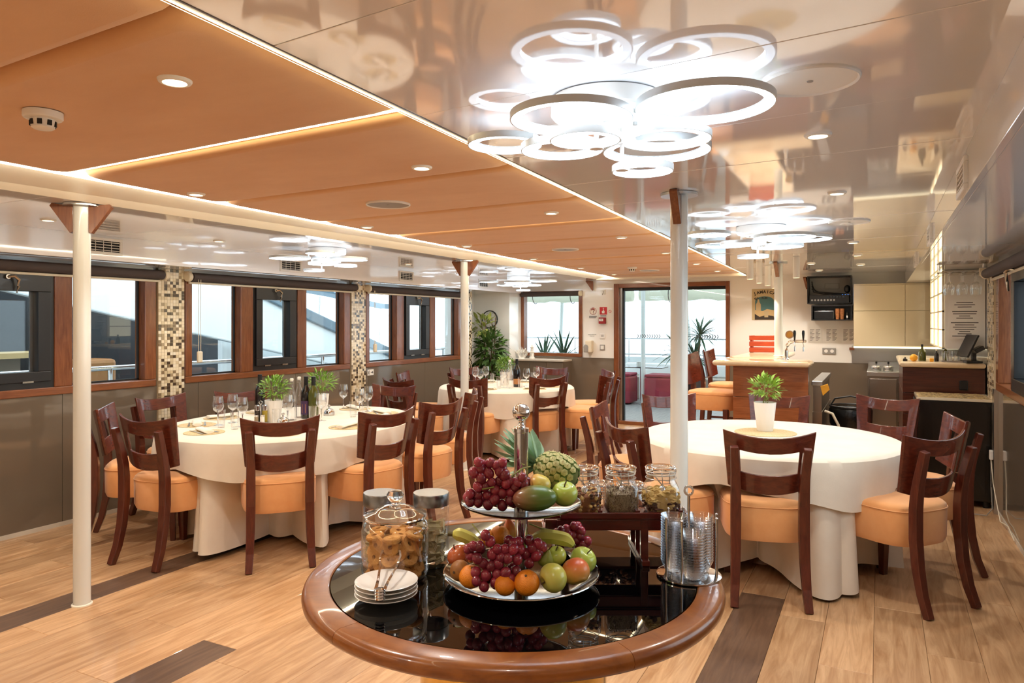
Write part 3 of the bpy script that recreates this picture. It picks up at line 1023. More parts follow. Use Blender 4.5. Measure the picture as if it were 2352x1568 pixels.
LAMP_C = (-0.655, 1.84)
lamp_rings = []
for u, v, z, wpx in ((1618, 246, 1.963, 313), (1312, 276, 1.937, 282), (1160, 335, 1.955, 172), (1291, 347, 1.908, 190), (1344, 324, 1.885, 163), (1529, 323, 1.91, 207), (1508, 349, 1.945, 245), (1476, 395, 1.848, 140)):
    p = at_z(u, v, z)
    d = -p.x * SY + p.y * CY
    lamp_rings.append((p.x - LAMP_C[0], p.y - LAMP_C[1], z - ZC, wpx / 2 / F_PX * d))


def ring_lamp(x, y, rz, label, spread=1.0):
    t = thing('ring_chandelier', label, 'chandelier', (x, y, ZC), rz)
    MB().lathe([(0.15, -0.002), (0.15, -0.042), (0.144, -0.048), (0, -0.048)], 48).build('canopy', 'white_plastic', t)
    MB().lathe([(0.10, -0.048), (0.10, -0.058), (0.095, -0.062), (0, -0.062)], 40).build('driver_cover', 'white_plastic', t)
    for k, (dx, dy, dz, R) in enumerate(lamp_rings):
        dx, dy, R = dx * spread, dy * spread, R * (1 + (spread - 1) * 0.8)
        sh, li = ring_mesh(R)
        r = sh.build('ring', 'ring_shell', t, (dx, dy, dz))
        li.build('light_band', 'ring_light', r)
        MB().lathe([(R - 0.026, 0.0185), (R - 0.004, 0.0185)], 48).build('upper_band', 'ring_top', r)
        # arm: from the canopy edge to the ring's nearest point, with a hub puck there
        v = Vector((dx, dy))
        dist = v.length
        e = v.normalized() * max(0.02, min(0.14, dist)) if dist > 1e-3 else Vector((0.05, 0))
        if dist - R > 0.14:
            e = v.normalized() * (dist - R + 0.012)
        else:
            e = Vector((dx, dy)) - v.normalized() * (R - 0.012)
            if e.length > 0.16:
                e = e.normalized() * 0.15
        a = MB()
        a.cyl((e.x, e.y, -0.036), (e.x, e.y, dz + 0.004), 0.006, n=8)
        a.lathe([(0, dz - 0.004), (0.018, dz - 0.004), (0.018, dz + 0.016), (0, dz + 0.016)], 16, (e.x, e.y, 0), smooth=False)
        hub = Vector((e.x, e.y, dz + 0.009))
        edge = Vector((dx, dy, dz + 0.009)) + (Vector((e.x - dx, e.y - dy, 0)).normalized() * (R - 0.012) if (Vector((e.x - dx, e.y - dy)).length > 1e-4) else Vector((R, 0, 0)))
        a.tube([hub, edge], 0.005, 8)
        if Vector((e.x, e.y)).length > 0.16:
            a.tube([(0, 0, -0.046), (e.x, e.y, -0.046)], 0.006, 8)
        a.build('arm', 'white_plastic', t)
    for sx in (-0.07, 0.07):
        MB().cyl((sx, 0.03, -0.070), (sx, 0.03, -0.062), 0.006, n=10).build('cap_nut', 'brushed', t)
    return t


ring_lamp(*LAMP_C, 0.0, 'large ring chandelier glowing white above the fruit buffet table')
ring_lamp(-0.66, 4.72, 1.05, 'ring chandelier of overlapping white hoops over the bare table with one plant', 1.2)
ring_lamp(-4.0, 4.52, 2.3, 'ring chandelier glowing above the table set with wine bottles')
ring_lamp(-4.20, 8.40, 0.6, 'ring chandelier glowing near the clock and the tall indoor tree', 1.15)

# pendant tubes over the bar counter
for k, (u, vb, y) in enumerate(((1723, 641, 7.0), (1744, 650, 7.5), (1763, 656, 8.0), (1779, 662, 8.5), (1829, 638, 7.0))):
    kx = (u - 1176) / F_PX
    d = y / (kx * SY + CY)
    p = at_depth(u, vb, d)
    t = thing('pendant_lamp', ('slim white tube pendant over the bar, first from the dining tables', 'slim white tube pendant over the bar, second from the dining tables',
                               'slim white tube pendant over the bar, third from the dining tables', 'slim white tube pendant over the bar, nearest the poster wall',
                               'single white tube pendant on the bartender side of the bar post')[k], 'pendant lamp', (p.x, p.y, p.z), group='tube pendants over the bar')
    MB().lathe([(0.026, 0.0), (0.030, 0.0), (0.030, ZC - p.z - 0.001), (0, ZC - p.z - 0.001)], 20).build('tube_shade', 'white_plastic', t)
    MB().lathe([(0, 0.004), (0.026, 0.004)], 20).build('lens', 'amber_lamp', t)
    l = bpy.data.lights.new('bulb', 'SPOT')
    l.energy = 14
    l.color = (1, 0.87, 0.70)
    l.spot_size = math.radians(90)
    l.shadow_soft_size = 0.02
    lo = bpy.data.objects.new('bulb', l)
    COL.objects.link(lo)
    lo.parent = t
    lo.location = (0, 0, -0.006)
# ------------------------------------------------------------------ chairs
def superloop(hx, hy, n=36, p=3.4, front=0.0):
    out = []
    for k in range(n):
        a = 2 * PI * k / n
        ca, sa = math.cos(a), math.sin(a)
        x_ = hx * math.copysign(abs(ca) ** (2 / p), ca)
        y_ = hy * math.copysign(abs(sa) ** (2 / p), sa)
        out.append((x_ * (1 + front * y_ / hy), y_))
    return out


def make_chair(seat_top=0.515, thick=0.215, back_top=0.86, name='dining_chair', foot=0.0, hx=0.222, opening=True):
    t = thing(name, '', 'chair')
    s = MB()
    rings = []
    for z, ins in ((seat_top - thick, 0.03), (seat_top - thick + 0.004, 0.012), (seat_top - thick + 0.03, 0.002), (seat_top - 0.045, 0.0), (seat_top - 0.02, 0.004), (seat_top - 0.008, 0.016), (seat_top - 0.002, 0.04), (seat_top + 0.004, 0.10)):
        rings.append([(x_, y_ + 0.05, z) for x_, y_ in superloop(hx - ins, 0.240 - ins, front=0.05)])
    s.loft(rings)
    s.build('seat', 'peach', t)
    # piping line round the top of the cushion
    MB().tube([(x_, y_ + 0.05, seat_top - 0.035) for x_, y_ in superloop(hx + 0.0008, 0.2408, front=0.05)], 0.0028, 6, closed=True).build('piping', 'peach', t)
    zt = seat_top - thick
    for sx in (-1, 1):
        MB().sweep([(sx * 0.178, 0.235, 0), (sx * 0.175, 0.232, zt * 0.5), (sx * 0.170, 0.228, zt + 0.02)], [(-0.024, -0.022), (0.024, -0.022), (0.024, 0.022), (-0.024, 0.022)], smooth=False,
                   scales=[0.72, 0.9, 1.05], up=(0, 1, 0)).build('front_leg', 'chair_wood', t, bevel=0.003)
        top = back_top - 0.055
        zs = [0, 0.10, 0.22, 0.36, 0.5, 0.62, 0.74, 1.0]
        yoff = [-0.30, -0.262, -0.236, -0.222, -0.222, -0.228, -0.240, -0.278]
        xo = [0.176, 0.170, 0.166, 0.164, 0.164, 0.164, 0.166, 0.174]
        kk = seat_top / 0.505
        pts = []
        for z, yy, xx in zip(zs, yoff, xo):
            zz = z * kk if z <= 0.5 else seat_top + (z - 0.5) / 0.5 * (top - seat_top)
            pts.append((sx * xx, yy, zz))
        MB().sweep(pts, [(-0.023, -0.020), (0.023, -0.020), (0.023, 0.020), (-0.023, 0.020)], smooth=False,
                   scales=[0.85, 0.95, 1.05, 1.12, 1.12, 1.08, 1.0, 0.85], up=(0, 1, 0)).build('rear_leg', 'chair_wood', t, bevel=0.004)
    # bent plywood back panel with its window opening
    z0, z1 = back_top - 0.295, back_top
    cols = [-1, -0.92, -0.8, -0.66, -0.60, -0.45, -0.25, 0, 0.25, 0.45, 0.60, 0.66, 0.8, 0.92, 1]
    rows = [0, 0.18, 0.34, 0.37, 0.55, 0.69, 0.72, 0.86, 1.0]
    th = 0.016
    P_ = {}
    b = MB()
    vs = []
    for side in (0, 1):
        for j, tt in enumerate(rows):
            for i, ss in enumerate(cols):
                hw = 0.198 + 0.028 * tt
                hole_in = 0.0
                s2 = ss
                # slight narrowing of the opening towards the bottom
                x_ = s2 * hw
                y_ = -0.212 - 0.052 * tt + 0.055 * ss * ss + (th if side else 0)
                zz = z0 + (z1 - z0) * tt
                zz += 0.034 * ss * ss - 0.014
                P_[side, j, i] = len(vs)
                vs.append((x_, y_, zz))
    fs = []
    nr, nc = len(rows) - 1, len(cols) - 1

    def solid(j, i):
        return 0 <= j < nr and 0 <= i < nc and not (opening and 2 < j + 0.5 < 6 and 3 < i + 0.5 < 11 and rows[j] >= 0.34 and rows[j + 1] <= 0.72)

    corner = {(2, 3): 1, (2, 10): 1, (5, 3): 1, (5, 10): 1}
    for j in range(nr):
        for i in range(nc):
            if not solid(j, i):
                continue
            a, bb, c, d = P_[0, j, i], P_[0, j, i + 1], P_[0, j + 1, i + 1], P_[0, j + 1, i]
            fs.append((a, bb, c, d))
            a, bb, c, d = P_[1, j, i], P_[1, j, i + 1], P_[1, j + 1, i + 1], P_[1, j + 1, i]
            fs.append((d, c, bb, a))
            for (dj, di, p, q) in ((-1, 0, (j, i), (j, i + 1)), (1, 0, (j + 1, i + 1), (j + 1, i)), (0, -1, (j + 1, i), (j, i)), (0, 1, (j, i + 1), (j + 1, i + 1))):
                if not solid(j + dj, i + di):
                    fs.append((P_[0, p[0], p[1]], P_[1, p[0], p[1]], P_[1, q[0], q[1]], P_[0, q[0], q[1]]))
    b.add(vs, fs, True)
    o = b.build('backrest', 'chair_panel', t, bevel=0.0035, seg=2)
    me = o.data
    me.set_sharp_from_angle(angle=math.radians(40))
    return t


chair0 = make_chair()
D = math.radians
CH = [
    (-0.55, 4.05, 14, 'wooden dining chair with peach seat, its back to the buffet at the bare table'),
    (0.09, 4.31, 51, 'wooden dining chair with peach seat angled beside the bare table, nearest the window wall'),
    (0.20, 4.92, 100, 'wooden dining chair at the bare table right in front of the black fridge'),
    (-0.02, 5.88, 159, 'wooden dining chair across the bare table, facing the buffet before the steel cabinet'),
    (-0.69, 5.67, 180, 'wooden dining chair at the bare table directly behind the potted plant, before the bar'),
    (-1.32, 5.36, 221, 'wooden dining chair behind the white post at the bare table, before the glass door'),
    (-1.50, 4.66, -82, 'wooden dining chair seen edge on between the post and the far set table'),
    (-1.12, 3.99, -42, 'wooden dining chair just behind the glass jars at the bare table'),
    (-3.285, 3.28, 47, 'wooden dining chair with its back square to the cookie jar at the wine bottle table'),
    (-3.887, 3.01, 5, 'wooden dining chair turned three quarters beside the slim post at the wine bottle table'),
    (-4.42, 3.15, -46, 'wooden dining chair partly hidden by the slim post, nearest the dark wall'),
    (-4.66, 3.66, -86, 'wooden dining chair standing against the mosaic pilaster behind the wine glasses'),
    (-4.50, 4.20, -108, 'wooden dining chair by the dark wall behind the oil cruets and herb pot'),
    (-3.00, 3.78, 76, 'wooden dining chair behind the steel lidded jar at the wine bottle table'),
    (-3.00, 4.40, 80, 'wooden dining chair with curved back beyond the jars, second from the slim middle post'),
    (-3.17, 5.0, 112, 'wooden dining chair right beside the slim middle post at the wine bottle table'),
    (-3.84, 5.02, 184, 'wooden dining chair facing the buffet across the wine bottle table, before the dark wall'),
    (-4.18, 5.98, -12, 'wooden dining chair with back to the wine bottle table, between the two set tables'),
    (-4.60, 6.72, -72, 'wooden dining chair against the dark wall near the exit arrow sign'),
    (-3.70, 6.44, 2, 'wooden dining chair directly behind the slim middle post at the far set table'),
    (-3.22, 6.88, 58, 'wooden dining chair behind the chrome ball of the fruit stand'),
    (-2.80, 7.30, 92, 'wooden dining chair at the far set table, sideways before the glass door'),
    (-2.98, 7.86, 128, 'wooden dining chair at the far set table nearest the wall socket'),
    (-4.42, 7.62, -112, 'wooden dining chair at the far set table below the tall indoor tree'),
    (-3.66, 8.02, 176, 'wooden dining chair at the far set table in front of the sideboard'),
]
for k, (x, y, a, lab) in enumerate(CH):
    if k == 0:
        chair0.location = (x, y, 0)
        chair0.rotation_euler = (0, 0, D(a))
        chair0['label'] = lab
        chair0['group'] = 'dining chairs'
    else:
        dup(chair0, (x, y, 0), D(a), lab)

# bar stools: tall version of the same chair
stool0 = make_chair(seat_top=0.76, thick=0.19, back_top=1.11, name='bar_stool', hx=0.205, opening=False)
for z in (0.28,):
    MB().box((-0.17, 0.16, z), (0.17, 0.185, z + 0.03)).build('footrest', 'chair_wood', stool0, bevel=0.003)
    for sx in (-1, 1):
        MB().box((sx * 0.17 - 0.012, -0.22, z + 0.05), (sx * 0.17 + 0.012, 0.17, z + 0.075)).build('stretcher', 'chair_wood', stool0, bevel=0.003)
stool0.location = (-1.52, 7.30, 0)
stool0.rotation_euler = (0, 0, D(-98))
stool0['label'] = 'tall bar stool with orange seat, nearer the dining tables along the bar'
stool0['category'] = 'bar stool'
dup(stool0, (-1.52, 8.25, 0), D(-92), 'tall bar stool with orange seat, nearer the glass door along the bar')


# ------------------------------------------------------------------ round tables under cloths
def cloth_table(cx, cy, a, b, z, labels, chairs, seed, hem=0.215, corner=0.0):
    rnd = random.Random(seed)
    t = thing('dining_table', labels[0], 'table', (cx, cy, 0))
    MB().lathe([(0, z - 0.045), (0.94, z - 0.045), (0.985, z - 0.04), (0.985, z - 0.01), (0.97, z - 0.006), (0, z - 0.006)], 48).build('tabletop', 'mahogany', t).scale = (a, b, 1)
    MB().lathe([(0, 0), (0.27, 0), (0.26, 0.03), (0.06, 0.06), (0.05, 0.2), (0.05, z - 0.05), (0.16, z - 0.045)], 24).build('pedestal', 'mahogany', t)
    n = 288

    def dips(th, w=0.32):
        k = 0.0
        for (x_, y_, ang) in chairs:
            fx, fy = x_ - math.sin(ang) * 0.27 - cx, y_ + math.cos(ang) * 0.27 - cy
            ct = math.atan2(fy / b, fx / a)
            dd = (th - ct + PI) % (2 * PI) - PI
            fr = math.hypot(fx / a, fy / b)
            if fr < 1.0:
                k = max(k, (1.0 - max(fr - 0.09, 0.46)) * math.exp(-(dd / w) ** 4))
        return k

    nf = 18
    ph = [rnd.uniform(0, 6.28) for _ in range(4)]

    # floor length cloth
    rings = []
    zz = [z - 0.004, z - 0.012, z - 0.05, 0.56, 0.44, 0.30, 0.16, 0.06, 0.016]
    for zi in zz:
        ring = []
        low = (z - zi) / z
        for k in range(n):
            th = 2 * PI * k / n
            fold = (1 - 2 * abs(math.sin(nf / 2 * th + ph[0] + 0.7 * math.sin(2 * th + ph[1]))) ** 0.75) * -0.5 + 0.3 * math.sin(7 * th + ph[2])
            r = 0.985 + (0.0 if zi > z - 0.02 else 0.012)
            r += fold * 0.10 * low ** 0.8 + 0.03 * low
            dd = dips(th)
            r -= dd * min(1.0, max(0.0, (z - 0.10 - zi) / 0.12))
            z_ = zi
            if zi < 0.03:
                z_ = zi + 0.035 * (0.5 + 0.5 * math.sin(5 * th + ph[3])) + 0.02 * dd
            ring.append((a * r * math.cos(th), b * r * math.sin(th), z_))
        rings.append(ring)
    m = MB()
    m.loft([[(x_ * 0.5, y_ * 0.5, z - 0.004) for x_, y_, _ in rings[0]]] + rings, cap=False)
    under = m.build('tablecloth', 'linen', loc=(cx, cy, 0))
    tag(under, labels[1], 'tablecloth')
    # shorter top cloth
    rings = []
    for f_ in (0.0, 0.5, 0.9, 0.965, 0.99):
        rings.append([(a * f_ * math.cos(2 * PI * k / n), b * f_ * math.sin(2 * PI * k / n), z + (0.0 if f_ < 0.98 else -0.002)) for k in range(n)])
    for q in (0.06, 0.2, 0.45, 0.72, 1.0):
        ring = []
        for k in range(n):
            th = 2 * PI * k / n
            hl = hem + (0.05 if b == a else 0.025) * math.cos(4 * th + ph[1]) + 0.012 * math.sin(9 * th + ph[2])
            fold = (1 - 2 * abs(math.sin(8 * th + ph[3] + 0.8 * math.sin(3 * th))) ** 0.8) * -0.5 + 0.5 * math.sin(6 * th + ph[0])
            r = 1.014 + 0.014 * min(1, q * 4) + fold * 0.032 * q
            ring.append((a * r * math.cos(th), b * r * math.sin(th), z - 0.004 - q * hl))
        rings.append(ring)
    over = MB().loft(rings, cap=False).build('table_overlay', 'linen', loc=(cx, cy, 0))
    tag(over, labels[2], 'tablecloth')
    return t




TZ = 0.722
near = lambda ids: [(CH[i][0], CH[i][1], D(CH[i][2])) for i in ids]
cloth_table(-0.63, 4.72, 0.765, 0.765, TZ, ('round table under white cloths holding only one potted plant', 'floor length white cloth on the bare table with one plant', 'white top cloth over the bare table with one plant'), near(range(0, 8)), 3)
cloth_table(-3.77, 3.92, 0.78, 0.95, TZ, ('oval table under cream cloths set with wine bottles and herb pots', 'floor length cream cloth under the wine bottles and herb pots', 'cream top cloth under the wine bottles and place settings'), near(range(8, 17)), 11)
cloth_table(-3.72, 7.14, 0.74, 0.74, TZ, ('round table under cream cloths set with glasses before the sideboard', 'floor length cream cloth on the table before the sideboard', 'cream top cloth on the set table before the sideboard'), near(range(17, 25)), 5)
# ------------------------------------------------------------------ tableware
def wine_glass_proto(name='wine_glass', s=1.0):
    t = thing(name, '', 'glass')
    MB().lathe([(0, 0.004), (0.012, 0.005), (0.034, 0.001), (0.035, 0), (0, 0)], 24).build('foot', 'clear', t)
    MB().lathe([(0.006, 0.004), (0.0038, 0.02), (0.0036, 0.075), (0.007, 0.088)], 10).build('stem', 'solid_glass', t)
    MB().lathe([(0, 0.086), (0.012, 0.089), (0.030, 0.104), (0.0385, 0.128), (0.0375, 0.155), (0.031, 0.198), (0.0303, 0.198), (0.036, 0.155), (0.037, 0.128), (0.029, 0.106), (0.0, 0.09)], 28).build('bowl', 'clear', t)
    return t


def tumbler_proto():
    o = MB().lathe([(0, 0.0), (0.022, 0.0), (0.023, 0.004), (0.027, 0.118), (0.0258, 0.118), (0.0215, 0.014), (0, 0.012)], 24).build('tumbler', 'clear')
    return o


def strew(proto, pts, z, group, labels, drop_first=True):
    for k, (u, v) in enumerate(pts):
        p = at_z(u, v, z)
        lab = labels[k] if isinstance(labels, (list, tuple)) else labels
        o = proto if k == 0 and drop_first else dup(proto)
        o.location = p
        o['label'] = lab
        o['group'] = group


ZT = TZ + 0.001
wg = wine_glass_proto()
strew(wg, [(501, 976), (535, 970), (557, 979)], ZT, 'wine glasses by the cruet set', 'empty stemmed wine glass in the trio beside the oil and vinegar cruets')
strew(wg, [(789, 938), (826, 951), (846, 944)], ZT, 'wine glasses before the pilaster', 'empty stemmed wine glass in the trio in front of the second mosaic pilaster', False)
strew(wg, [(661, 971)], ZT, 'single wine glasses', 'single wine glass standing before the swing top bottles', False)
strew(wg, [(738, 966)], ZT, 'single wine glasses', 'single wine glass standing right of the dark wine bottles', False)
strew(wg, [(1092, 883), (1103, 887), (1116, 880)], ZT, 'wine glasses on the far table', 'wine glass in the trio below the indoor tree on the far table', False)
strew(wg, [(1157, 890)], ZT, 'single wine glasses', 'wine glass beside the clear bottle on the far table', False)
strew(wg, [(1209, 887), (1232, 883)], ZT, 'wine glass pair on the far table', 'wine glass in the pair before the sideboard on the far table', False)
tu = tag(tumbler_proto(), '', 'glass')
strew(tu, [(508, 981), (539, 985)], ZT, 'tumblers by the wine glass trio', 'straight clear tumbler among the wine glasses beside the cruets')
strew(tu, [(634, 979)], ZT, 'tumblers', 'straight clear tumbler in front of the white herb pot', False)
strew(tu, [(718, 970)], ZT, 'tumblers', 'straight clear tumbler in front of the dark wine bottles', False)
strew(tu, [(811, 957), (838, 950)], ZT, 'tumblers before the pilaster', 'straight clear tumbler among the glasses before the second mosaic pilaster', False)
strew(tu, [(1130, 880), (1146, 891)], ZT, 'tumblers on the far table', 'straight clear tumbler left of the bottle on the far table', False)
strew(tu, [(1195, 890), (1224, 877)], ZT, 'tumblers right on the far table', 'straight clear tumbler right of the bottle on the far table', False)


def bottle(name, label, p, prof, mname, neck=None, label_mat=None, lz=(0.06, 0.13), r=0.037, cap=None):
    t = thing(name, label, 'bottle', p)
    MB().lathe(prof, 28).build('body', mname, t)
    if neck:
        MB().lathe([(0.0155, neck[0]), (0.0155, neck[1]), (0, neck[1])], 20).build('foil', 'black_plastic', t)
    if label_mat:
        MB().lathe([(r + 0.0006, lz[0]), (r + 0.0006, lz[1])], 28).build('bottle_label', label_mat, t)
        MB().lathe([(r + 0.0010, lz[0] + 0.012), (r + 0.0010, lz[1] - 0.022)], 10, a0=-2.2).build('crest', 'label_tan', t)
    return t


WINE = [(0, 0), (0.036, 0), (0.037, 0.004), (0.037, 0.185), (0.033, 0.205), (0.018, 0.232), (0.0145, 0.25), (0.0145, 0.305), (0, 0.305)]
SWING = [(0, 0), (0.034, 0), (0.036, 0.005), (0.036, 0.13), (0.033, 0.16), (0.022, 0.205), (0.0135, 0.235), (0.0125, 0.262), (0.016, 0.266), (0.016, 0.275), (0.0135, 0.277)]
bottle('wine_bottle', 'dark red wine bottle with a purple label on the window side table', at_z(703, 960, ZT), WINE, 'bottle_dark', (0.24, 0.308), 'label_purple', (0.03, 0.13))
bottle('wine_bottle', 'olive green glass wine bottle with black foil beside the dark bottle', at_z(720, 961, ZT), WINE, 'bottle_olive', (0.225, 0.308))
bottle('wine_bottle', 'dark bottle with olive shoulder standing behind the white herb pot', at_z(597, 952, ZT), WINE, 'bottle_dark', (0.235, 0.308))
bottle('wine_bottle', 'dark wine bottle on the far table beside the clear bottle', at_z(1187, 888, ZT), WINE, 'bottle_dark', (0.235, 0.306), 'label_tan', (0.03, 0.09))


def swing_bottle(p, label):
    t = bottle('swing_bottle', label, p, SWING, 'clear')
    MB().lathe([(0, 0.282), (0.012, 0.282), (0.0135, 0.287), (0.0135, 0.298), (0.010, 0.304), (0, 0.304)], 16).build('stopper', 'white_plastic', t)
    w = MB()
    for s in (-1, 1):
        w.tube([(s * 0.0165, 0, 0.245), (s * 0.0175, 0, 0.27), (s * 0.016, 0, 0.293), (0, 0, 0.296)], 0.0013, 6)
    w.build('wire_bail', 'chrome', t)
    MB().lathe([(0, 0.004), (0.0345, 0.006), (0.0345, 0.10), (0, 0.10)], 24).build('water', 'clear', t)


swing_bottle(at_z(670, 965, ZT), 'clear swing top water bottle next to the white herb pot')
swing_bottle(at_z(687, 959, ZT), 'clear swing top water bottle next to the dark red wine bottle')
swing_bottle(at_z(1171, 891, ZT), 'clear swing top water bottle on the far set table')

# cruet sets
for (u, v), lab in (((599, 972), 'steel cruet stand with oil, vinegar, salt and pepper before the herb pot'),):
    t = thing('cruet_set', lab, 'cruet set', at_z(u, v, ZT), YAW + 0.3)
    MB().box((-0.052, -0.035, 0), (0.052, 0.035, 0.008)).build('tray', 'brushed', t, bevel=0.002)
    MB().tube([(0, 0, 0.006), (0, 0, 0.13), (0.012, 0, 0.148), (0, 0, 0.16), (-0.012, 0, 0.148), (0, 0, 0.13)], 0.003, 8).build('handle', 'chrome', t)
    for x_, liq in ((-0.024, 'vinegar'), (0.026, 'oil')):
        MB().lathe([(0, 0.009), (0.019, 0.009), (0.019, 0.088), (0, 0.088)], 20, (x_, 0.016, 0)).build('cruet', liq, t)
        MB().lathe([(0.019, 0.088), (0.019, 0.118), (0.018, 0.128), (0, 0.130)], 20, (x_, 0.016, 0)).build('cruet_cap', 'chrome', t)
    for x_, mm in ((-0.028, 'seed'), (0.012, 'white_plastic')):
        MB().lathe([(0, 0.009), (0.014, 0.009), (0.014, 0.050), (0, 0.052)], 16, (x_, -0.018, 0)).build('shaker', mm, t)
        MB().lathe([(0.0145, 0.050), (0.0145, 0.062), (0, 0.066)], 16, (x_, -0.018, 0)).build('shaker_cap', 'chrome', t)
for (u, v), lab in (((650, 974), 'small chrome domed sugar bowl beside the herb pot'), ((756, 953), 'small chrome domed sugar bowl by the single wine glass')):
    t = thing('sugar_bowl', lab, 'bowl', at_z(u, v, ZT))
    MB().lathe([(0, 0), (0.040, 0), (0.042, 0.012), (0.038, 0.018)], 24).build('base', 'brushed', t)
    MB().lathe([(0.041, 0.018), (0.036, 0.036), (0.020, 0.050), (0, 0.054)], 24).build('lid', 'chrome', t)
    MB().lathe([(0.006, 0.052), (0.005, 0.062), (0.013, 0.068), (0.013, 0.076), (0, 0.080)], 14).build('knob', 'chrome', t)


# leaves
def leaf_mesh(name, L_, W_, mname, bend=0.25, fold=0.15):
    vs, fs = [], []
    n = 5
    for i in range(n + 1):
        s = i / n
        w = W_ * math.sin(PI * min(1, s * 0.94 + 0.05)) ** 0.8 * (1 - 0.25 * s)
        z = -bend * L_ * s * s
        vs += [(-w, L_ * s, z + fold * w), (0, L_ * s, z), (w, L_ * s, z + fold * w)]
    for i in range(n):
        a = i * 3
        fs += [(a, a + 1, a + 4, a + 3), (a + 1, a + 2, a + 5, a + 4)]
    return MB().add(vs, fs, True).mesh(name, mname)


def leaf_matrix(p, d, roll=0.0):
    d = Vector(d).normalized()
    x_ = d.cross(Vector((0, 0, 1)))
    x_ = Vector((1, 0, 0)) if x_.length < 1e-3 else x_.normalized()
    z_ = x_.cross(d)
    m = Matrix((x_, d, z_)).transposed().to_4x4() @ Matrix.Rotation(roll, 4, 'Y')
    m.translation = p
    return m


def bush(parent, center, rx, rz_, n, lm, rnd, up=0.5, single=True, name='leaf', droop=0.0):
    """n leaves filling a rounded crown; single leaves or one joined foliage part"""
    items = []
    for k in range(n):
        th, ph = rnd.uniform(0, 2 * PI), math.acos(rnd.uniform(-0.75, 1))
        rr = rnd.uniform(0.25, 1.0) ** 0.6
        d = Vector((math.sin(ph) * math.cos(th), math.sin(ph) * math.sin(th), math.cos(ph)))
        p = Vector(center) + Vector((d.x * rx * rr, d.y * rx * rr, d.z * rz_ * rr))
        dd = d + Vector((rnd.uniform(-.6, .6), rnd.uniform(-.6, .6), up + rnd.uniform(-.5, .5) - droop))
        items.append((p, dd, rnd.uniform(-0.6, 0.6), rnd.uniform(0.65, 1.2)))
    if single:
        for p, dd, ro, sc_ in items:
            o = obj(name, lm, parent)
            o.matrix_local = leaf_matrix(p, dd, ro) @ Matrix.Scale(sc_, 4)
    else:
        b = MB()
        base = [v.co.copy() for v in lm.vertices]
        fcs = [tuple(f.vertices) for f in lm.polygons]
        for p, dd, ro, sc_ in items:
            mm = leaf_matrix(p, dd, ro) @ Matrix.Scale(sc_, 4)
            b.add([mm @ v for v in base], fcs, True)
        o = obj('foliage', b.mesh('foliage', lm.materials[0]), parent)
        o['kind'] = 'stuff'
    return items


def pot_plant(name, label, p, r0, r1, h, crown_z, rx, rz_, n, lm, seed, single=True, stems=7):
    rnd = random.Random(seed)
    t = thing(name, label, 'plant', p)
    MB().lathe([(0, 0), (r0 * 0.96, 0), (r0, 0.004), (r1, h), (r1 * 0.95, h), (r1 * 0.9, h - 0.02), (0, h - 0.02)], 36).build('pot', 'pot_white', t)
    MB().lathe([(0, h - 0.015), (r1 * 0.92, h - 0.018)], 24).build('soil', 'soil', t)
    items = bush(t, (0, 0, crown_z), rx, rz_, n, lm, rnd, single=single)
    st = MB()
    for k in range(stems):
        q = items[k * len(items) // stems][0]
        st.tube([(rnd.uniform(-.02, .02), rnd.uniform(-.02, .02), h - 0.02), (q.x * 0.35, q.y * 0.35, (h + q.z) / 2), q], 0.0022, 6)
    st.build('stems', 'stem_green', t)
    return t


lf1 = leaf_mesh('leaf', 0.050, 0.0095, 'bright_leaf', 0.35)
lf2 = leaf_mesh('leaf', 0.045, 0.0065, 'herb_leaf', 0.25)
pot_plant('potted_plant', 'small leafy plant in a tall white pot alone on the bare table', at_z(1757, 990, ZT) + Vector((0, 0, 0.004)), 0.050, 0.070, 0.185, 0.275, 0.085, 0.080, 190, lf1, 4)
pot_plant('potted_herb', 'feathery green herb in a white pot beside the oil cruets', at_z(629, 968, ZT), 0.045, 0.064, 0.155, 0.235, 0.092, 0.080, 230, lf2, 6)
pot_plant('potted_herb', 'feathery green herb in a white pot behind the dark wine bottles', at_z(738, 948, ZT), 0.045, 0.060, 0.150, 0.245, 0.100, 0.085, 230, lf2, 8)
pot_plant('potted_herb', 'bushy green herb in a white pot on the far set table', at_z(1160, 884, ZT), 0.045, 0.060, 0.150, 0.235, 0.100, 0.075, 260, leaf_mesh('leaf', 0.036, 0.010, 'herb_leaf', 0.2), 9, single=False)


# woven mats
def placemat(p, r, label, group):
    o = MB().lathe([(0, 0.003)] + [(r * (k + q) / 12, 0.0028 + (0.0012 if q == 0.5 else 0)) for k in range(12) for q in (0.5, 0.98)] + [(r, 0)], 40).build('placemat', 'straw', loc=p)
    tag(o, label, 'placemat', group)
    return o


placemat(at_z(1758, 993, ZT), 0.19, 'round woven straw mat under the plant on the bare table', None)
lab_n = ('rolled white napkin with band on the wine bottle table', 'napkins on the wine bottle table')


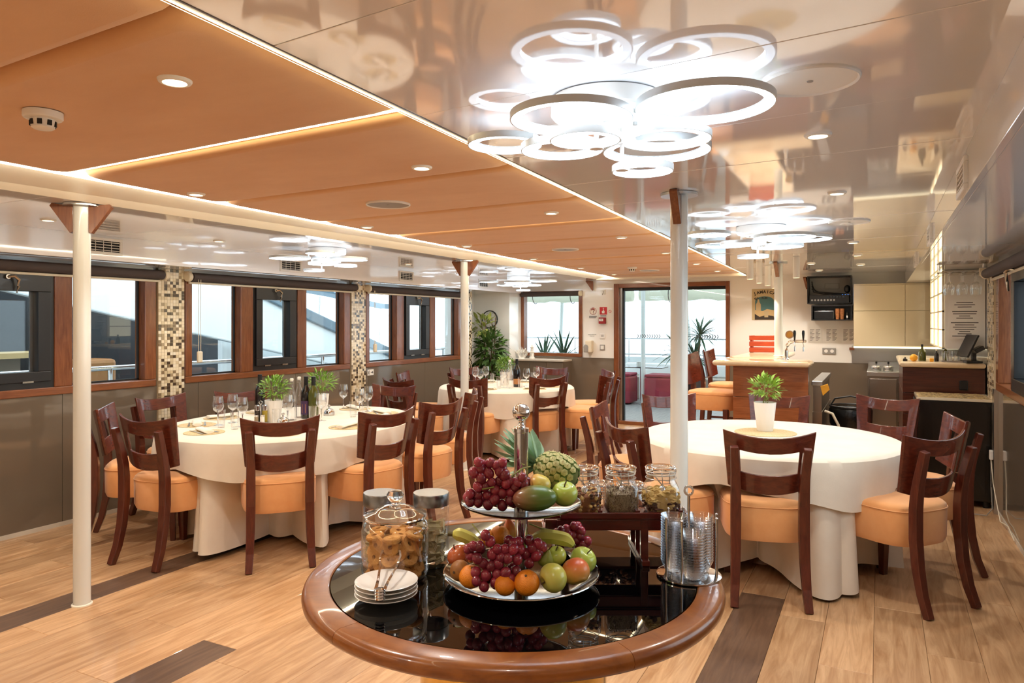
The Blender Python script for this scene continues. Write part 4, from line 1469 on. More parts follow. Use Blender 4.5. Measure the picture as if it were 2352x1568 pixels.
def setting(cx, cy, ang, r, groupset, k, where):
    """placemat, rolled napkin, knife and fork in front of a chair; ang = direction from table centre"""
    px, py = cx + r[0] * math.cos(ang), cy + r[1] * math.sin(ang)
    placemat((px, py, ZT), 0.125, 'oval woven straw mat at a place setting on the %s' % where, 'mats on the ' + where)
    rz = ang + PI / 2
    nb = thing('rolled_napkin', 'rolled white napkin with a band laid on the %s' % where, 'napkin', (px, py, ZT + 0.004), rz + [0.35, -0.25, 0.15, -0.5, 0.3][k % 5], 'napkins on the ' + where)
    rings = []
    for i, x_ in enumerate((-0.105, -0.10, -0.04, 0.0, 0.05, 0.10, 0.105)):
        rr = (0.016, 0.020, 0.021, 0.018, 0.021, 0.022, 0.017)[i]
        rings.append([(x_, rr * 1.5 * math.cos(2 * PI * q / 12), rr * 0.6 + rr * 0.6 * math.sin(2 * PI * q / 12)) for q in range(12)])
    MB().loft(rings).build('cloth', 'napkin', nb)
    MB().loft([[(x_, 0.0285 * math.cos(2 * PI * q / 16), 0.0110 + 0.0115 * math.sin(2 * PI * q / 16)) for q in range(16)] for x_ in (-0.014, 0.014)], cap=False).build('band', 'skin_card', nb)
    for nm, dy in (('fork', 0.05), ('knife', -0.05)):
        c = thing(nm, '%s beside a napkin on the %s' % (nm, where), nm, (px + 0, py + 0, ZT + 0.0048), rz + [0.2, -0.15, 0.1][k % 3], nm + 's on the ' + where)
        b = MB()
        b.sweep([(-0.10, dy, 0.002), (-0.03, dy, 0.004), (0.03, dy, 0.003)], [(-0.004, -0.001), (0.004, -0.001), (0.004, 0.001), (-0.004, 0.001)], scales=[1.3, 1, 0.7])
        b.build('handle', 'brushed', c)
        e = MB()
        if nm == 'knife':
            e.sweep([(0.03, dy, 0.003), (0.06, dy, 0.003), (0.105, dy, 0.003)], [(-0.007, -0.0006), (0.007, -0.0006), (0.007, 0.0006), (-0.007, 0.0006)], scales=[0.8, 1.2, 0.5])
        else:
            e.box((0.03, dy - 0.009, 0.002), (0.055, dy + 0.009, 0.0035))
            for q in range(4):
                yy = dy - 0.0075 + q * 0.005
                e.box((0.055, yy - 0.0012, 0.002), (0.095, yy + 0.0012, 0.0035))
        e.build('head' if nm == 'fork' else 'blade', 'brushed', c)


for k, i in enumerate(range(8, 17)):
    cx, cy = -3.77, 3.92
    ang = math.atan2((CH[i][1] - cy) / 0.95, (CH[i][0] - cx) / 0.78)
    setting(cx, cy, ang, (0.78 * 0.74, 0.95 * 0.76), None, k, 'wine bottle table')
for k, i in enumerate(range(17, 25)):
    cx, cy = -3.72, 7.14
    ang = math.atan2(CH[i][1] - cy, CH[i][0] - cx)
    setting(cx, cy, ang, (0.74 * 0.70, 0.74 * 0.70), None, k, 'far set table')
# ------------------------------------------------------------------ buffet table in the foreground
BX, BY, BR, BZ = -0.829, 1.628, 0.518, 0.80
bt = thing('buffet_table', 'round buffet table with glossy wooden rim, black glass top and brass drum base', 'table', (BX, BY, 0))
nseg = 5
for k in range(nseg):
    a0 = 2 * PI * k / nseg + 0.62
    a1 = a0 + 2 * PI / nseg - 0.002
    prof = [(0.452, -0.039), (0.498, -0.039), (0.509, -0.035), (0.516, -0.027), (0.518, -0.018), (0.515, -0.008), (0.509, -0.002), (0.500, 0.001), (0.457, 0.001), (0.454, -0.001), (0.452, -0.006)]
    rings = []
    for q in range(25):
        a = a0 + (a1 - a0) * q / 24
        rings.append([(r * math.cos(a), r * math.sin(a), BZ + z_) for r, z_ in prof])
    MB().loft(rings).build('rim_segment', 'buffet_wood', bt).data.set_sharp_from_angle(angle=D(32))
MB().lathe([(0, -0.038), (0.451, -0.038), (0.451, -0.001), (0, -0.001)], 96, (0, 0, BZ)).build('glass_top', 'black_glass', bt)
MB().lathe([(0, 0), (0.27, 0), (0.27, 0.04), (0.235, 0.05), (0.235, BZ - 0.0395), (0, BZ - 0.0395)], 64).build('drum_base', 'brass', bt)
BT = BZ - 0.001        # glass surface


def on(u, v, dz=0.0):
    return at_z(u, v, BT) + Vector((0, 0, dz))


RZ = YAW
# --- biscuit jar
jp = on(908, 1322)
jar = thing('cookie_jar', 'big clear glass jar with knob lid full of ring biscuits', 'jar', jp)
MB().lathe([(0, 0.001), (0.074, 0.001), (0.081, 0.008), (0.083, 0.02), (0.083, 0.120), (0.079, 0.134), (0.072, 0.140), (0.074, 0.148)], 48).build('jar_wall', 'clear', jar)
MB().lathe([(0, 0.003), (0.072, 0.004), (0.078, 0.012)], 48).build('jar_floor', 'clear', jar)
MB().tube([(0.0735 * math.cos(2 * PI * k / 48), 0.0735 * math.sin(2 * PI * k / 48), 0.148) for k in range(48)], 0.0035, 8, closed=True).build('jar_lip', 'solid_glass', jar)
MB().lathe([(0.0, 0.178), (0.02, 0.178), (0.045, 0.170), (0.052, 0.163), (0.078, 0.155), (0.079, 0.151), (0.072, 0.149)], 48).build('lid', 'clear', jar)
MB().lathe([(0, 0.176), (0.012, 0.178), (0.011, 0.184), (0.020, 0.192), (0.022, 0.202), (0.016, 0.212), (0, 0.215)], 24).build('lid_knob', 'solid_glass', jar)
bis = MB()
n_, m_2 = 24, 8
prof = [(0.0052, 0.0), (0.0062, -0.0050), (0.0200, -0.0056), (0.0225, -0.0025), (0.0225, 0.0025), (0.0200, 0.0056), (0.0062, 0.0050)]
bis.lathe(prof + [prof[0]], n_)
bme = bis.mesh('ring_biscuit', 'cookie')
rnd = random.Random(21)
layers = [0.008, 0.020, 0.033, 0.047, 0.062, 0.078, 0.094]
cnt = 0
for li, z_ in enumerate(layers):
    n_ = 8 if li < 6 else 6
    for q in range(n_):
        a = 2 * PI * (q + 0.5 * (li % 2)) / n_ + rnd.uniform(-.15, .15)
        r = 0.056 + rnd.uniform(-0.004, 0.002)
        o = obj('ring_biscuit', bme, None, jp + Vector((r * math.cos(a), r * math.sin(a), z_ + 0.012)))
        tilt = rnd.choice((1.0, 1.3, 1.45, 1.57)) if li else 0.5
        o.rotation_euler = (tilt * rnd.choice((-1, 1)) * 0.15, tilt, a)
        if li == 6:
            o.rotation_euler = (rnd.uniform(-.2, .2), rnd.uniform(0.0, 0.35), a)
        tag(o, 'golden ring biscuit in the knob lidded glass jar', 'biscuit', 'ring biscuits in the jar')
    for q in range(3 if li < 6 else 2):
        a = 2 * PI * q / 3 + li
        o = obj('ring_biscuit', bme, None, jp + Vector((0.022 * math.cos(a), 0.022 * math.sin(a), z_ + 0.01)))
        o.rotation_euler = (rnd.uniform(-.3, .3), rnd.uniform(-.3, .3), a)
        tag(o, 'golden ring biscuit in the knob lidded glass jar', 'biscuit', 'ring biscuits in the jar')

# --- steel lidded wafer jars
wme = MB().box((-0.021, -0.010, -0.0065), (0.021, 0.010, -0.0030)).box((-0.0205, -0.0095, -0.0030), (0.0205, 0.0095, -0.0008), mi=1).box((-0.021, -0.010, -0.0008), (0.021, 0.010, 0.0010)).box((-0.0205, -0.0095, 0.0010), (0.0205, 0.0095, 0.0032), mi=1).box((-0.021, -0.010, 0.0032), (0.021, 0.010, 0.0065)).mesh('wafer', ['wafer', 'wafer_cream'])
for jn, (u, v, lab, nl) in enumerate(((990, 1294, 'tall glass jar of wafers with brushed steel lid beside the fruit tray', 7), (876, 1294, 'tall glass jar with brushed steel lid hidden behind the biscuit jar', 5))):
    p = on(u, v)
    t = thing('steel_lid_jar', lab, 'jar', p)
    MB().lathe([(0, 0.001), (0.044, 0.001), (0.048, 0.006), (0.048, 0.150), (0.045, 0.160)], 40).build('jar_wall', 'clear', t)
    MB().lathe([(0.0475, 0.156), (0.0475, 0.184), (0.0460, 0.187), (0, 0.187)], 40).build('lid', 'lid_steel', t)
    for li in range(nl):
        for q in range(5):
            a = 2 * PI * q / 5 + li * 0.7 + rnd.uniform(-.2, .2)
            o = obj('wafer', wme, None, p + Vector((0.024 * math.cos(a), 0.024 * math.sin(a), 0.018 + li * 0.0135)))
            o.rotation_euler = (rnd.uniform(-1.3, 1.3), rnd.uniform(-.3, .3), a + PI / 2 + rnd.uniform(-.4, .4))
            tag(o, 'pale layered wafer in the steel lidded jar ' + ('beside the fruit tray' if jn == 0 else 'behind the biscuits'), 'wafer', 'wafers by the fruit tray' if jn == 0 else 'wafers behind the biscuits')

# --- stack of saucers with tongs
pp = on(886, 1374)
sme = MB().lathe([(0, 0.0), (0.035, 0.0), (0.040, 0.004), (0.068, 0.0125), (0.0715, 0.0150), (0.070, 0.0160), (0.066, 0.0145), (0.040, 0.0068), (0, 0.0062)], 48).mesh('saucer', 'porcelain')
for k in range(4):
    o = obj('saucer', sme, None, pp + Vector((0.002 * (k % 2), 0.0015 * ((k + 1) % 2), 0.0094 * k)))
    tag(o, ['lowest', 'second lowest', 'second highest', 'topmost'][k] + ' white porcelain saucer of the stack holding the tongs', 'saucer', 'stack of saucers')
tg = thing('serving_tongs', 'small steel tongs lying across the stack of white saucers', 'tongs', pp + Vector((0, 0, 0.046)), RZ)
for s in (-1, 1):
    MB().sweep([(s * 0.006, -0.072, -0.010), (s * 0.010, -0.066, 0.000), (s * 0.012, -0.03, 0.006), (s * 0.019, 0.03, 0.014), (s * 0.024, 0.062, 0.030), (s * 0.020, 0.076, 0.040)], [(-0.003, -0.0012), (0.003, -0.0012), (0.003, 0.0012), (-0.003, 0.0012)],
               scales=[1.6, 1.3, 1, 0.8, 0.8, 0.9]).build('arm', 'chrome', tg)
sp = MB()
for q in range(4):
    sp.lathe([(0.010, -0.003), (0.0125, 0.0), (0.010, 0.003)], 16, (0, -0.073, -0.018 + q * 0.0062))
sp.build('coil_spring', 'chrome', tg)

# --- two tier fruit stand
TC = on(1197, 1336.6)
TC.z = BT
fs_ = thing('fruit_stand', 'two tier steel fruit stand with a chrome ball finial', 'fruit stand', TC)
MB().lathe([(0, 0.004), (0.10, 0.004), (0.135, 0.004), (0.165, 0.012), (0.186, 0.026), (0.189, 0.0275), (0.187, 0.029), (0.164, 0.0155), (0.134, 0.008), (0, 0.008)], 72).build('lower_tray', 'tray_metal', fs_)
MB().tube([(0.188 * math.cos(2 * PI * k / 72), 0.188 * math.sin(2 * PI * k / 72), 0.028) for k in range(72)], 0.0022, 8, closed=True).build('lower_rim', 'chrome', fs_)
MB().lathe([(0, 0), (0.09, 0), (0.09, 0.004), (0, 0.004)], 40).build('foot_disc', 'rubber', fs_)
UZ = 0.180
MB().lathe([(0, UZ), (0.09, UZ), (0.12, UZ + 0.004), (0.144, UZ + 0.014), (0.146, UZ + 0.016), (0.143, UZ + 0.017), (0.118, UZ + 0.008), (0, UZ + 0.004)], 64).build('upper_tray', 'tray_metal', fs_)
MB().lathe([(0.016, 0.008), (0.016, UZ)], 32).build('lower_column', 'chrome', fs_)
MB().lathe([(0.0172, UZ + 0.004), (0.0172, 0.364), (0.0185, 0.365), (0.0185, 0.374), (0.012, 0.376), (0.007, 0.382), (0.0055, 0.390), (0.008, 0.395)], 32).build('upper_column', 'chrome', fs_)
MB().ball((0, 0, 0.413), 0.0215, 32, 20).build('ball_finial', 'chrome', fs_)
DC = -TC.x * SY + TC.y * CY


def fruit_body(r, kind):
    """profile of a fruit, unit radius about its centre"""
    pr = []
    n = 18
    for i in range(n + 1):
        t_ = PI * i / n
        rr, z_ = math.sin(t_), -math.cos(t_)
        if kind == 'apple':
            rr *= 1 + 0.05 * z_
            z_ *= 0.92
            z_ -= 0.26 * math.exp(-(rr / 0.28) ** 2) * (1 if z_ > 0 else -0.55)
        elif kind == 'pear':
            k_ = max(0.0, z_)
            rr *= 1 - 0.50 * k_ ** 1.4
            z_ = z_ * 0.95 + 0.42 * k_ ** 2
        elif kind == 'orange':
            z_ *= 0.95
        pr.append((max(rr, 0) * r, z_ * r))
    pr[0], pr[-1] = (0, pr[0][1]), (0, pr[-1][1])
    return pr


def fruit(name, label, u, v, d, rpx, kind, mname, axis=(0, 0, 1), stem=True, group=None):
    p = at_depth(u, v, d)
    r = rpx / F_PX * d
    t = thing(name, label, name.split('_')[-1], p, group=group)
    MB().lathe(fruit_body(r, kind), 32, axis=axis).build('flesh', mname, t)
    if stem:
        a = Vector(axis).normalized()
        top = a * r * (0.66 if kind == 'apple' else 1.36 if kind == 'pear' else 0.93)
        MB().tube([top, top + a * r * 0.28 + Vector((0.002, 0.001, 0)), top + a * r * 0.5 + Vector((0.005, 0.002, 0.001))] if kind != 'orange' else [top, top + a * 0.002], 0.0016 if kind != 'orange' else 0.003, 6).build('stem', 'stem_brown', t)
    return t


F = -SY, CY           # view axis in plan
dn = DC
fruit('red_apple', 'dark red apple at the edge of the lower fruit tray', 1054, 1277, dn - 0.02, 27, 'apple', 'red_apple', (-0.4, -0.3, 0.8))
fruit('russet_pear', 'brown russet pear lying at the edge of the lower tray', 1057, 1310, dn - 0.07, 24, 'orange', 'russet', (-0.1, -0.9, 0.1))
fruit('orange', 'orange half covered by grapes beside the russet pear', 1081, 1324, dn - 0.09, 27, 'orange', 'orange_peel', (0.3, -0.3, 0.9))
fruit('orange', 'orange at the front edge of the lower tray', 1210, 1338, dn - 0.125, 29.5, 'orange', 'orange_peel', (0.2, -0.6, 0.8))
fruit('orange', 'orange hidden under the hanging grapes', 1160, 1343, dn - 0.12, 25, 'orange', 'orange_peel', (0.3, 0.2, 0.9))
fruit('yellow_apple', 'yellow green apple with a dent at the front of the lower tray', 1271, 1326, dn - 0.115, 33.5, 'apple', 'yellow_apple', (-0.55, -0.75, -0.25))
fruit('blush_peach', 'orange and yellow blushed peach near the tray edge', 1322, 1311, dn - 0.075, 33, 'apple', 'blush_pear', (0.45, -0.3, -0.8), stem=False)
fruit('green_apple', 'green apple behind the blushed peach on the lower tray', 1339, 1286, dn - 0.02, 31, 'apple', 'green_apple', (0.5, -0.1, 0.8))
fruit('green_apple', 'small green apple in the middle of the lower tray', 1278, 1276, dn - 0.03, 23, 'apple', 'green_apple', (0.1, -0.4, 0.9))
fruit('green_pear', 'mottled green pear with a dark stalk on the lower tray', 1253, 1284, dn - 0.055, 19, 'pear', 'green_pear', (0.35, -0.1, 0.9))
fruit('orange', 'orange at the back of the lower tray by the column', 1148, 1229, dn + 0.06, 23, 'orange', 'orange_peel', (0, 0, 1))
fruit('yellow_pear', 'yellow pear standing at the back of the lower tray', 1172, 1219, dn + 0.085, 21, 'pear', 'blush_pear', (-0.25, 0.1, 1))
fruit('orange', 'second orange at the back of the lower tray behind the grapes', 1124, 1236, dn + 0.055, 20, 'orange', 'orange_peel', (0, 0, 1))
fruit('green_apple', 'shiny green apple on the upper tray beside the mango', 1297, 1134, dn - 0.04, 30, 'apple', 'green_apple', (0.12, -0.4, 0.9))
fruit('peach', 'yellow peach on the upper tray behind the mango', 1239, 1112, dn - 0.04, 26, 'apple', 'peach_apple', (0.3, 0.2, 0.9), stem=False)
# mango
mp_ = at_depth(1228, 1144, dn - 0.085)
mg = thing('mango', 'large green mango with a reddish end lying on the upper tray', 'mango', mp_)
MB().ball((0, 0, 0), 0.0325, 32, 20, sc=(1.58, 0.92, 0.92), rot=Matrix.Rotation(-0.06, 3, 'Y')).build('flesh', 'mango', mg).rotation_euler = (0, 0, RZ)
MB().cyl((-0.046 * CY, -0.046 * SY, -0.006), (-0.053 * CY, -0.053 * SY, -0.007), 0.003, 0.002, 8).build('stalk_scar', 'stem_brown', mg)


def banana(label, pts, d, r):
    t = thing('banana', label, 'banana', at_depth(*pts[0], d))
    o = at_depth(*pts[0], d)
    ps = [at_depth(u, v, d) - o for u, v in pts]
    # smooth the path
    fine = []
    for i in range(len(ps) - 1):
        for q in range(4):
            s = q / 4
            p0, p1, p2, p3 = ps[max(i - 1, 0)], ps[i], ps[i + 1], ps[min(i + 2, len(ps) - 1)]
            fine.append(0.5 * ((2 * p1) + (-p0 + p2) * s + (2 * p0 - 5 * p1 + 4 * p2 - p3) * s * s + (-p0 + 3 * p1 - 3 * p2 + p3) * s ** 3))
    fine.append(ps[-1])
    n = len(fine)
    sc_ = [min(1, 0.42 + 2.2 * min(i, n - 1 - i) / (n - 1)) for i in range(n)]
    MB().tube(fine, r, 7, scales=sc_).build('peel', 'banana', t)
    b = MB()
    e = (fine[0] - fine[1]).normalized()
    b.tube([fine[0] - e * 0.003, fine[0] + e * 0.012], r * 0.36, 7)
    e = (fine[-1] - fine[-2]).normalized()
    b.tube([fine[-1] - e * 0.002, fine[-1] + e * 0.004], r * 0.35, 7)
    b.build('tips', 'banana_tip', t)


banana('banana with green stalk pointing towards the wafer jar', [(1040, 1226), (1056, 1228), (1078, 1237), (1104, 1252)], dn + 0.03, 0.0165)
banana('yellow banana lying across the lower tray behind the green pear', [(1222, 1236), (1245, 1232), (1275, 1234), (1300, 1240), (1316, 1252)], dn + 0.015, 0.0175)


# grapes
gme = MB().ball((0, 0, 0), 0.0127, 18, 12, sc=(0.95, 0.95, 1.08)).mesh('grape', 'grape')


def grapes(label, base_uv, spots, d0, dspread, seed, stem_pts):
    rnd = random.Random(seed)
    o0 = at_depth(*base_uv, d0)
    t = thing('grape_bunch', label, 'grapes', o0)
    for (u, v) in spots:
        dd = d0 + rnd.uniform(-0.006, 0.006)
        g = obj('grape', gme, t, at_depth(u, v, dd) - o0)
        g.rotation_euler = (rnd.uniform(-.6, .6), rnd.uniform(-.6, .6), rnd.uniform(0, 6))
        s = rnd.uniform(0.9, 1.05)
        g.scale = (s, s, s)
        if rnd.random() < dspread:
            g = obj('grape', gme, t, at_depth(u + rnd.uniform(-10, 10), v + rnd.uniform(-6, 8), dd + 0.022) - o0)
            g.rotation_euler = (rnd.uniform(-.6, .6), rnd.uniform(-.6, .6), 0)
    b = MB()
    for pts in stem_pts:
        b.tube([at_depth(u, v, d0 + dd) - o0 for u, v, dd in pts], 0.0018, 6)
    b.build('stem', 'stem_green', t)


def cf(l, sx=3.135, ox=1000, oy=900):
    return [(ox + x / sx, oy + y / sx) for x, y in l]


grapes('big bunch of red grapes piled on the front of the lower tray', (1150, 1290), cf([(315, 1110), (395, 1075), (445, 1130), (255, 1180), (300, 1195), (345, 1230), (410, 1165), (455, 1235), (520, 1195), (590, 1205), (290, 1295), (365, 1320), (235, 1130), (430, 1370), (505, 1300), (585, 1290), (545, 1345), (350, 1400), (295, 1360), (500, 1130), (445, 1305), (360, 1030), (270, 1110), (400, 1250), (560, 1130), (470, 1190)]),
       dn - 0.115, 0.45, 1, [[(1085, 1204, 0.08), (1100, 1222, 0.03), (1118, 1245, 0.012)], [(1118, 1245, 0.012), (1150, 1285, 0.014)], [(1150, 1285, 0.014), (1170, 1320, 0.014)]])
grapes('bunch of red grapes in the middle of the lower tray before the column', (1225, 1255), cf([(530, 1070), (600, 1080), (675, 1070), (740, 1090), (770, 1115), (725, 1180), (675, 1230), (610, 1130), (700, 1125), (650, 1165), (560, 1090), (745, 1150)]),
       dn - 0.075, 0.5, 2, [[(1215, 1225, 0.03), (1222, 1250, 0.015)], [(1222, 1250, 0.015), (1216, 1285, 0.012)]])
grapes('small bunch of paler red grapes at the far edge of the lower tray', (1318, 1225), cf([(905, 1000), (945, 990), (1000, 965), (1050, 1000), (990, 1030), (1040, 1040), (1065, 1100), (1090, 1075), (1010, 1070), (960, 1030), (925, 1030)]),
       dn + 0.075, 0.4, 3, [[(1215, 1202, 0.0), (1240, 1212, 0.0), (1280, 1220, 0.0), (1318, 1225, 0.01)], [(1240, 1212, 0.0), (1256, 1222, 0.0)]])
grapes('large bunch of red grapes heaped on the upper tray', (1150, 1115), cf([(310, 505), (325, 550), (395, 510), (480, 510), (275, 580), (385, 585), (460, 570), (330, 620), (500, 595), (405, 650), (460, 640), (510, 660), (305, 680), (250, 730), (305, 735), (375, 745), (250, 785), (310, 795), (430, 700), (480, 730), (545, 720), (380, 810), (425, 775), (480, 815), (540, 785), (575, 680), (625, 615), (635, 660), (590, 650), (440, 530), (360, 680), (540, 640)]),
       dn - 0.07, 0.55, 4, [[(1218, 1071, 0.05), (1198, 1076, 0.02), (1180, 1090, 0.0), (1168, 1104, 0.0)], [(1198, 1076, 0.02), (1188, 1096, 0.0), (1178, 1110, 0.01)], [(1135, 1118, -0.012), (1110, 1123, -0.012), (1098, 1121, 0.0)]])

# pineapple
pa = at_depth(1232, 1066, dn + 0.075)
pe = at_depth(1322, 1098, dn + 0.03)
axis = (pe - pa).normalized()
pine = thing('pineapple', 'whole pineapple lying on the upper tray behind the column', 'pineapple', pa)
Lp = (pe - pa).length
q4 = rot_to(axis)
Rp = 0.046


def pr(s):
    return Rp * (max(0.0, 1 - (2 * abs(s - 0.52)) ** 3.2)) ** 0.5 if 0 < s < 1.04 else 0.0


prof = [(0, 0)] + [(max(0.004, pr(0.04 + 0.94 * k / 14)) * 0.95, Lp * (0.02 + 0.97 * k / 14)) for k in range(15)] + [(0, Lp)]
MB().lathe(prof, 28, axis=axis).build('core', 'pineapple_core', pine)
eye = MB()
eye.lathe([(0.0115, -0.003), (0.0092, 0.0014)], 6, smooth=False)
eye.lathe([(0.0092, 0.0014), (0.0050, 0.0028), (0, 0.0024)], 6, mi=2)
eye.add([(-0.0015, -0.002, 0.003), (0.0015, -0.002, 0.003), (0, 0.004, 0.0070)], [(0, 1, 2)], mi=1)
eme = eye.mesh('eye', ['pineapple_eye', 'pineapple_spike', 'pineapple_pale'])
rowsn = 8
for j in range(rowsn):
    s = 0.08 + 0.86 * j / (rowsn - 1)
    rr = pr(s)
    n = max(6, int(2 * PI * rr / 0.0200))
    for i in range(n):
        a = 2 * PI * (i + 0.5 * (j % 2)) / n
        loc = q4 @ Vector((rr * 0.96 * math.cos(a), rr * 0.96 * math.sin(a), Lp * s))
        nrm = q4 @ Vector((math.cos(a), math.sin(a), (s - 0.5) * 1.3))
        o = obj('eye', eme, pine)
        o.matrix_local = Matrix.Translation(loc) @ rot_to(nrm)
clm = leaf_mesh('crown_leaf', 0.080, 0.0180, 'crown_leaf', -0.15, 0.35)
rnd = random.Random(5)
for k in range(30):
    a = 2.399 * k
    sp_ = 0.10 + 1.05 * (k / 30)
    d_ = q4 @ Vector((math.sin(sp_) * math.cos(a), math.sin(sp_) * math.sin(a), -math.cos(sp_)))
    d_ = d_ + Vector((0, 0, 0.16))
    o = obj('crown_leaf', clm, pine)
    start = q4 @ Vector((0.008 * math.cos(a), 0.008 * math.sin(a), 0.004 - 0.016 * (1 - k / 30)))
    o.matrix_local = leaf_matrix(start, d_, rnd.uniform(-.3, .3)) @ Matrix.Scale(1.45 - 0.5 * k / 30, 4)

# --- wooden jar rack (two steps) with clip top jars
RK = on(1440, 1292)
rk = thing('jar_rack', 'dark red wooden two step rack carrying the clip top jars', 'rack', RK, RZ)
RH = 0.116
lx0, lx1 = -0.215, 0.162
for y_, z_ in ((0.0, RH), (0.075, RH)):
    MB().box((lx0, y_ - 0.006, z_ - 0.030), (lx1, y_ + 0.006, z_ - 0.002)).build('rail', 'rack_wood', rk, bevel=0.002)
MB().box((lx0 + 0.04, -0.014, RH + 0.002), (lx1 + 0.01, -0.004, RH + 0.018)).build('front_lip', 'rack_wood', rk, bevel=0.002)
MB().box((lx0 + 0.04, -0.008, RH - 0.001), (lx1 + 0.01, 0.095, RH + 0.004)).build('shelf', 'rack_wood', rk)
for x_ in (-0.07, 0.028, 0.142):
    MB().box((x_ - 0.006, -0.004, RH + 0.004), (x_ + 0.006, 0.092, RH + 0.022)).build('divider', 'rack_wood', rk, bevel=0.0015)
for x_ in (-0.175, 0.045):
    for y_ in (0.0, 0.075):
        MB().box((x_ - 0.010, y_ - 0.008, 0), (x_ + 0.010, y_ + 0.008, RH - 0.002)).build('leg', 'rack_wood', rk, bevel=0.002)
    MB().box((x_ - 0.010, -0.03, 0), (x_ + 0.010, 0.20, 0.014)).build('runner', 'rack_wood', rk, bevel=0.002)
MB().box((lx0, 0.12, 0.050), (lx1, 0.20, 0.058)).build('lower_shelf', 'rack_wood', rk)
for x_ in (-0.175, 0.045):
    MB().box((x_ - 0.010, 0.15, 0.014), (x_ + 0.010, 0.165, 0.050)).build('leg', 'rack_wood', rk)
MR = Matrix.Translation(RK) @ Matrix.Rotation(RZ, 4, 'Z')


def clip_jar(x_, y_, z_, label, s=1.0):
    p = MR @ Vector((x_, y_, z_))
    t = thing('clip_jar', label, 'jar', p, RZ + 0.1)
    hx = 0.0425 * s
    body = []
    for zz, k in ((0.001, 0.86), (0.006, 0.97), (0.015, 1.0), (0.070, 1.0), (0.082, 0.96), (0.090, 0.88), (0.096, 0.86), (0.104, 0.86)):
        pw_ = 4.5 if zz < 0.08 else 2.2
        body.append([(a * k, b * k, zz * s) for a, b in superloop(hx, hx, 32, pw_)])
    MB().loft(body, cap=False).build('jar_wall', 'clear', t)
    MB().lathe([(0, 0.002), (hx * 0.9, 0.002)], 24).build('jar_floor', 'clear', t)
    MB().lathe([(0.0375 * s, 0.104 * s), (0.041 * s, 0.107 * s), (0.041 * s, 0.116 * s), (0.036 * s, 0.121 * s), (0.026 * s, 0.122 * s), (0.020 * s, 0.118 * s), (0, 0.118 * s)], 32).build('lid', 'clear', t)
    MB().tube([(0.0395 * s * math.cos(2 * PI * k / 32), 0.0395 * s * math.sin(2 * PI * k / 32), 0.121 * s) for k in range(32)], 0.0028, 6, closed=True).build('lid_edge', 'solid_glass', t)
    MB().tube([(0.0378 * s * math.cos(2 * PI * k / 32), 0.0378 * s * math.sin(2 * PI * k / 32), 0.1045 * s) for k in range(32)], 0.002, 6, closed=True).build('seal', 'skin_card', t)
    w = MB()
    for zz in (0.094, 0.112):
        w.tube([(0.0405 * s * math.cos(2 * PI * k / 32), 0.0405 * s * math.sin(2 * PI * k / 32), zz * s) for k in range(32)], 0.0011, 6, closed=True)
    for sx in (-0.010, 0.010):
        w.tube([(sx, -0.040 * s, 0.114 * s), (sx, -0.045 * s, 0.100 * s), (sx * 0.9, -0.044 * s, 0.084 * s)], 0.0011, 6)
    w.tube([(-0.014, -0.044 * s, 0.086 * s), (0.014, -0.044 * s, 0.086 * s)], 0.0012, 6)
    w.build('wire_clasp', 'brushed', t)
    return p, hx


def filling(p, hx, z1, mname, kind, label, seed, n=240, cat='nuts'):
    rnd = random.Random(seed)
    b = MB()
    rings = [[(a * k, c * k, zz) for a, c in superloop(hx * 0.93, hx * 0.93, 32, 4.5)] for zz, k in ((0.004, 0.92), (0.010, 1.0), (z1 - 0.006, 1.0), (z1, 0.8))]
    b.loft(rings)
    for k in range(n):
        side = rnd.random() < 0.75
        if side:
            a = rnd.uniform(0, 2 * PI)
            ca, sa = math.cos(a), math.sin(a)
            pos = Vector((hx * 0.94 * math.copysign(abs(ca) ** (2 / 4.5), ca), hx * 0.94 * math.copysign(abs(sa) ** (2 / 4.5), sa), rnd.uniform(0.008, z1)))
            pos = Vector((pos.x * 0.97, pos.y * 0.97, pos.z))
        else:
            pos = Vector((rnd.uniform(-1, 1) * hx * 0.8, rnd.uniform(-1, 1) * hx * 0.8, z1 + rnd.uniform(-0.003, 0.004)))
        rm = Matrix.Rotation(rnd.uniform(0, 6), 3, 'X') @ Matrix.Rotation(rnd.uniform(0, 6), 3, 'Z')
        if kind == 'seed':
            b.ball(pos, 0.0030, 5, 4, (0.38, 0.38, 1.0), mi=rnd.choice((0, 0, 1)), rot=rm)
        elif kind == 'chips':
            t_ = MB().lathe([(0, -0.0018), (0.008, -0.0016), (0.009, 0), (0.008, 0.0016), (0, 0.0018)], 9)
            b.add([rm @ Vector(v) * rnd.uniform(0.7, 1.1) + pos for v in t_.v], t_.f, True, mi=0 if pos.z > 0.03 else 1)
        else:
            b.ball(pos, rnd.uniform(0.005, 0.0075), 7, 5, (1, 0.75, 0.6), mi=rnd.choice((0, 1, 2)), rot=rm)
    o = b.build('jar_filling', mname, None, p, RZ + 0.1)
    o['kind'] = 'stuff'
    tag(o, label, cat)


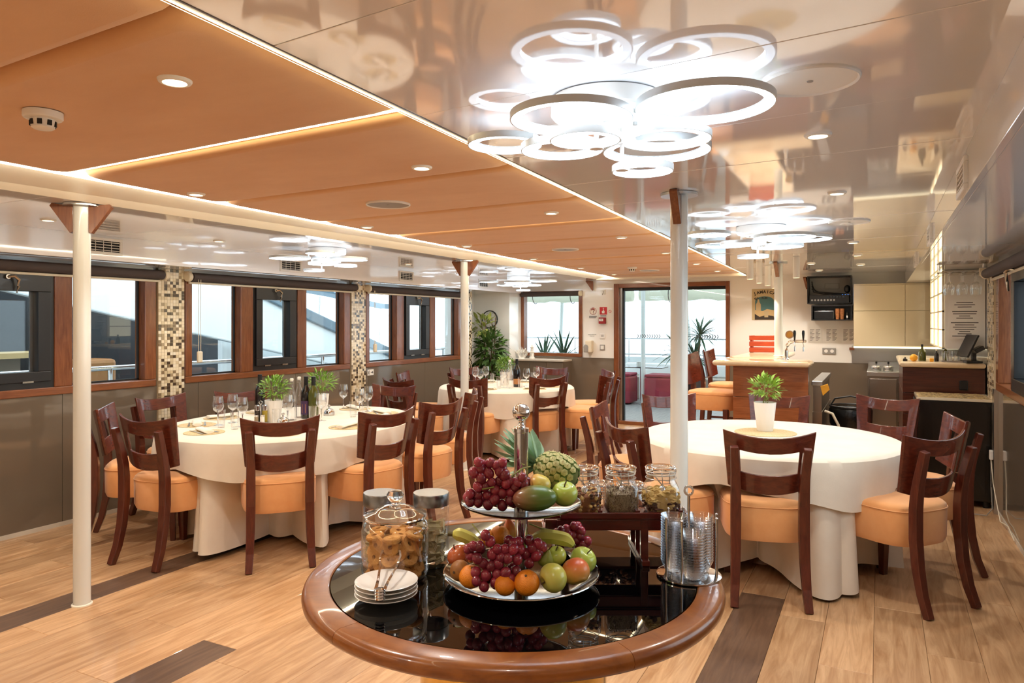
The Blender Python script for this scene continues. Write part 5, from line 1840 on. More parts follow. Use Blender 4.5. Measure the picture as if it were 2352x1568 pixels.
spoon_defs = []
for x_, lab, fl in ((-0.090, 'clip top jar of mixed nuts nearest the pineapple', 'nuts'), (0.010, 'clip top jar of grey sunflower seeds in the middle of the rack', 'seeds'), (0.118, 'clip top jar of banana chips and raisins nearest the glass bowl caddy', 'chips')):
    p, hx = clip_jar(x_ - 0.02, 0.044, RH + 0.005, lab)
    if fl == 'nuts':
        filling(p, hx, 0.055, ['nut', 'nut_dark', 'banana_chip'], 'nut', 'mixed nuts and banana slices inside the clip jar by the pineapple', 31, 300)
    elif fl == 'seeds':
        filling(p, hx, 0.062, ['seed', 'nut_dark'], 'seed', 'grey sunflower seeds filling the middle clip jar', 32, 1500, 'seeds')
    else:
        filling(p, hx, 0.058, ['banana_chip', 'nut_dark'], 'chips', 'banana chips over raisins inside the clip jar by the caddy', 33, 230, 'dried fruit')
    s = thing('spoon', 'small steel spoon standing in the ' + {'nuts': 'nut jar', 'seeds': 'seed jar', 'chips': 'banana chip jar'}[fl], 'spoon', p, RZ)
    MB().ball((0.002, -0.010, 0.062), 0.011, 14, 10, (0.75, 0.35, 1.15), rot=Matrix.Rotation(-0.5, 3, 'X')).build('bowl', 'chrome', s)
    MB().sweep([(0.004, -0.008, 0.072), (-0.012, 0.006, 0.092), (-0.026, 0.014, 0.1025)], [(-0.0025, -0.0008), (0.0025, -0.0008), (0.0025, 0.0008), (-0.0025, 0.0008)]).build('handle', 'chrome', s)
for x_, lab in ((-0.05, 'low clip top jar behind the nut and seed jars'), (0.035, 'low clip top jar behind the seed and banana chip jars')):
    p, hx = clip_jar(x_, 0.160, 0.058, lab, 0.95)
    filling(p, hx, 0.040, ['nut_dark', 'nut'], 'nut', 'dark dried fruit inside the low jar ' + ('behind the nut jar' if x_ < 0 else 'behind the banana chip jar'), 40 + int(x_ * 100), 160, 'dried fruit')

# --- caddy with stacked glass bowls
cp = on(1582, 1322)
cd_ = thing('glass_caddy', 'round chrome caddy with upright rods and a ring handle', 'caddy', cp, RZ)
MB().lathe([(0, 0), (0.076, 0), (0.079, 0.003), (0.079, 0.006), (0.074, 0.007), (0, 0.005)], 48).build('base', 'chrome', cd_)
for k in range(6):
    a = D(k * 60 + 15 + (12 if k % 2 else -12))
    r_ = MB().cyl((0.070 * math.cos(a), 0.070 * math.sin(a), 0.005), (0.070 * math.cos(a), 0.070 * math.sin(a), 0.152), 0.0032, n=10)
    r_.ball((0.070 * math.cos(a), 0.070 * math.sin(a), 0.152), 0.0036, 10, 6)
    r_.build('rod', 'chrome', cd_)
MB().cyl((0, 0, 0.005), (0, 0, 0.20), 0.0035, n=12).build('centre_rod', 'chrome', cd_)
MB().lathe([(0.008, -0.006), (0.0125, -0.006), (0.0125, 0.006), (0.008, 0.006), (0.008, -0.006)], 24, (0, 0, 0.2125), axis=(0.3, 1, 0)).build('ring_handle', 'chrome', cd_)
bme_ = MB().lathe([(0, 0.0), (0.018, 0.0), (0.022, 0.003), (0.032, 0.024), (0.0335, 0.028), (0.0325, 0.0285), (0.0305, 0.024), (0.021, 0.0045), (0, 0.0025)], 32).mesh('glass_bowl', 'clear_bowl')
for k, n in enumerate((18, 18, 14)):
    a = RZ + D((150, 30, 270)[k])
    for q in range(n):
        o = obj('glass_bowl', bme_, None, cp + Vector((0.0375 * math.cos(a), 0.0375 * math.sin(a), 0.0072 + 0.0066 * q)))
        w_ = ('beside the banana chip jar', 'towards the bare table', 'that is the shortest of the three')[k]
        tag(o, 'small clear glass bowl in the caddy stack ' + w_, 'bowl', ('bowls in the caddy stack by the jars', 'bowls in the caddy stack by the bare table', 'bowls in the short caddy stack')[k])
# ------------------------------------------------------------------ bar
bar = thing('bar_counter', 'wood panelled bar with rounded pale stone top facing the dining tables', 'bar', (0, 0, 0))
bx0, bx1, by0, by1 = -1.18, -0.55, 6.70, 8.80
# boards on the end facing the room, then on the stool side
zb = [0.0, 0.16, 0.36, 0.56, 0.76, 1.045]
MB().box((bx0 + 0.02, by0 + 0.02, 0), (bx1 - 0.02, by0 + 0.10, 1.045)).box((bx0 + 0.02, by0 + 0.10, 0), (bx0 + 0.24, by1, 1.045)).build('carcass', 'rubber', bar)
for a, b in zip(zb, zb[1:]):
    MB().box((bx0, by0, a + 0.002), (bx1, by0 + 0.02, b - 0.002)).build('board', 'bar_board', bar, bevel=0.002)
    MB().box((bx0, by0 + 0.021, a + 0.002), (bx0 + 0.02, by1, b - 0.002)).build('board', 'bar_board', bar, bevel=0.002)
MB().box((bx1 - 0.02, by0 + 0.021, 0), (bx1, by0 + 0.10, 1.045)).build('end_post', 'bar_board_dark', bar)


def slab(outline, z0, z1, name, parent):
    # bullnose stone slab
    rings = []
    n = len(outline)
    cx = sum(p[0] for p in outline) / n
    cy = sum(p[1] for p in outline) / n
    h = z1 - z0
    for i in range(7):
        a = -PI / 2 + PI * i / 6
        ins = h / 2 * (1 - math.cos(a))
        rings.append([(x_ - math.copysign(min(ins, abs(x_ - cx)), x_ - cx), y_ - math.copysign(min(ins, abs(y_ - cy)), y_ - cy), (z0 + z1) / 2 + h / 2 * math.sin(a)) for x_, y_ in outline])
    return MB().loft(rings).build(name, 'stone', parent)


slab([(-1.33, 6.54), (-0.53, 6.54), (-0.52, 6.58), (-0.52, 6.93), (-0.53, 6.97), (-1.33, 6.97), (-1.34, 6.93), (-1.34, 6.58)], 1.045, 1.092, 'stone_top', bar)
slab([(-1.33, 6.955), (-0.87, 6.955), (-0.86, 6.96), (-0.86, 8.80), (-0.88, 8.82), (-1.33, 8.82), (-1.34, 8.80), (-1.34, 6.96)], 1.045, 1.090, 'stone_top', bar)

# beer tap
tp = thing('beer_tap', 'chrome beer tap with round badge and two black levers on the bar', 'beer tap', (-0.76, 7.02, 1.092), -0.15)
MB().lathe([(0, -0.001), (0.032, -0.001), (0.030, 0.008), (0.018, 0.014)], 20).build('flange', 'chrome', tp)
MB().tube([(0, 0, 0.01), (0, 0, 0.08), (0.006, 0, 0.125), (0.028, 0, 0.155), (0.06, 0, 0.165)], 0.016, 12).build('column', 'chrome', tp)
MB().tube([(0.03, 0, 0.165), (0.17, 0, 0.168)], 0.014, 12).build('manifold', 'chrome', tp)
for x_ in (0.075, 0.150):
    MB().tube([(x_, 0, 0.165), (x_ + 0.004, -0.03, 0.150), (x_ + 0.008, -0.04, 0.115), (x_ + 0.010, -0.042, 0.075)], 0.008, 10).build('spout', 'chrome', tp)
    MB().lathe([(0.006, 0.175), (0.009, 0.20), (0.013, 0.24), (0.011, 0.262), (0, 0.268)], 14, (x_, -0.012, 0)).build('lever', 'black_gloss', tp)
MB().lathe([(0, 0), (0.036, 0), (0.038, 0.006), (0.036, 0.012), (0, 0.012)], 28, (0.028, 0.0, 0.225), axis=(0.1, -1, 0.1)).build('badge_rim', 'chrome', tp)
MB().lathe([(0, 0.0125), (0.028, 0.0125)], 24, (0.028, 0.0, 0.225), axis=(0.1, -1, 0.1)).build('badge_face', 'brass', tp)
# wooden slatted box
cr = thing('wooden_box', 'small reddish slatted wooden box at the far end of the bar', 'box', (-1.16, 8.45, 1.090), 0.05)
for z_ in (0.0, 0.068, 0.136):
    for y_ in (0.0, 0.16):
        MB().box((-0.15, y_ - 0.008, z_ + 0.004), (0.15, y_ + 0.008, z_ + 0.056)).build('slat', 'crate_red', cr, bevel=0.004)
for x_ in (-0.13, 0.13):
    MB().box((x_ - 0.012, 0.008, 0), (x_ + 0.012, 0.152, 0.19)).build('side', 'crate_red', cr)

# sink unit behind the bar
sk = thing('sink_unit', 'low stainless steel sink unit tucked behind the bar end', 'sink', (-0.62, 6.98, 0))
MB().box((0.075, 0.02, 0.86), (0.165, 1.3, 0.90)).build('rim', 'brushed', sk, bevel=0.004)
MB().box((0.085, 0.06, 0.62), (0.155, 1.2, 0.86)).build('basin', 'steel_panel', sk)
MB().box((0.08, 0.05, 0.0), (0.16, 1.28, 0.62)).build('side_panel', 'steel_panel', sk)
ho = MB().tube([(-0.445, 7.15, 0.62), (-0.38, 7.13, 0.60), (-0.33, 7.12, 0.50), (-0.32, 7.12, 0.38), (-0.36, 7.13, 0.27), (-0.43, 7.15, 0.26), (-0.444, 7.16, 0.36)], 0.012, 10).build('hose', 'cream_plastic')
tag(ho, 'pale plastic hose looping beside the sink behind the bar', 'hose')
yc_ = thing('cleaning_cloth', 'yellow cloth hanging off the sink edge behind the bar', 'cloth', (-0.44, 6.99, 0.86))
MB().add([(-0.03, -0.008, -0.005), (0.03, -0.008, 0.02), (0.045, -0.012, -0.03), (-0.01, -0.016, -0.085), (-0.03, 0.0, -0.003), (0.03, 0.0, 0.022), (0.045, -0.002, -0.028), (-0.01, -0.006, -0.083)],
         [(0, 1, 2, 3), (7, 6, 5, 4), (0, 4, 5, 1), (1, 5, 6, 2), (2, 6, 7, 3), (3, 7, 4, 0)]).build('fabric', 'orange_fruit', yc_)
# bin with black bag
bn = thing('waste_bin', 'waste bin with a black bag over its rim behind the bar', 'bin', (-0.25, 7.75, 0))
MB().lathe([(0, 0), (0.15, 0), (0.16, 0.02), (0.175, 0.56), (0, 0.56)], 32).build('body', 'steel_panel', bn)
MB().lathe([(0.178, 0.42), (0.190, 0.45), (0.195, 0.58), (0.182, 0.60), (0.15, 0.58), (0, 0.565)], 40).build('bag', 'bin_bag', bn)
MB().tube([(0.187 * math.cos(2 * PI * k / 40), 0.187 * math.sin(2 * PI * k / 40), 0.612) for k in range(40)], 0.010, 8, closed=True).build('rim_hoop', 'black_plastic', bn)
MB().tube([(-0.18, 0, 0.612), (-0.14, 0, 0.68), (0, 0, 0.71), (0.14, 0, 0.68), (0.18, 0, 0.612)], 0.008, 8).build('bail', 'black_plastic', bn)

# steel under-counter cabinet with two ashtrays
sc_ = thing('steel_cabinet', 'stainless steel under counter fridge cabinet left of the back bar', 'cabinet', (0, 0, 0))
MB().box((-0.11, 8.60, 0.0), (0.22, 9.60, 0.85)).build('carcass', 'steel_panel', sc_)
MB().box((-0.095, 8.575, 0.10), (0.165, 8.60, 0.83)).build('door', 'steel_panel', sc_, bevel=0.004)
MB().box((-0.12, 8.55, 0.855), (0.24, 9.62, 0.905)).build('worktop', 'brushed', sc_, bevel=0.004)
MB().box((-0.12, 9.58, 0.905), (0.24, 9.62, 0.96)).build('upstand', 'brushed', sc_)
for k, z_ in enumerate((0.14, 0.55)):
    MB().cyl((0.185, 8.585, z_), (0.185, 8.585, z_ + 0.24), 0.008, n=10).build('handle', 'chrome', sc_)
for k, x_ in enumerate((-0.03, 0.085)):
    t = thing('ashtray', ('round steel push ashtray on the steel cabinet, beside the dark dado', 'round steel push ashtray on the steel cabinet, beside the back bar')[k], 'ashtray', (x_, 8.75, 0.905), group='push ashtrays')
    MB().lathe([(0, 0), (0.046, 0), (0.048, 0.004), (0.048, 0.048), (0.044, 0.054), (0, 0.054)], 28).build('bowl', 'brushed', t)
    MB().cyl((0, 0, 0.054), (0, 0, 0.075), 0.003, n=8).build('plunger', 'chrome', t)
    MB().lathe([(0, 0.075), (0.009, 0.076), (0.010, 0.098), (0, 0.102)], 12).build('knob', 'black_plastic', t)

# back bar: wood boards, stone top
bb = thing('back_bar', 'dark wood back bar with rounded pale stone top beside the mosaic pilaster', 'bar', (0, 0, 0))
MB().box((0.20, 7.14, 0), (0.78, 8.4, 1.04)).build('carcass', 'rubber', bb)
for a, b in zip((0, 0.2, 0.42, 0.64, 0.82), (0.2, 0.42, 0.64, 0.82, 1.04)):
    MB().box((0.18, 7.12, a + 0.002), (0.785, 7.14, b - 0.002)).build('board', 'bar_board_dark', bb, bevel=0.002)
    MB().box((0.18, 7.141, a + 0.002), (0.20, 8.4, b - 0.002)).build('board', 'bar_board_dark', bb, bevel=0.002)
slab([(0.16, 7.03), (0.78, 7.03), (0.785, 7.06), (0.785, 8.40), (0.78, 8.42), (0.16, 8.42), (0.15, 8.40), (0.15, 7.06)], 1.045, 1.092, 'stone_top', bb)
MB().box((0.60, 7.10, 0.86), (0.66, 7.12, 0.94)).build('socket', 'black_plastic', bb, bevel=0.006)

# fridge with patterned top
fr = thing('bar_fridge', 'low black fridge with a patterned pale top beside the pilaster', 'fridge', (0, 0, 0))
MB().box((0.27, 6.56, 0.05), (0.775, 7.02, 0.815)).build('body', 'black_gloss', fr, bevel=0.006)
MB().box((0.255, 6.57, 0.05), (0.27, 7.02, 0.80)).build('door', 'black_plastic', fr, bevel=0.003)
for x_, y_ in ((0.31, 6.60), (0.73, 6.60), (0.31, 6.97), (0.73, 6.97)):
    MB().cyl((x_, y_, 0), (x_, y_, 0.05), 0.02, n=10).build('foot', 'black_plastic', fr)
MB().box((0.262, 6.555, 0.817), (0.778, 7.025, 0.838)).build('top_board', 'tile_pale', fr)
hexm = MB().lathe([(0.034, 0), (0.033, 0.003), (0, 0.003)], 6, smooth=False).mesh('top_tile', 'counter_top_tile')
for j in range(8):
    for i in range(8):
        x_, y_ = 0.30 + i * 0.062 + (0.031 if j % 2 else 0), 6.59 + j * 0.054
        if x_ < 0.75 and y_ < 7.0:
            obj('top_tile', hexm, fr, (x_, y_, 0.838), PI / 6)
# cables and adapter at the pilaster foot
cbm = MB()
cbm.tube([(0.745, 6.44, 0.42), (0.742, 6.40, 0.2), (0.745, 6.36, 0.05), (0.70, 6.28, 0.012), (0.58, 6.30, 0.012), (0.47, 6.40, 0.012), (0.44, 6.50, 0.05), (0.52, 6.53, 0.06), (0.62, 6.50, 0.03)], 0.004, 8)
tag(cbm.build('power_cable', 'grey_plastic'), 'thin grey power cable looping on the floor by the black fridge', 'cable')
cbm = MB()
cbm.tube([(0.745, 6.44, 0.42), (0.748, 6.34, 0.24), (0.765, 6.22, 0.06), (0.762, 6.1, 0.02), (0.775, 5.85, 0.05), (0.775, 5.6, 0.02)], 0.0035, 8)
tag(cbm.build('power_cable', 'cream_plastic'), 'pale power cable running along the wall under the window', 'cable')
tag(MB().box((0.735, 6.415, 0.40), (0.758, 6.465, 0.47)).build('power_adapter', 'white_plastic', bevel=0.005), 'small white power adapter on the metal channel below the window', 'adapter')

# cream upper cupboard on the back wall with a light under it
uc = thing('cream_cupboard', 'glossy cream wall cupboard with a light strip below, beside the sound equipment', 'cupboard', (0, 0, 0))
MB().box((-0.27, 9.36, 1.15), (0.79, YB - 0.001, ZS + 0.018)).build('carcass', 'cream_gloss', uc)
for z0_, z1_ in ((1.16, 1.56), (1.565, 1.86)):
    MB().box((-0.268, 9.345, z0_), (0.26, 9.36, z1_)).build('door', 'cream_gloss', uc, bevel=0.002)
    MB().box((0.264, 9.345, z0_), (0.785, 9.36, z1_)).build('door', 'cream_gloss', uc, bevel=0.002)
MB().box((-0.27, 9.35, 1.130), (0.78, 9.38, 1.149)).build('light_strip', 'lit_cell', uc)
MB().box((-0.30, YB - 0.02, 0.935), (0.79, YB - 0.013, 1.149)).build('splash_panel', 'brushed', uc)

# hanging white cabinet with lit lattice side, menu and glass rack
hc = thing('lit_display_cabinet', 'white hanging cabinet with a glowing lattice side above the back bar', 'cabinet', (0, 0, 0))
MB().box((0.50, 7.20, 1.20), (0.795, 8.88, ZS + 0.018)).build('carcass', 'white_plastic', hc, bevel=0.003)
MB().box((0.494, 7.22, 1.21), (0.499, 8.86, ZS + 0.01)).build('light_panel', 'lit_cell', hc)
for k in range(4):
    y_ = 7.20 + 1.64 * k / 3
    MB().box((0.482, y_, 1.20), (0.4985, y_ + 0.04, ZS + 0.018)).build('upright', 'cream_plastic', hc)
for z_ in (1.20, 1.36, 1.52, 1.68, 1.84):
    MB().box((0.480, 7.20, z_), (0.4985, 8.88, z_ + 0.012)).build('shelf_edge', 'cream_plastic', hc)
mn = thing('menu_sheet', 'white printed notice sheet on the hanging cabinet above the back bar', 'notice', (0.645, 7.199, 1.455))
MB().box((-0.115, -0.003, -0.165), (0.115, -0.0005, 0.165)).build('paper', 'paper', mn)
for k in range(16):
    if k in (3, 8):
        continue
    w = (0.06, 0.075, 0.05, 0, 0.09, 0.085, 0.04, 0.06, 0, 0.10, 0.07, 0.085, 0.07, 0.04, 0.05, 0.09)[k]
    MB().box((-w, -0.0036, 0.14 - k * 0.019), (w, -0.003, 0.146 - k * 0.019)).build('print_line', 'ink', mn)
gr = thing('glass_rack', 'flat rack holding upturned stemmed glasses under the low bar ceiling', 'rack', (0.60, 7.02, 1.835))
for k in range(4):
    MB().box((-0.16 + k * 0.095, -0.16, -0.004), (-0.105 + k * 0.095, 0.16, 0.004)).build('rail', 'nickel', gr)
MB().box((-0.17, -0.01, 0.004), (0.19, 0.01, 0.012)).build('crossbar', 'nickel', gr)
for x_ in (-0.15, 0.16):
    MB().cyl((x_, 0, 0.010), (x_, 0, 0.044), 0.005, n=8).build('hanger', 'chrome', gr)
for i in range(3):
    for j in range(2):
        o = dup(wg, Vector((0.60 - 0.085 + i * 0.095, 6.94 + j * 0.13, 1.845)), 0, 'upturned stemmed glass hanging in the rack above the back bar')
        o.rotation_euler = (PI, 0, 0)
        o.scale = (1.0, 1.0, 0.95)
        o['group'] = 'hanging glasses'

# things on the back bar
def mini_bottle(x_, y_, h, r, mname, label, cat='bottle', capm='black_plastic'):
    t = thing('bar_bottle' if cat == 'bottle' else 'drinking_glass', label, cat, (x_, y_, 1.092))
    if cat == 'bottle':
        MB().lathe([(0, 0), (r, 0), (r, h * 0.5), (r * 0.8, h * 0.62), (r * 0.32, h * 0.74), (r * 0.3, h * 0.9)], 18).build('body', mname, t)
        MB().lathe([(r * 0.36, h * 0.86), (r * 0.36, h), (0, h)], 14).build('cap', capm, t)
    else:
        MB().lathe([(0, 0.001), (r * 0.8, 0.001), (r, h), (r * 0.95, h), (r * 0.75, 0.008), (0, 0.008)], 18).build('glass_wall', 'clear', t)
    return t


mini_bottle(0.335, 7.28, 0.145, 0.030, 'bottle_olive', 'green bottle with black cap standing on the back bar')
mini_bottle(0.44, 7.22, 0.105, 0.018, 'bottle_dark', 'small dark bottle with pale cap on the back bar', capm='cream_plastic')
mini_bottle(0.52, 7.40, 0.13, 0.026, 'bottle_olive', 'green bottle behind the row of glasses on the back bar')
mini_bottle(0.20, 7.16, 0.035, 0.018, 'bottle_dark', 'tiny black jar at the end of the back bar')
for k, x_ in enumerate((0.475, 0.53, 0.585, 0.64)):
    o = mini_bottle(x_, 7.16, 0.07, 0.024, 'clear', 'short clear drinking glass in the row on the back bar', 'glass')
    o['group'] = 'short glasses on the back bar'
    mini_bottle(x_ + 0.01, 7.25, 0.09, 0.024, 'clear', 'taller clear glass in the second row on the back bar', 'glass')['group'] = 'taller glasses on the back bar'
ob = tag(MB().ball((0, 0, 0), 0.031, 24, 16).build('lemon_orange', 'orange_fruit', loc=(0.265, 7.14, 1.123)), 'bright yellow orange fruit lying on the back bar', 'fruit')
ob.name = 'orange_fruit'
tag(MB().box((0, 0, 0), (0.03, 0.03, 0.03)).build('small_box', 'orange_fruit', loc=(0.385, 7.12, 1.092), bevel=0.004), 'small yellow packet beside the dark bottle on the back bar', 'packet')
ty = tag(MB().box((0.47, 7.10, 1.092), (0.70, 7.13, 1.104)).build('bar_tray', 'brushed'), 'thin metal strip tray before the glasses on the back bar', 'tray')
po = thing('till_screen', 'slim black touch screen till seen from its side on the back bar', 'till', (0.70, 7.085, 1.092), 0.25)
MB().box((-0.07, -0.05, 0), (0.05, 0.09, 0.018)).build('base', 'black_plastic', po, bevel=0.004)
MB().box((-0.01, 0.0, 0.018), (0.02, 0.03, 0.12)).build('stand', 'black_plastic', po)
MB().box((-0.010, -0.12, -0.10), (0.006, 0.12, 0.10), M4=Matrix.Translation((-0.045, 0, 0.14)) @ Matrix.Rotation(0.42, 4, 'Y')).build('screen', 'black_plastic', po, bevel=0.003)
MB().box((-0.04, -0.05, 0.0), (0.035, 0.03, 0.035), M4=Matrix.Translation((0.02, -0.05, 0.10)) @ Matrix.Rotation(-0.5, 4, 'Y')).build('card_reader', 'black_gloss', po, bevel=0.004)

# ------------------------------------------------------------------ back wall fittings
wyb = YB - 0.013
# sound equipment niche: two open boxes
nb = thing('equipment_shelf', 'dark open wall box holding the amplifier and cables', 'shelf', (-0.54, 9.44, 1.655))
W_, Hh = 0.49, 0.335
for lo, hi in (((-W_ / 2, 0, 0), (W_ / 2, 0.245, 0.012)), ((-W_ / 2, 0, Hh - 0.012), (W_ / 2, 0.245, Hh)), ((-W_ / 2, 0, 0.012), (-W_ / 2 + 0.012, 0.245, Hh - 0.012)), ((W_ / 2 - 0.012, 0, 0.012), (W_ / 2, 0.245, Hh - 0.012)), ((-W_ / 2 + 0.012, 0.235, 0.012), (W_ / 2 - 0.012, 0.245, Hh - 0.012))):
    MB().box(lo, hi).build('side_panel', 'grey_plastic' if lo[1] > 0.2 else 'black_plastic', nb)
am = thing('amplifier', 'black rack amplifier with rows of knobs in the wall box', 'amplifier', (-0.54, 9.445, 1.668))
MB().box((-0.22, 0.0, 0), (0.22, 0.2, 0.09)).build('case', 'black_plastic', am, bevel=0.003)
for k in range(8):
    MB().cyl((-0.19 + k * 0.035, 0, 0.03), (-0.19 + k * 0.035, -0.008, 0.03), 0.011, n=12).build('knob', 'grey_plastic', am)
for k in range(6):
    MB().box((-0.02 + k * 0.033, -0.003, 0.060), (0.0 + k * 0.033, 0.0, 0.075)).build('switch', 'black_gloss', am)
cc = MB()
for q in range(4):
    cc.tube([(-0.74, 9.55, 1.93 - q * 0.03), (-0.72 + q * 0.02, 9.50, 1.80), (-0.60 + q * 0.05, 9.48, 1.768 + 0.004 * q), (-0.45 + q * 0.03, 9.50, 1.772)], 0.006, 6)
tag(cc.build('cable_bundle', 'black_plastic'), 'tangle of black cables lying on the amplifier', 'cable')
tag(MB().box((-0.60, 9.665, 1.84), (-0.44, 9.674, 1.91)).build('socket_plate', 'grey_plastic', bevel=0.003), 'grey double socket plate inside the wall box', 'socket')
hp = tag(MB().ball((0, 0, 0), 0.045, 18, 12, (0.8, 0.7, 1.1)).build('black_pouch', 'black_plastic', loc=(-0.345, 9.52, 1.83)), 'rounded black pouch beside the cables in the wall box', 'pouch')
rt = thing('network_box', 'thin box with blue lights behind the cables in the wall box', 'router', (-0.42, 9.52, 1.758))
MB().box((-0.10, 0, 0), (0.12, 0.10, 0.012)).build('case', 'black_gloss', rt)
for k in range(3):
    MB().box((0.02 + k * 0.03, -0.002, 0.004), (0.028 + k * 0.03, 0.0, 0.008)).build('light', 'blue_led', rt)
ns = thing('small_wall_shelf', 'small dark open wall box with a perforated basket and cups', 'shelf', (-0.515, 9.46, 1.452))
W_, Hh = 0.45, 0.185
for lo, hi in (((-W_ / 2, 0, 0), (W_ / 2, 0.225, 0.014)), ((-W_ / 2, 0, Hh - 0.014), (W_ / 2, 0.225, Hh)), ((-W_ / 2, 0, 0.014), (-W_ / 2 + 0.016, 0.225, Hh - 0.014)), ((W_ / 2 - 0.016, 0, 0.014), (W_ / 2, 0.225, Hh - 0.014)), ((-W_ / 2 + 0.016, 0.215, 0.014), (W_ / 2 - 0.016, 0.225, Hh - 0.014))):
    MB().box(lo, hi).build('side_panel', 'black_plastic', ns)
bk = thing('perforated_basket', 'black basket pierced with round holes in the small wall box', 'basket', (-0.60, 9.48, 1.466))
MB().box((-0.115, 0, 0), (0.115, 0.12, 0.105)).build('body', 'black_gloss', bk, bevel=0.008)
hm = MB().lathe([(0.008, -0.001), (0.0095, -0.0015), (0.0095, 0.0)], 10, axis=(0, -1, 0)).mesh('hole_ring', 'nickel')
for j in range(4):
    for i in range(9):
        obj('hole_ring', hm, bk, (-0.094 + i * 0.0225 + (0.011 if j % 2 else 0), -0.001, 0.02 + j * 0.021))
for k, x_ in enumerate((-0.45, -0.40)):
    t = thing('paper_cup_stack', ('stack of patterned paper cups right beside the perforated basket', 'stack of patterned paper cups right beside the tiny bottle')[k], 'cups', (x_, 9.50, 1.466), group='paper cup stacks')
    MB().lathe([(0, 0), (0.019, 0), (0.026, 0.09), (0.024, 0.13), (0, 0.13)], 18).build('cups', 'nut', t)
mini = thing('bar_bottle', 'tiny dark bottle beside the paper cups in the wall box', 'bottle', (-0.345, 9.50, 1.466))
MB().lathe([(0, 0), (0.014, 0), (0.014, 0.06), (0.007, 0.075), (0.007, 0.09), (0, 0.09)], 14).build('body', 'bottle_dark', mini)
MB().box((-0.008, -0.015, 0.02), (0.008, -0.0135, 0.045)).build('bottle_label', 'paper', mini)
# printed sheets
for k, u in enumerate((1869, 1907, 1946)):
    t = thing('price_list', ['printed price list sheet nearest the beer tap', 'printed price list sheet in the middle of three on the back wall', 'printed price list sheet nearest the cream cupboard'][k], 'notice', (-0.715 + k * 0.19, YB - 0.001, 1.268), group='price lists')
    MB().box((-0.075, -0.003, -0.088), (0.075, 0, 0.088)).build('paper', 'paper', t)
    for c in (-1, 1):
        for r_ in range(9):
            MB().box((c * 0.034 - 0.026, -0.0035, 0.066 - r_ * 0.0165), (c * 0.034 + 0.026 - 0.012 * (r_ % 3), -0.003, 0.071 - r_ * 0.0165)).build('print_line', 'ink', t)
so = thing('wall_socket', 'grey double wall socket under the price lists', 'socket', (-0.555, YB - 0.001, 1.075))
MB().box((-0.077, -0.010, -0.04), (0.077, 0, 0.04)).build('plate', 'grey_plastic', so, bevel=0.006)
for x_ in (-0.034, 0.034):
    MB().lathe([(0, 0.011), (0.021, 0.011), (0.023, 0.0)], 18, (x_, 0, 0), axis=(0, -1, 0)).build('outlet', 'white_plastic', so)
tag(MB().box((-0.325, 9.60, 1.095), (-0.27, YB - 0.001, 1.125)).build('wood_ledge', 'mahogany_x'), 'short dark wooden ledge sticking out beside the cream cupboard', 'ledge')
# poster
ps = thing('poster', 'vintage travel poster with a bottle and beach titled Jamaica', 'poster', (-1.315, YB - 0.001, 1.66))
MB().box((-0.155, -0.004, -0.20), (0.155, 0, 0.20)).build('sheet', 'poster_tan', ps)
arch = [(-0.115, -0.09), (0.115, -0.09)] + [(0.115 * math.cos(PI * k / 12), 0.045 + 0.06 * math.sin(PI * k / 12)) for k in range(13)]
RX = Matrix.Rotation(PI / 2, 4, 'X')
MB().prism(arch, 0.004, 0.005, M4=RX).build('sea_scene', 'poster_teal', ps)
MB().prism([(-0.115, -0.18), (0.115, -0.18), (0.115, -0.075), (0.03, -0.06), (-0.02, -0.085), (-0.115, -0.07)], 0.005, 0.0056, M4=RX).build('beach', 'poster_sand', ps)
MB().prism([(-0.12, -0.195), (0.13, -0.195), (0.11, -0.15), (0.02, -0.135), (-0.06, -0.16), (-0.12, -0.12)], 0.0057, 0.0062, M4=RX).build('dark_foliage', 'poster_dark', ps)
MB().prism([(-0.105, -0.08), (-0.045, -0.08), (-0.045, 0.0), (-0.062, 0.03), (-0.066, 0.065), (-0.084, 0.065), (-0.088, 0.03), (-0.105, 0.0)], 0.0057, 0.0064, M4=RX).build('bottle_drawing', 'poster_tan', ps)
MB().prism([(0.0, -0.165), (0.045, -0.165), (0.05, -0.085), (-0.005, -0.085)], 0.0063, 0.0068, M4=RX).build('glass_drawing', 'poster_tan', ps)
for a in range(5):
    an = 0.5 + a * 0.45
    MB().prism([(-0.09, 0.05), (-0.09 + 0.05 * math.cos(an), 0.055 + 0.045 * math.sin(an)), (-0.09 + 0.045 * math.cos(an + 0.25), 0.05 + 0.038 * math.sin(an + 0.25))], 0.0057, 0.006, M4=RX).build('palm_frond', 'poster_dark', ps)
title = 'JAMAICA'
for k, ch in enumerate(title):
    f_ = (k - 3) / 3
    text('title_letter', ch, 0.052, 'poster_dark', ps, (f_ * 0.118, -0.0048, 0.160 - 0.022 * f_ * f_), (PI / 2, f_ * 0.28, 0), bold=0.0022)
text('subtitle', 'RUM', 0.034, 'poster_dark', ps, (0.0, -0.0062, 0.082), (PI / 2, 0, 0), bold=0.001)
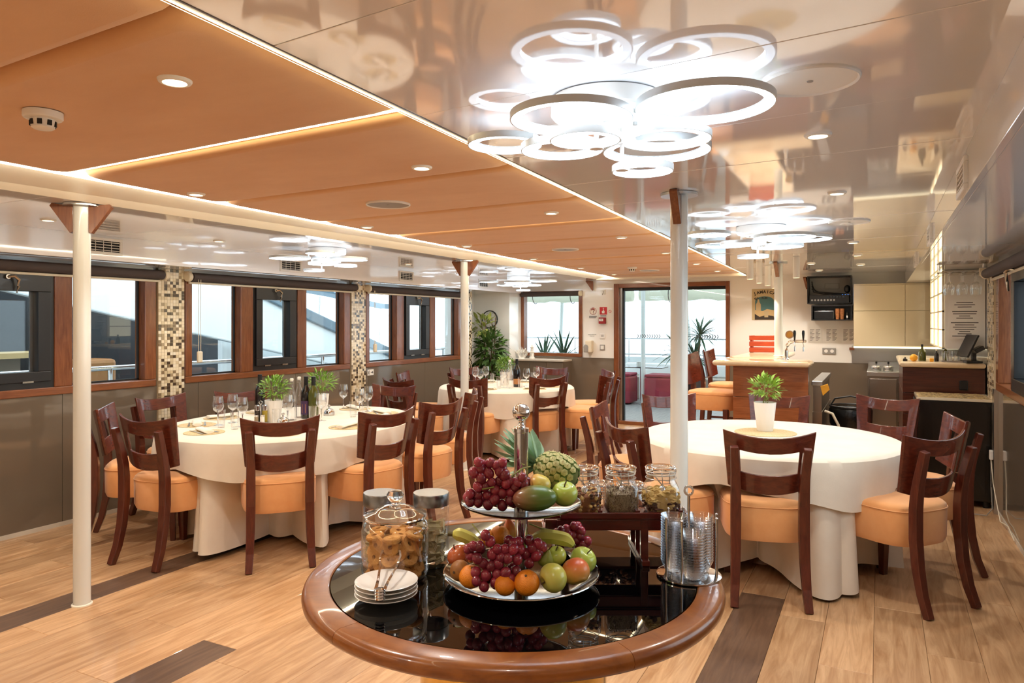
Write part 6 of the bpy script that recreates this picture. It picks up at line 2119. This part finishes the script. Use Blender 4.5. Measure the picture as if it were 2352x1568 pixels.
# clock
ck = thing('wall_clock', 'round wall clock with white face and black rim in the alcove', 'clock', (-5.12, 9.299, 1.475))
MB().lathe([(0.118, -0.004), (0.120, 0.020), (0.128, 0.024), (0.132, 0.016), (0.132, 0.0)], 40, axis=(0, -1, 0)).build('rim', 'black_plastic', ck)
MB().lathe([(0, 0.006), (0.119, 0.006)], 40, axis=(0, -1, 0)).build('face', 'paper', ck)
for k in range(12):
    a = k * PI / 6
    text('numeral', str(k if k else 12), 0.026, 'ink', ck, (0.098 * math.sin(a), -0.0065, 0.098 * math.cos(a)), (PI / 2, 0, 0))
for L_, a, w in ((0.055, PI, 0.004), (0.088, -0.25, 0.003)):
    MB().box((-w, -0.010, -0.012), (w, -0.008, L_), M4=Matrix.Rotation(a, 4, 'Y')).build('hand', 'ink', ck)
# safety signs beside the door
def wall_sign(name, label, cat, x_, z_):
    return thing(name, label, cat, (x_, YB - 0.001, z_))


s1 = wall_sign('extinguisher_sticker', 'round cream sticker with a dark curved hook sign on the wall', 'sign', -3.655, 1.59)
MB().lathe([(0.052, 0.001), (0.048, 0.002), (0.046, 0.001)], 32, axis=(0, -1, 0)).build('ring', 'red_dark', s1)
MB().lathe([(0, 0.0008), (0.047, 0.0008)], 32, axis=(0, -1, 0)).build('disc', 'skin_card', s1)
MB().tube([(-0.025, -0.002, 0.015), (-0.012, -0.002, 0.032), (0.012, -0.002, 0.030), (0.020, -0.002, 0.012), (0.008, -0.002, -0.004), (0.006, -0.002, -0.022), (0.012, -0.002, -0.036)], 0.006, 6, scales=[1.1, 1.5, 1.6, 1.4, 0.9, 0.5, 0.4]).build('hook_mark', 'red_dark', s1)
for k in range(3):
    MB().box((-0.06, -0.002, -0.075 - k * 0.012), (0.06 - 0.01 * k, 0, -0.069 - k * 0.012)).build('print_line', 'ink', s1)
s2 = wall_sign('alarm_sign', 'red square fire alarm sign with a white pointing hand', 'sign', -3.50, 1.593)
MB().box((-0.055, -0.002, -0.053), (0.055, 0, 0.053)).build('plate', 'red_sign', s2)
MB().prism([(-0.020, -0.035), (0.016, -0.035), (0.020, -0.005), (0.008, 0.006), (0.006, 0.022), (-0.004, 0.022), (-0.006, 0.0), (-0.022, -0.004)], 0.002, 0.0028, M4=RX).build('hand_mark', 'paper', s2)
MB().lathe([(0, 0.0028), (0.008, 0.0028)], 14, (0.001, 0, 0.036), axis=(0, -1, 0)).build('button_mark', 'paper', s2)
for k in range(2):
    MB().box((-0.045, -0.002, -0.068 - k * 0.010), (0.045, 0, -0.063 - k * 0.010)).build('print_line', 'ink', s2)
s3 = wall_sign('fire_call_point', 'red fire alarm call point box below the hand sign', 'alarm', -3.505, 1.455)
MB().box((-0.05, -0.05, -0.045), (0.05, 0, 0.045)).build('box', 'red_dark', s3, bevel=0.006)
MB().box((-0.042, -0.052, -0.008), (0.02, -0.05, 0.026)).build('glass_label', 'paper', s3)
text('label_text', 'FIRE', 0.018, 'ink', s3, (-0.011, -0.0525, 0.009), (PI / 2, 0, 0))
s4 = wall_sign('no_smoking_sticker', 'tiny round no smoking sticker by the door casing', 'sign', -3.40, 1.585)
MB().lathe([(0.022, 0.001), (0.019, 0.002), (0.016, 0.001)], 24, axis=(0, -1, 0)).build('ring', 'red_sign', s4)
MB().box((-0.018, -0.0022, -0.002), (0.018, -0.001, 0.002), M4=Matrix.Rotation(0.8, 4, 'Y')).build('bar', 'red_sign', s4)
MB().lathe([(0, 0.0006), (0.018, 0.0006)], 24, axis=(0, -1, 0)).build('disc', 'paper', s4)
s5 = wall_sign('wall_socket', 'tiny white wall box with a wire high beside the door', 'wall box', -3.49, 1.86)
MB().box((-0.022, -0.02, -0.035), (0.022, 0, 0.035)).build('box', 'white_plastic', s5, bevel=0.003)
MB().tube([(-0.01, -0.021, 0.015), (0.004, -0.024, 0.01), (0.002, -0.024, -0.01), (-0.012, -0.022, -0.02), (-0.02, -0.02, -0.04)], 0.003, 6).build('wire', 'ink', s5)
s6 = wall_sign('soap_dispenser', 'white wall soap dispenser with grey push front', 'dispenser', -3.70, 1.085)
MB().box((-0.045, -0.09, -0.085), (0.055, 0, 0.085)).build('body', 'cream_plastic', s6, bevel=0.012)
MB().lathe([(0, 0.095), (0.034, 0.093), (0.040, 0.085)], 20, (-0.03, 0, -0.01), axis=(0, -1, 0)).build('push_plate', 'grey_plastic', s6)
MB().box((-0.068, -0.093, -0.084), (0.008, -0.04, -0.02)).build('push_base', 'grey_plastic', s6, bevel=0.01)
text('print_line', 'HAND SANITIZER', 0.016, 'ink', thing('dispenser_text', 'small printed words on the wall above the soap dispenser', 'lettering', (-3.67, YB - 0.001, 1.245)), (0, 0, 0.010), (PI / 2, 0, 0))
text('print_line', 'PLEASE USE', 0.014, 'ink', bpy.data.objects['dispenser_text'], (0, 0, -0.012), (PI / 2, 0, 0))
s7 = wall_sign('light_switch', 'white light switch by the door casing', 'switch', -3.51, 1.072)
MB().box((-0.042, -0.010, -0.040), (0.034, 0, 0.040)).build('plate', 'grey_plastic', s7, bevel=0.005)
MB().box((-0.028, -0.016, -0.026), (0.022, -0.010, 0.026)).build('rocker', 'white_plastic', s7, bevel=0.003)
s8 = wall_sign('control_panel', 'white square control plate above the light switch', 'switch', -3.51, 1.235)
MB().box((-0.042, -0.012, -0.040), (0.038, 0, 0.040)).build('plate', 'white_plastic', s8, bevel=0.006)
for k in range(2):
    MB().box((-0.02, -0.013, 0.008 - k * 0.014), (0.018, -0.012, 0.014 - k * 0.014)).build('print_line', 'ink', s8)
s9 = wall_sign('wall_socket', 'white wall socket in the dark dado near the glass door', 'socket', -3.45, 0.41)
s9.location.y = YB - 0.0125
MB().box((-0.04, -0.010, -0.04), (0.04, 0, 0.04)).build('plate', 'white_plastic', s9, bevel=0.005)
MB().lathe([(0, 0.008), (0.020, 0.008), (0.023, 0.011)], 18, axis=(0, -1, 0)).build('outlet', 'grey_plastic', s9)
# exit arrow on the dado by the second pilaster
ex = thing('exit_arrow_sign', 'small white running man and arrow sign by the second mosaic pilaster', 'sign', (XL + 0.0125, 6.49, 0.865))
MB().box((0, -0.05, -0.033), (0.002, 0.06, 0.033)).build('plate', 'paper', ex)
MB().prism([(0.008, -0.004), (0.032, -0.004), (0.032, -0.016), (0.052, 0), (0.032, 0.016), (0.032, 0.004), (0.008, 0.004)], 0.002, 0.003, M4=Matrix(((0, 0, 1, 0), (1, 0, 0, 0), (0, 1, 0, 0), (0, 0, 0, 1)))).build('arrow_mark', 'ink', ex)
mk = MB()
mk.ball((0.0025, -0.020, 0.019), 0.005, 10, 6, (0.2, 1, 1))
for a, b in (((-0.024, 0.012), (-0.030, -0.004)), ((-0.030, -0.004), (-0.018, -0.012)), ((-0.018, -0.012), (-0.022, -0.024)), ((-0.030, -0.004), (-0.040, -0.020)), ((-0.024, 0.010), (-0.010, 0.002)), ((-0.024, 0.010), (-0.038, 0.006))):
    mk.tube([(0.0025, *a), (0.0025, *b)], 0.0025, 5)
mk.build('running_man_mark', 'ink', ex)

# ------------------------------------------------------------------ sideboard, ornaments, indoor tree
sb = thing('sideboard', 'dark taupe sideboard with pale top under the back window', 'sideboard', (0, 0, 0))
MB().box((-4.78, 9.40, 0.06), (-3.99, 9.685, 0.868)).build('carcass', 'dado', sb)
for k in range(3):
    MB().box((-4.775 + k * 0.262, 9.385, 0.08), (-4.517 + k * 0.262, 9.40, 0.862)).build('door', 'dado', sb, bevel=0.002)
MB().box((-4.79, 9.37, 0.870), (-3.975, 9.686, 0.895)).build('top', 'trim_pale', sb, bevel=0.003)
MB().box((-4.76, 9.43, 0), (-4.0, 9.68, 0.06)).build('plinth', 'rubber', sb)
co = thing('coral_ornament', 'white branching coral ornament on the sideboard', 'ornament', (-4.70, 9.50, 0.895))
rnd = random.Random(2)
cb_ = MB()
for k in range(16):
    a = (k - 7.5) / 7.5
    t0 = Vector((a * 0.03, rnd.uniform(-.02, .02), 0))
    t1 = Vector((a * 0.08, rnd.uniform(-.03, .03), 0.06 + rnd.uniform(0, .03)))
    t2 = Vector((a * 0.13 + rnd.uniform(-.02, .02), rnd.uniform(-.04, .04), 0.10 + 0.05 * (1 - a * a) + rnd.uniform(0, .03)))
    cb_.tube([t0, t1, t2], 0.009, 7, scales=[1.2, 0.9, 0.5])
    cb_.tube([t1, t1 + Vector((rnd.uniform(-.04, .04), rnd.uniform(-.03, .03), 0.05))], 0.006, 6)
cb_.build('branches', 'coral', co)
MB().lathe([(0, 0), (0.05, 0), (0.04, 0.015), (0, 0.02)], 16).build('base', 'coral', co)
tw = thing('tower_ornament', 'white carved tower ornament beside the coral on the sideboard', 'ornament', (-4.53, 9.50, 0.895))
MB().lathe([(0, 0), (0.042, 0), (0.042, 0.02), (0.034, 0.025), (0.030, 0.09), (0.036, 0.095), (0.036, 0.105), (0.026, 0.11), (0.023, 0.16), (0.029, 0.165), (0.029, 0.175), (0.018, 0.18)], 10, smooth=False).build('tower', 'coral', tw)
MB().lathe([(0.020, 0.178), (0.012, 0.20), (0.004, 0.215), (0.006, 0.225), (0, 0.235)], 12).build('roof', 'coral', tw)
for k in range(4):
    MB().box((-0.007, -0.034, 0.045), (0.007, -0.028, 0.075), M4=Matrix.Rotation(k * PI / 2, 4, 'Z')).build('window_niche', 'trim_pale', tw)

ft = thing('indoor_tree', 'tall leafy variegated indoor tree in the corner by the clock', 'plant', (-5.0, 9.02, 0))
MB().lathe([(0, 0), (0.13, 0), (0.16, 0.28), (0.15, 0.28), (0.14, 0.25), (0, 0.25)], 28).build('pot', 'pot_black', ft)
MB().lathe([(0, 0.255), (0.14, 0.255)], 24).build('soil', 'soil', ft)
rnd = random.Random(12)
tr = MB()
for k in range(4):
    a = k * 1.6
    tr.tube([(0.02 * math.cos(a), 0.02 * math.sin(a), 0.25), (0.05 * math.cos(a), 0.05 * math.sin(a), 0.7), (0.03 + 0.08 * math.cos(a), 0.08 * math.sin(a), 1.15), (0.12 * math.cos(a), 0.12 * math.sin(a), 1.5)], 0.010, 8, scales=[1.2, 1, 0.8, 0.5])
tr.build('trunks', 'bark', ft)
lfm = leaf_mesh('leaf', 0.11, 0.026, 'ficus_leaf', 0.3)
lfy = leaf_mesh('leaf', 0.11, 0.026, 'variegated_leaf', 0.3)
bush(ft, (0.06, -0.04, 0.98), 0.22, 0.34, 480, lfm, rnd, up=0.1, single=False, droop=0.2)
o_ = bush(ft, (-0.06, -0.05, 1.36), 0.14, 0.17, 80, lfy, rnd, up=0.3, single=True)
bush(ft, (0.02, -0.04, 0.66), 0.2, 0.18, 150, lfm, rnd, up=0.2, single=False)
# ------------------------------------------------------------------ outside: aft deck behind the glass door
dk = struct(MB().box((-8.0, YB + 0.12, -0.10), (4.0, 14.6, -0.03)).build('floor_deck', 'deck_teak'))
struct(MB().box((-8.0, YB + 0.12, 2.12), (4.0, 14.2, 2.18)).build('ceiling_deck', 'awning'))
bmz = MB()
for x_ in (-4.9, -3.4, -1.9, -0.4):
    bmz.box((x_ - 0.05, YB + 0.15, 2.06), (x_ + 0.05, 14.1, 2.12))
bmz.build('roof_beam', 'hull_white', bpy.data.objects['ceiling_deck'])


def deck_pole(x_, y_, x2, y2, label):
    t = thing('deck_pole', label, 'pole', (x_, y_, -0.03))
    MB().cyl((0, 0, 0.01), (x2 - x_, y2 - y_, 2.14), 0.04, n=20).build('tube', 'post_white', t)
    MB().lathe([(0, 0), (0.07, 0), (0.07, 0.01), (0, 0.012)], 20).build('flange', 'brushed', t)


deck_pole(-3.73, 12.4, -3.73, 12.4, 'pale upright deck pole beyond the glass door beside the ottomans')
deck_pole(-3.20, 14.1, -3.42, 14.1, 'pale leaning roof strut at the stern left of the palm plant')
deck_pole(-1.30, 14.1, -1.52, 14.1, 'pale leaning roof strut at the stern right of the palm plant')
deck_pole(-6.10, 14.1, -6.0, 14.1, 'pale leaning roof strut seen at one side of the back window')
deck_pole(-4.95, 14.1, -4.85, 14.1, 'pale leaning roof strut seen near the middle of the back window')
for k, (x0_, x1_, lab) in enumerate(((-6.9, -4.35, 'rolled canvas side curtain strapped under the deck roof beyond the window'), (-4.2, -0.6, 'rolled canvas side curtain strapped under the deck roof beyond the glass door'))):
    t = thing('canvas_roll', lab, 'canvas', (x0_, 13.75, 1.97))
    n_ = 24
    rings = []
    rnd = random.Random(k)
    for i in range(n_ + 1):
        r_ = 0.13 + rnd.uniform(-0.015, 0.015)
        rings.append([((x1_ - x0_) * i / n_, r_ * math.cos(2 * PI * q / 14), r_ * 0.95 * math.sin(2 * PI * q / 14) + 0.01 * math.sin(i)) for q in range(14)])
    MB().loft(rings).build('canvas', 'canvas_thin', t)
    for i in range(3):
        xx = (x1_ - x0_) * (i + 0.5) / 3
        MB().tube([(xx, 0.15 * math.cos(2 * PI * q / 20), 0.15 * math.sin(2 * PI * q / 20)) for q in range(20)], 0.008, 6, closed=True).build('strap', 'blind_fabric', t)


def railing(name, label, pts, zs, posts, r=0.018, z0=-0.03):
    t = thing(name, label, 'railing', (pts[0][0], pts[0][1], 0))
    o0 = Vector((pts[0][0], pts[0][1], 0))
    for z_ in zs:
        MB().tube([Vector((p[0], p[1], z_)) - o0 for p in pts], r, 10).build('rail', 'chrome', t)
    for p in posts:
        MB().cyl(Vector((p[0], p[1], z0)) - o0, Vector((p[0], p[1], max(zs))) - o0, r * 0.9, n=10).build('upright', 'chrome', t)


railing('deck_railing', 'polished steel railing along the stern behind the palm plant', [(-7.5, 14.3), (0.5, 14.3)], (1.10, 0.78), [(-7 + k * 1.2, 14.3) for k in range(6)])
railing('stair_railing', 'polished steel stair railing close to the bar stools beyond the door', [(-1.85, 11.3), (-1.35, 11.9), (-0.9, 12.6)], (0.98, 0.70, 0.42), [(-1.85, 11.3), (-1.35, 11.9), (-0.9, 12.6)])
struct(MB().box((-8.0, 14.4, -0.1), (4.0, 14.55, 0.72)).build('wall_stern', 'hull_white'))
# ottomans, bench, table
for x_, y_, lab in ((-4.17, 12.5, 'burgundy cube ottoman beyond the glass door nearer the door casing'), (-3.42, 12.45, 'burgundy cube ottoman beyond the deck pole beside the pale bench')):
    t = thing('ottoman', lab, 'ottoman', (x_, y_, -0.03))
    MB().box((-0.24, -0.24, 0.02), (0.24, 0.24, 0.50)).build('body', 'burgundy', t, bevel=0.035, seg=3)
    MB().box((-0.235, -0.235, 0.502), (0.235, 0.235, 0.55)).build('cushion_top', 'burgundy', t, bevel=0.02, seg=3)
bn_ = thing('deck_bench', 'pale beige upholstered bench along the stern', 'bench', (-2.9, 13.55, -0.03))
MB().box((-1.6, -0.25, 0), (2.6, 0.28, 0.42)).build('seat_block', 'sofa_beige', bn_, bevel=0.02)
MB().box((-1.6, 0.18, 0.42), (2.6, 0.34, 0.66)).build('back_cushion', 'hull_white', bn_, bevel=0.03)
dt = thing('deck_table', 'low dark glass table behind the ottomans on the deck', 'table', (-3.95, 13.02, -0.03))
MB().box((-0.45, -0.22, 0.62), (0.45, 0.22, 0.635)).build('top', 'black_gloss', dt)
MB().cyl((0, 0, 0), (0, 0, 0.62), 0.04, n=14).build('leg', 'brushed', dt)
cn = tag(MB().lathe([(0, 0), (0.04, 0), (0.045, 0.09), (0, 0.09)], 16).build('candle_cup', 'coral', loc=(-4.0, 13.02, 0.605)), 'white candle cup on the low deck table', 'candle')
# palm in black pot
pl = thing('deck_palm', 'spiky dracaena palm in a black pot beyond the glass door', 'plant', (-2.955, 12.9, -0.03))
MB().lathe([(0, 0), (0.15, 0), (0.20, 0.42), (0.21, 0.45), (0.19, 0.45), (0.17, 0.40), (0, 0.40)], 28).build('pot', 'pot_black', pl)
MB().lathe([(0, 0.405), (0.17, 0.405)], 20).build('soil', 'soil', pl)
rnd = random.Random(3)
heads = [(-0.26, 0, 0.92), (0.10, 0.05, 1.22), (0.02, -0.06, 0.80)]
tk = MB()
for hx_, hy_, hz_ in heads:
    tk.tube([(0, 0, 0.40), (hx_ * 0.5, hy_, 0.6), (hx_, hy_, hz_)], 0.022, 8)
tk.build('trunks', 'bark', pl)
ylm = leaf_mesh('leaf', 0.48, 0.021, 'yucca_leaf', 0.35, 0.3)
for hx_, hy_, hz_ in heads:
    for k in range(50):
        a, e = rnd.uniform(0, 2 * PI), rnd.uniform(-0.35, 1.35)
        o = obj('leaf', ylm, pl)
        o.matrix_local = leaf_matrix(Vector((hx_, hy_, hz_)), (math.cos(a) * math.cos(e), math.sin(a) * math.cos(e), math.sin(e)), rnd.uniform(-.3, .3)) @ Matrix.Scale(rnd.uniform(0.7, 1.1), 4)
# two yuccas outside the back window
alm = leaf_mesh('leaf', 0.42, 0.022, 'yucca_leaf', 0.12, 0.3)
for x_, lab, sd in ((-4.75, 'spiky green yucca outside the window behind the tower ornament', 1), (-4.60, 'spiky green yucca outside the window next to the wooden frame', 2)):
    rnd = random.Random(sd)
    t = thing('yucca_plant', lab, 'plant', (x_, 10.42 + (sd - 1) * 0.42, -0.03))
    MB().lathe([(0, 0), (0.13, 0), (0.15, 0.86), (0.13, 0.86), (0, 0.82)], 24).build('pot', 'pot_black', t)
    for k in range(16):
        a, e = rnd.uniform(0, 2 * PI), rnd.uniform(0.55, 1.45) if k > 4 else rnd.uniform(0.15, 0.5)
        o = obj('leaf', alm, t)
        o.matrix_local = leaf_matrix(Vector((0, 0, 0.86)), (math.cos(a) * math.cos(e), math.sin(a) * math.cos(e), math.sin(e)), rnd.uniform(-.3, .3)) @ Matrix.Scale(rnd.uniform(0.8, 1.3), 4)

# ------------------------------------------------------------------ outside the left windows: side deck rail and the neighbouring boat
railing('side_railing', 'polished steel side railing running past the three left windows', [(-6.0, -2.0), (-6.0, 10.6)], (1.03, 0.86), [(-6.0, -1.4 + 1.35 * k) for k in range(9)], r=0.022, z0=0.0)
struct(MB().box((-6.4, YF, -0.06), (XL - 0.12, 10.4, 0.0)).build('floor_side_deck', 'deck_teak'))
nbt = thing('neighbour_boat', 'white motor yacht moored alongside, with dark saloon glass', 'boat', (-8.0, 0, 0))
# tall white wing whose lower edge slopes down towards the stern
def wing(outline, x0, x1, mname, name):
    n = len(outline)
    vs = [(x0, y_, z_) for y_, z_ in outline] + [(x1, y_, z_) for y_, z_ in outline]
    return MB().add(vs, [tuple(range(n)), tuple(range(2 * n - 1, n - 1, -1))] + [(k, n + k, n + (k + 1) % n, (k + 1) % n) for k in range(n)]).build(name, mname, nbt, bevel=0.02)


wing([(-4, 3.42), (3.4, 1.91), (5.04, 1.57), (7.2, 1.125), (9.6, 0.63), (11.5, 0.50), (10.73, 0.82), (8.57, 1.50), (7.2, 1.98), (5.5, 4.2), (-4, 5.5)], -0.05, 0.05, 'hull_white', 'bulwark_wing')
wing([(7.1, 2.12), (8.57, 1.62), (10.73, 0.93), (12.0, 0.62), (12.0, 0.48), (10.73, 0.77), (8.57, 1.44), (7.1, 1.95)], 0.06, 0.10, 'boat_grey', 'rail_band')
wing([(-4, -0.8), (8.2, -0.8), (8.2, 1.6), (-4, 4.0)], -1.6, -1.5, 'hull_dark', 'saloon_glass')
wing([(7.2, -0.8), (12.0, -0.8), (12.0, 0.6), (7.2, 1.3)], -0.4, -0.3, 'hull_white', 'hull_side')
wing([(-4, -1.0), (12.0, -1.0), (12.0, 0.55), (-4, 0.62)], 0.3, 0.5, 'hull_dark', 'lower_bulwark')
wing([(-4, 0.63), (12.0, 0.56), (12.0, 0.62), (-4, 0.70)], 0.28, 0.52, 'boat_grey', 'cap_rail')
MB().box((-1.49, 3.4, -0.6), (-1.2, 5.0, 1.02)).build('deck_sofa', 'sofa_beige', nbt)
MB().box((-1.3, 3.0, 1.02), (-0.7, 5.2, 1.08)).build('deck_counter', 'poster_sand', nbt)
MB().box((-1.45, 4.1, -0.6), (-1.40, 4.35, 1.5)).build('green_glass', 'sign_green', nbt)
MB().box((-1.45, 5.6, 0.55), (-1.0, 6.1, 0.95)).build('cushion', 'label_tan', nbt, bevel=0.05)
# plastic canopy of the boat further astern
cny = thing('boat_canopy', 'grey edged plastic boat canopy beyond the middle window', 'canopy', (-11.0, 9.6, 0))
rings = []
for i in range(9):
    s = i / 8
    rings.append([(0.0 + 0.1 * math.sin(PI * s), -1.6 + 7.2 * s, 1.98 + 0.28 * math.sin(PI * min(1, s * 1.2)) - 0.1 * s), (0.0, -1.6 + 7.2 * s, 1.86 + 0.28 * math.sin(PI * min(1, s * 1.2)) - 0.1 * s),
                  (0.06, -1.6 + 7.2 * s, 1.86 + 0.28 * math.sin(PI * min(1, s * 1.2)) - 0.1 * s), (0.06, -1.6 + 7.2 * s, 1.98 + 0.28 * math.sin(PI * min(1, s * 1.2)) - 0.1 * s)])
MB().loft(rings, smooth=False).build('canopy_edge', 'boat_grey', cny)
MB().box((0.01, -1.5, 0.2), (0.03, 5.6, 1.92)).build('clear_curtain', 'pane', cny)
MB().box((-2.5, -2.0, -1.0), (0.1, 6.0, 0.2)).build('hull', 'hull_white', cny)
for y_ in (0.2, 2.4, 4.6):
    MB().cyl((0.04, y_, 0.2), (0.04, y_ + 0.15, 2.0), 0.02, n=8).build('canopy_pole', 'brushed', cny)
# quay / water level so that nothing outside hangs in empty air
struct(MB().box((-30, -12, -1.3), (20, 40, -1.0)).build('floor_water', 'boat_grey'))
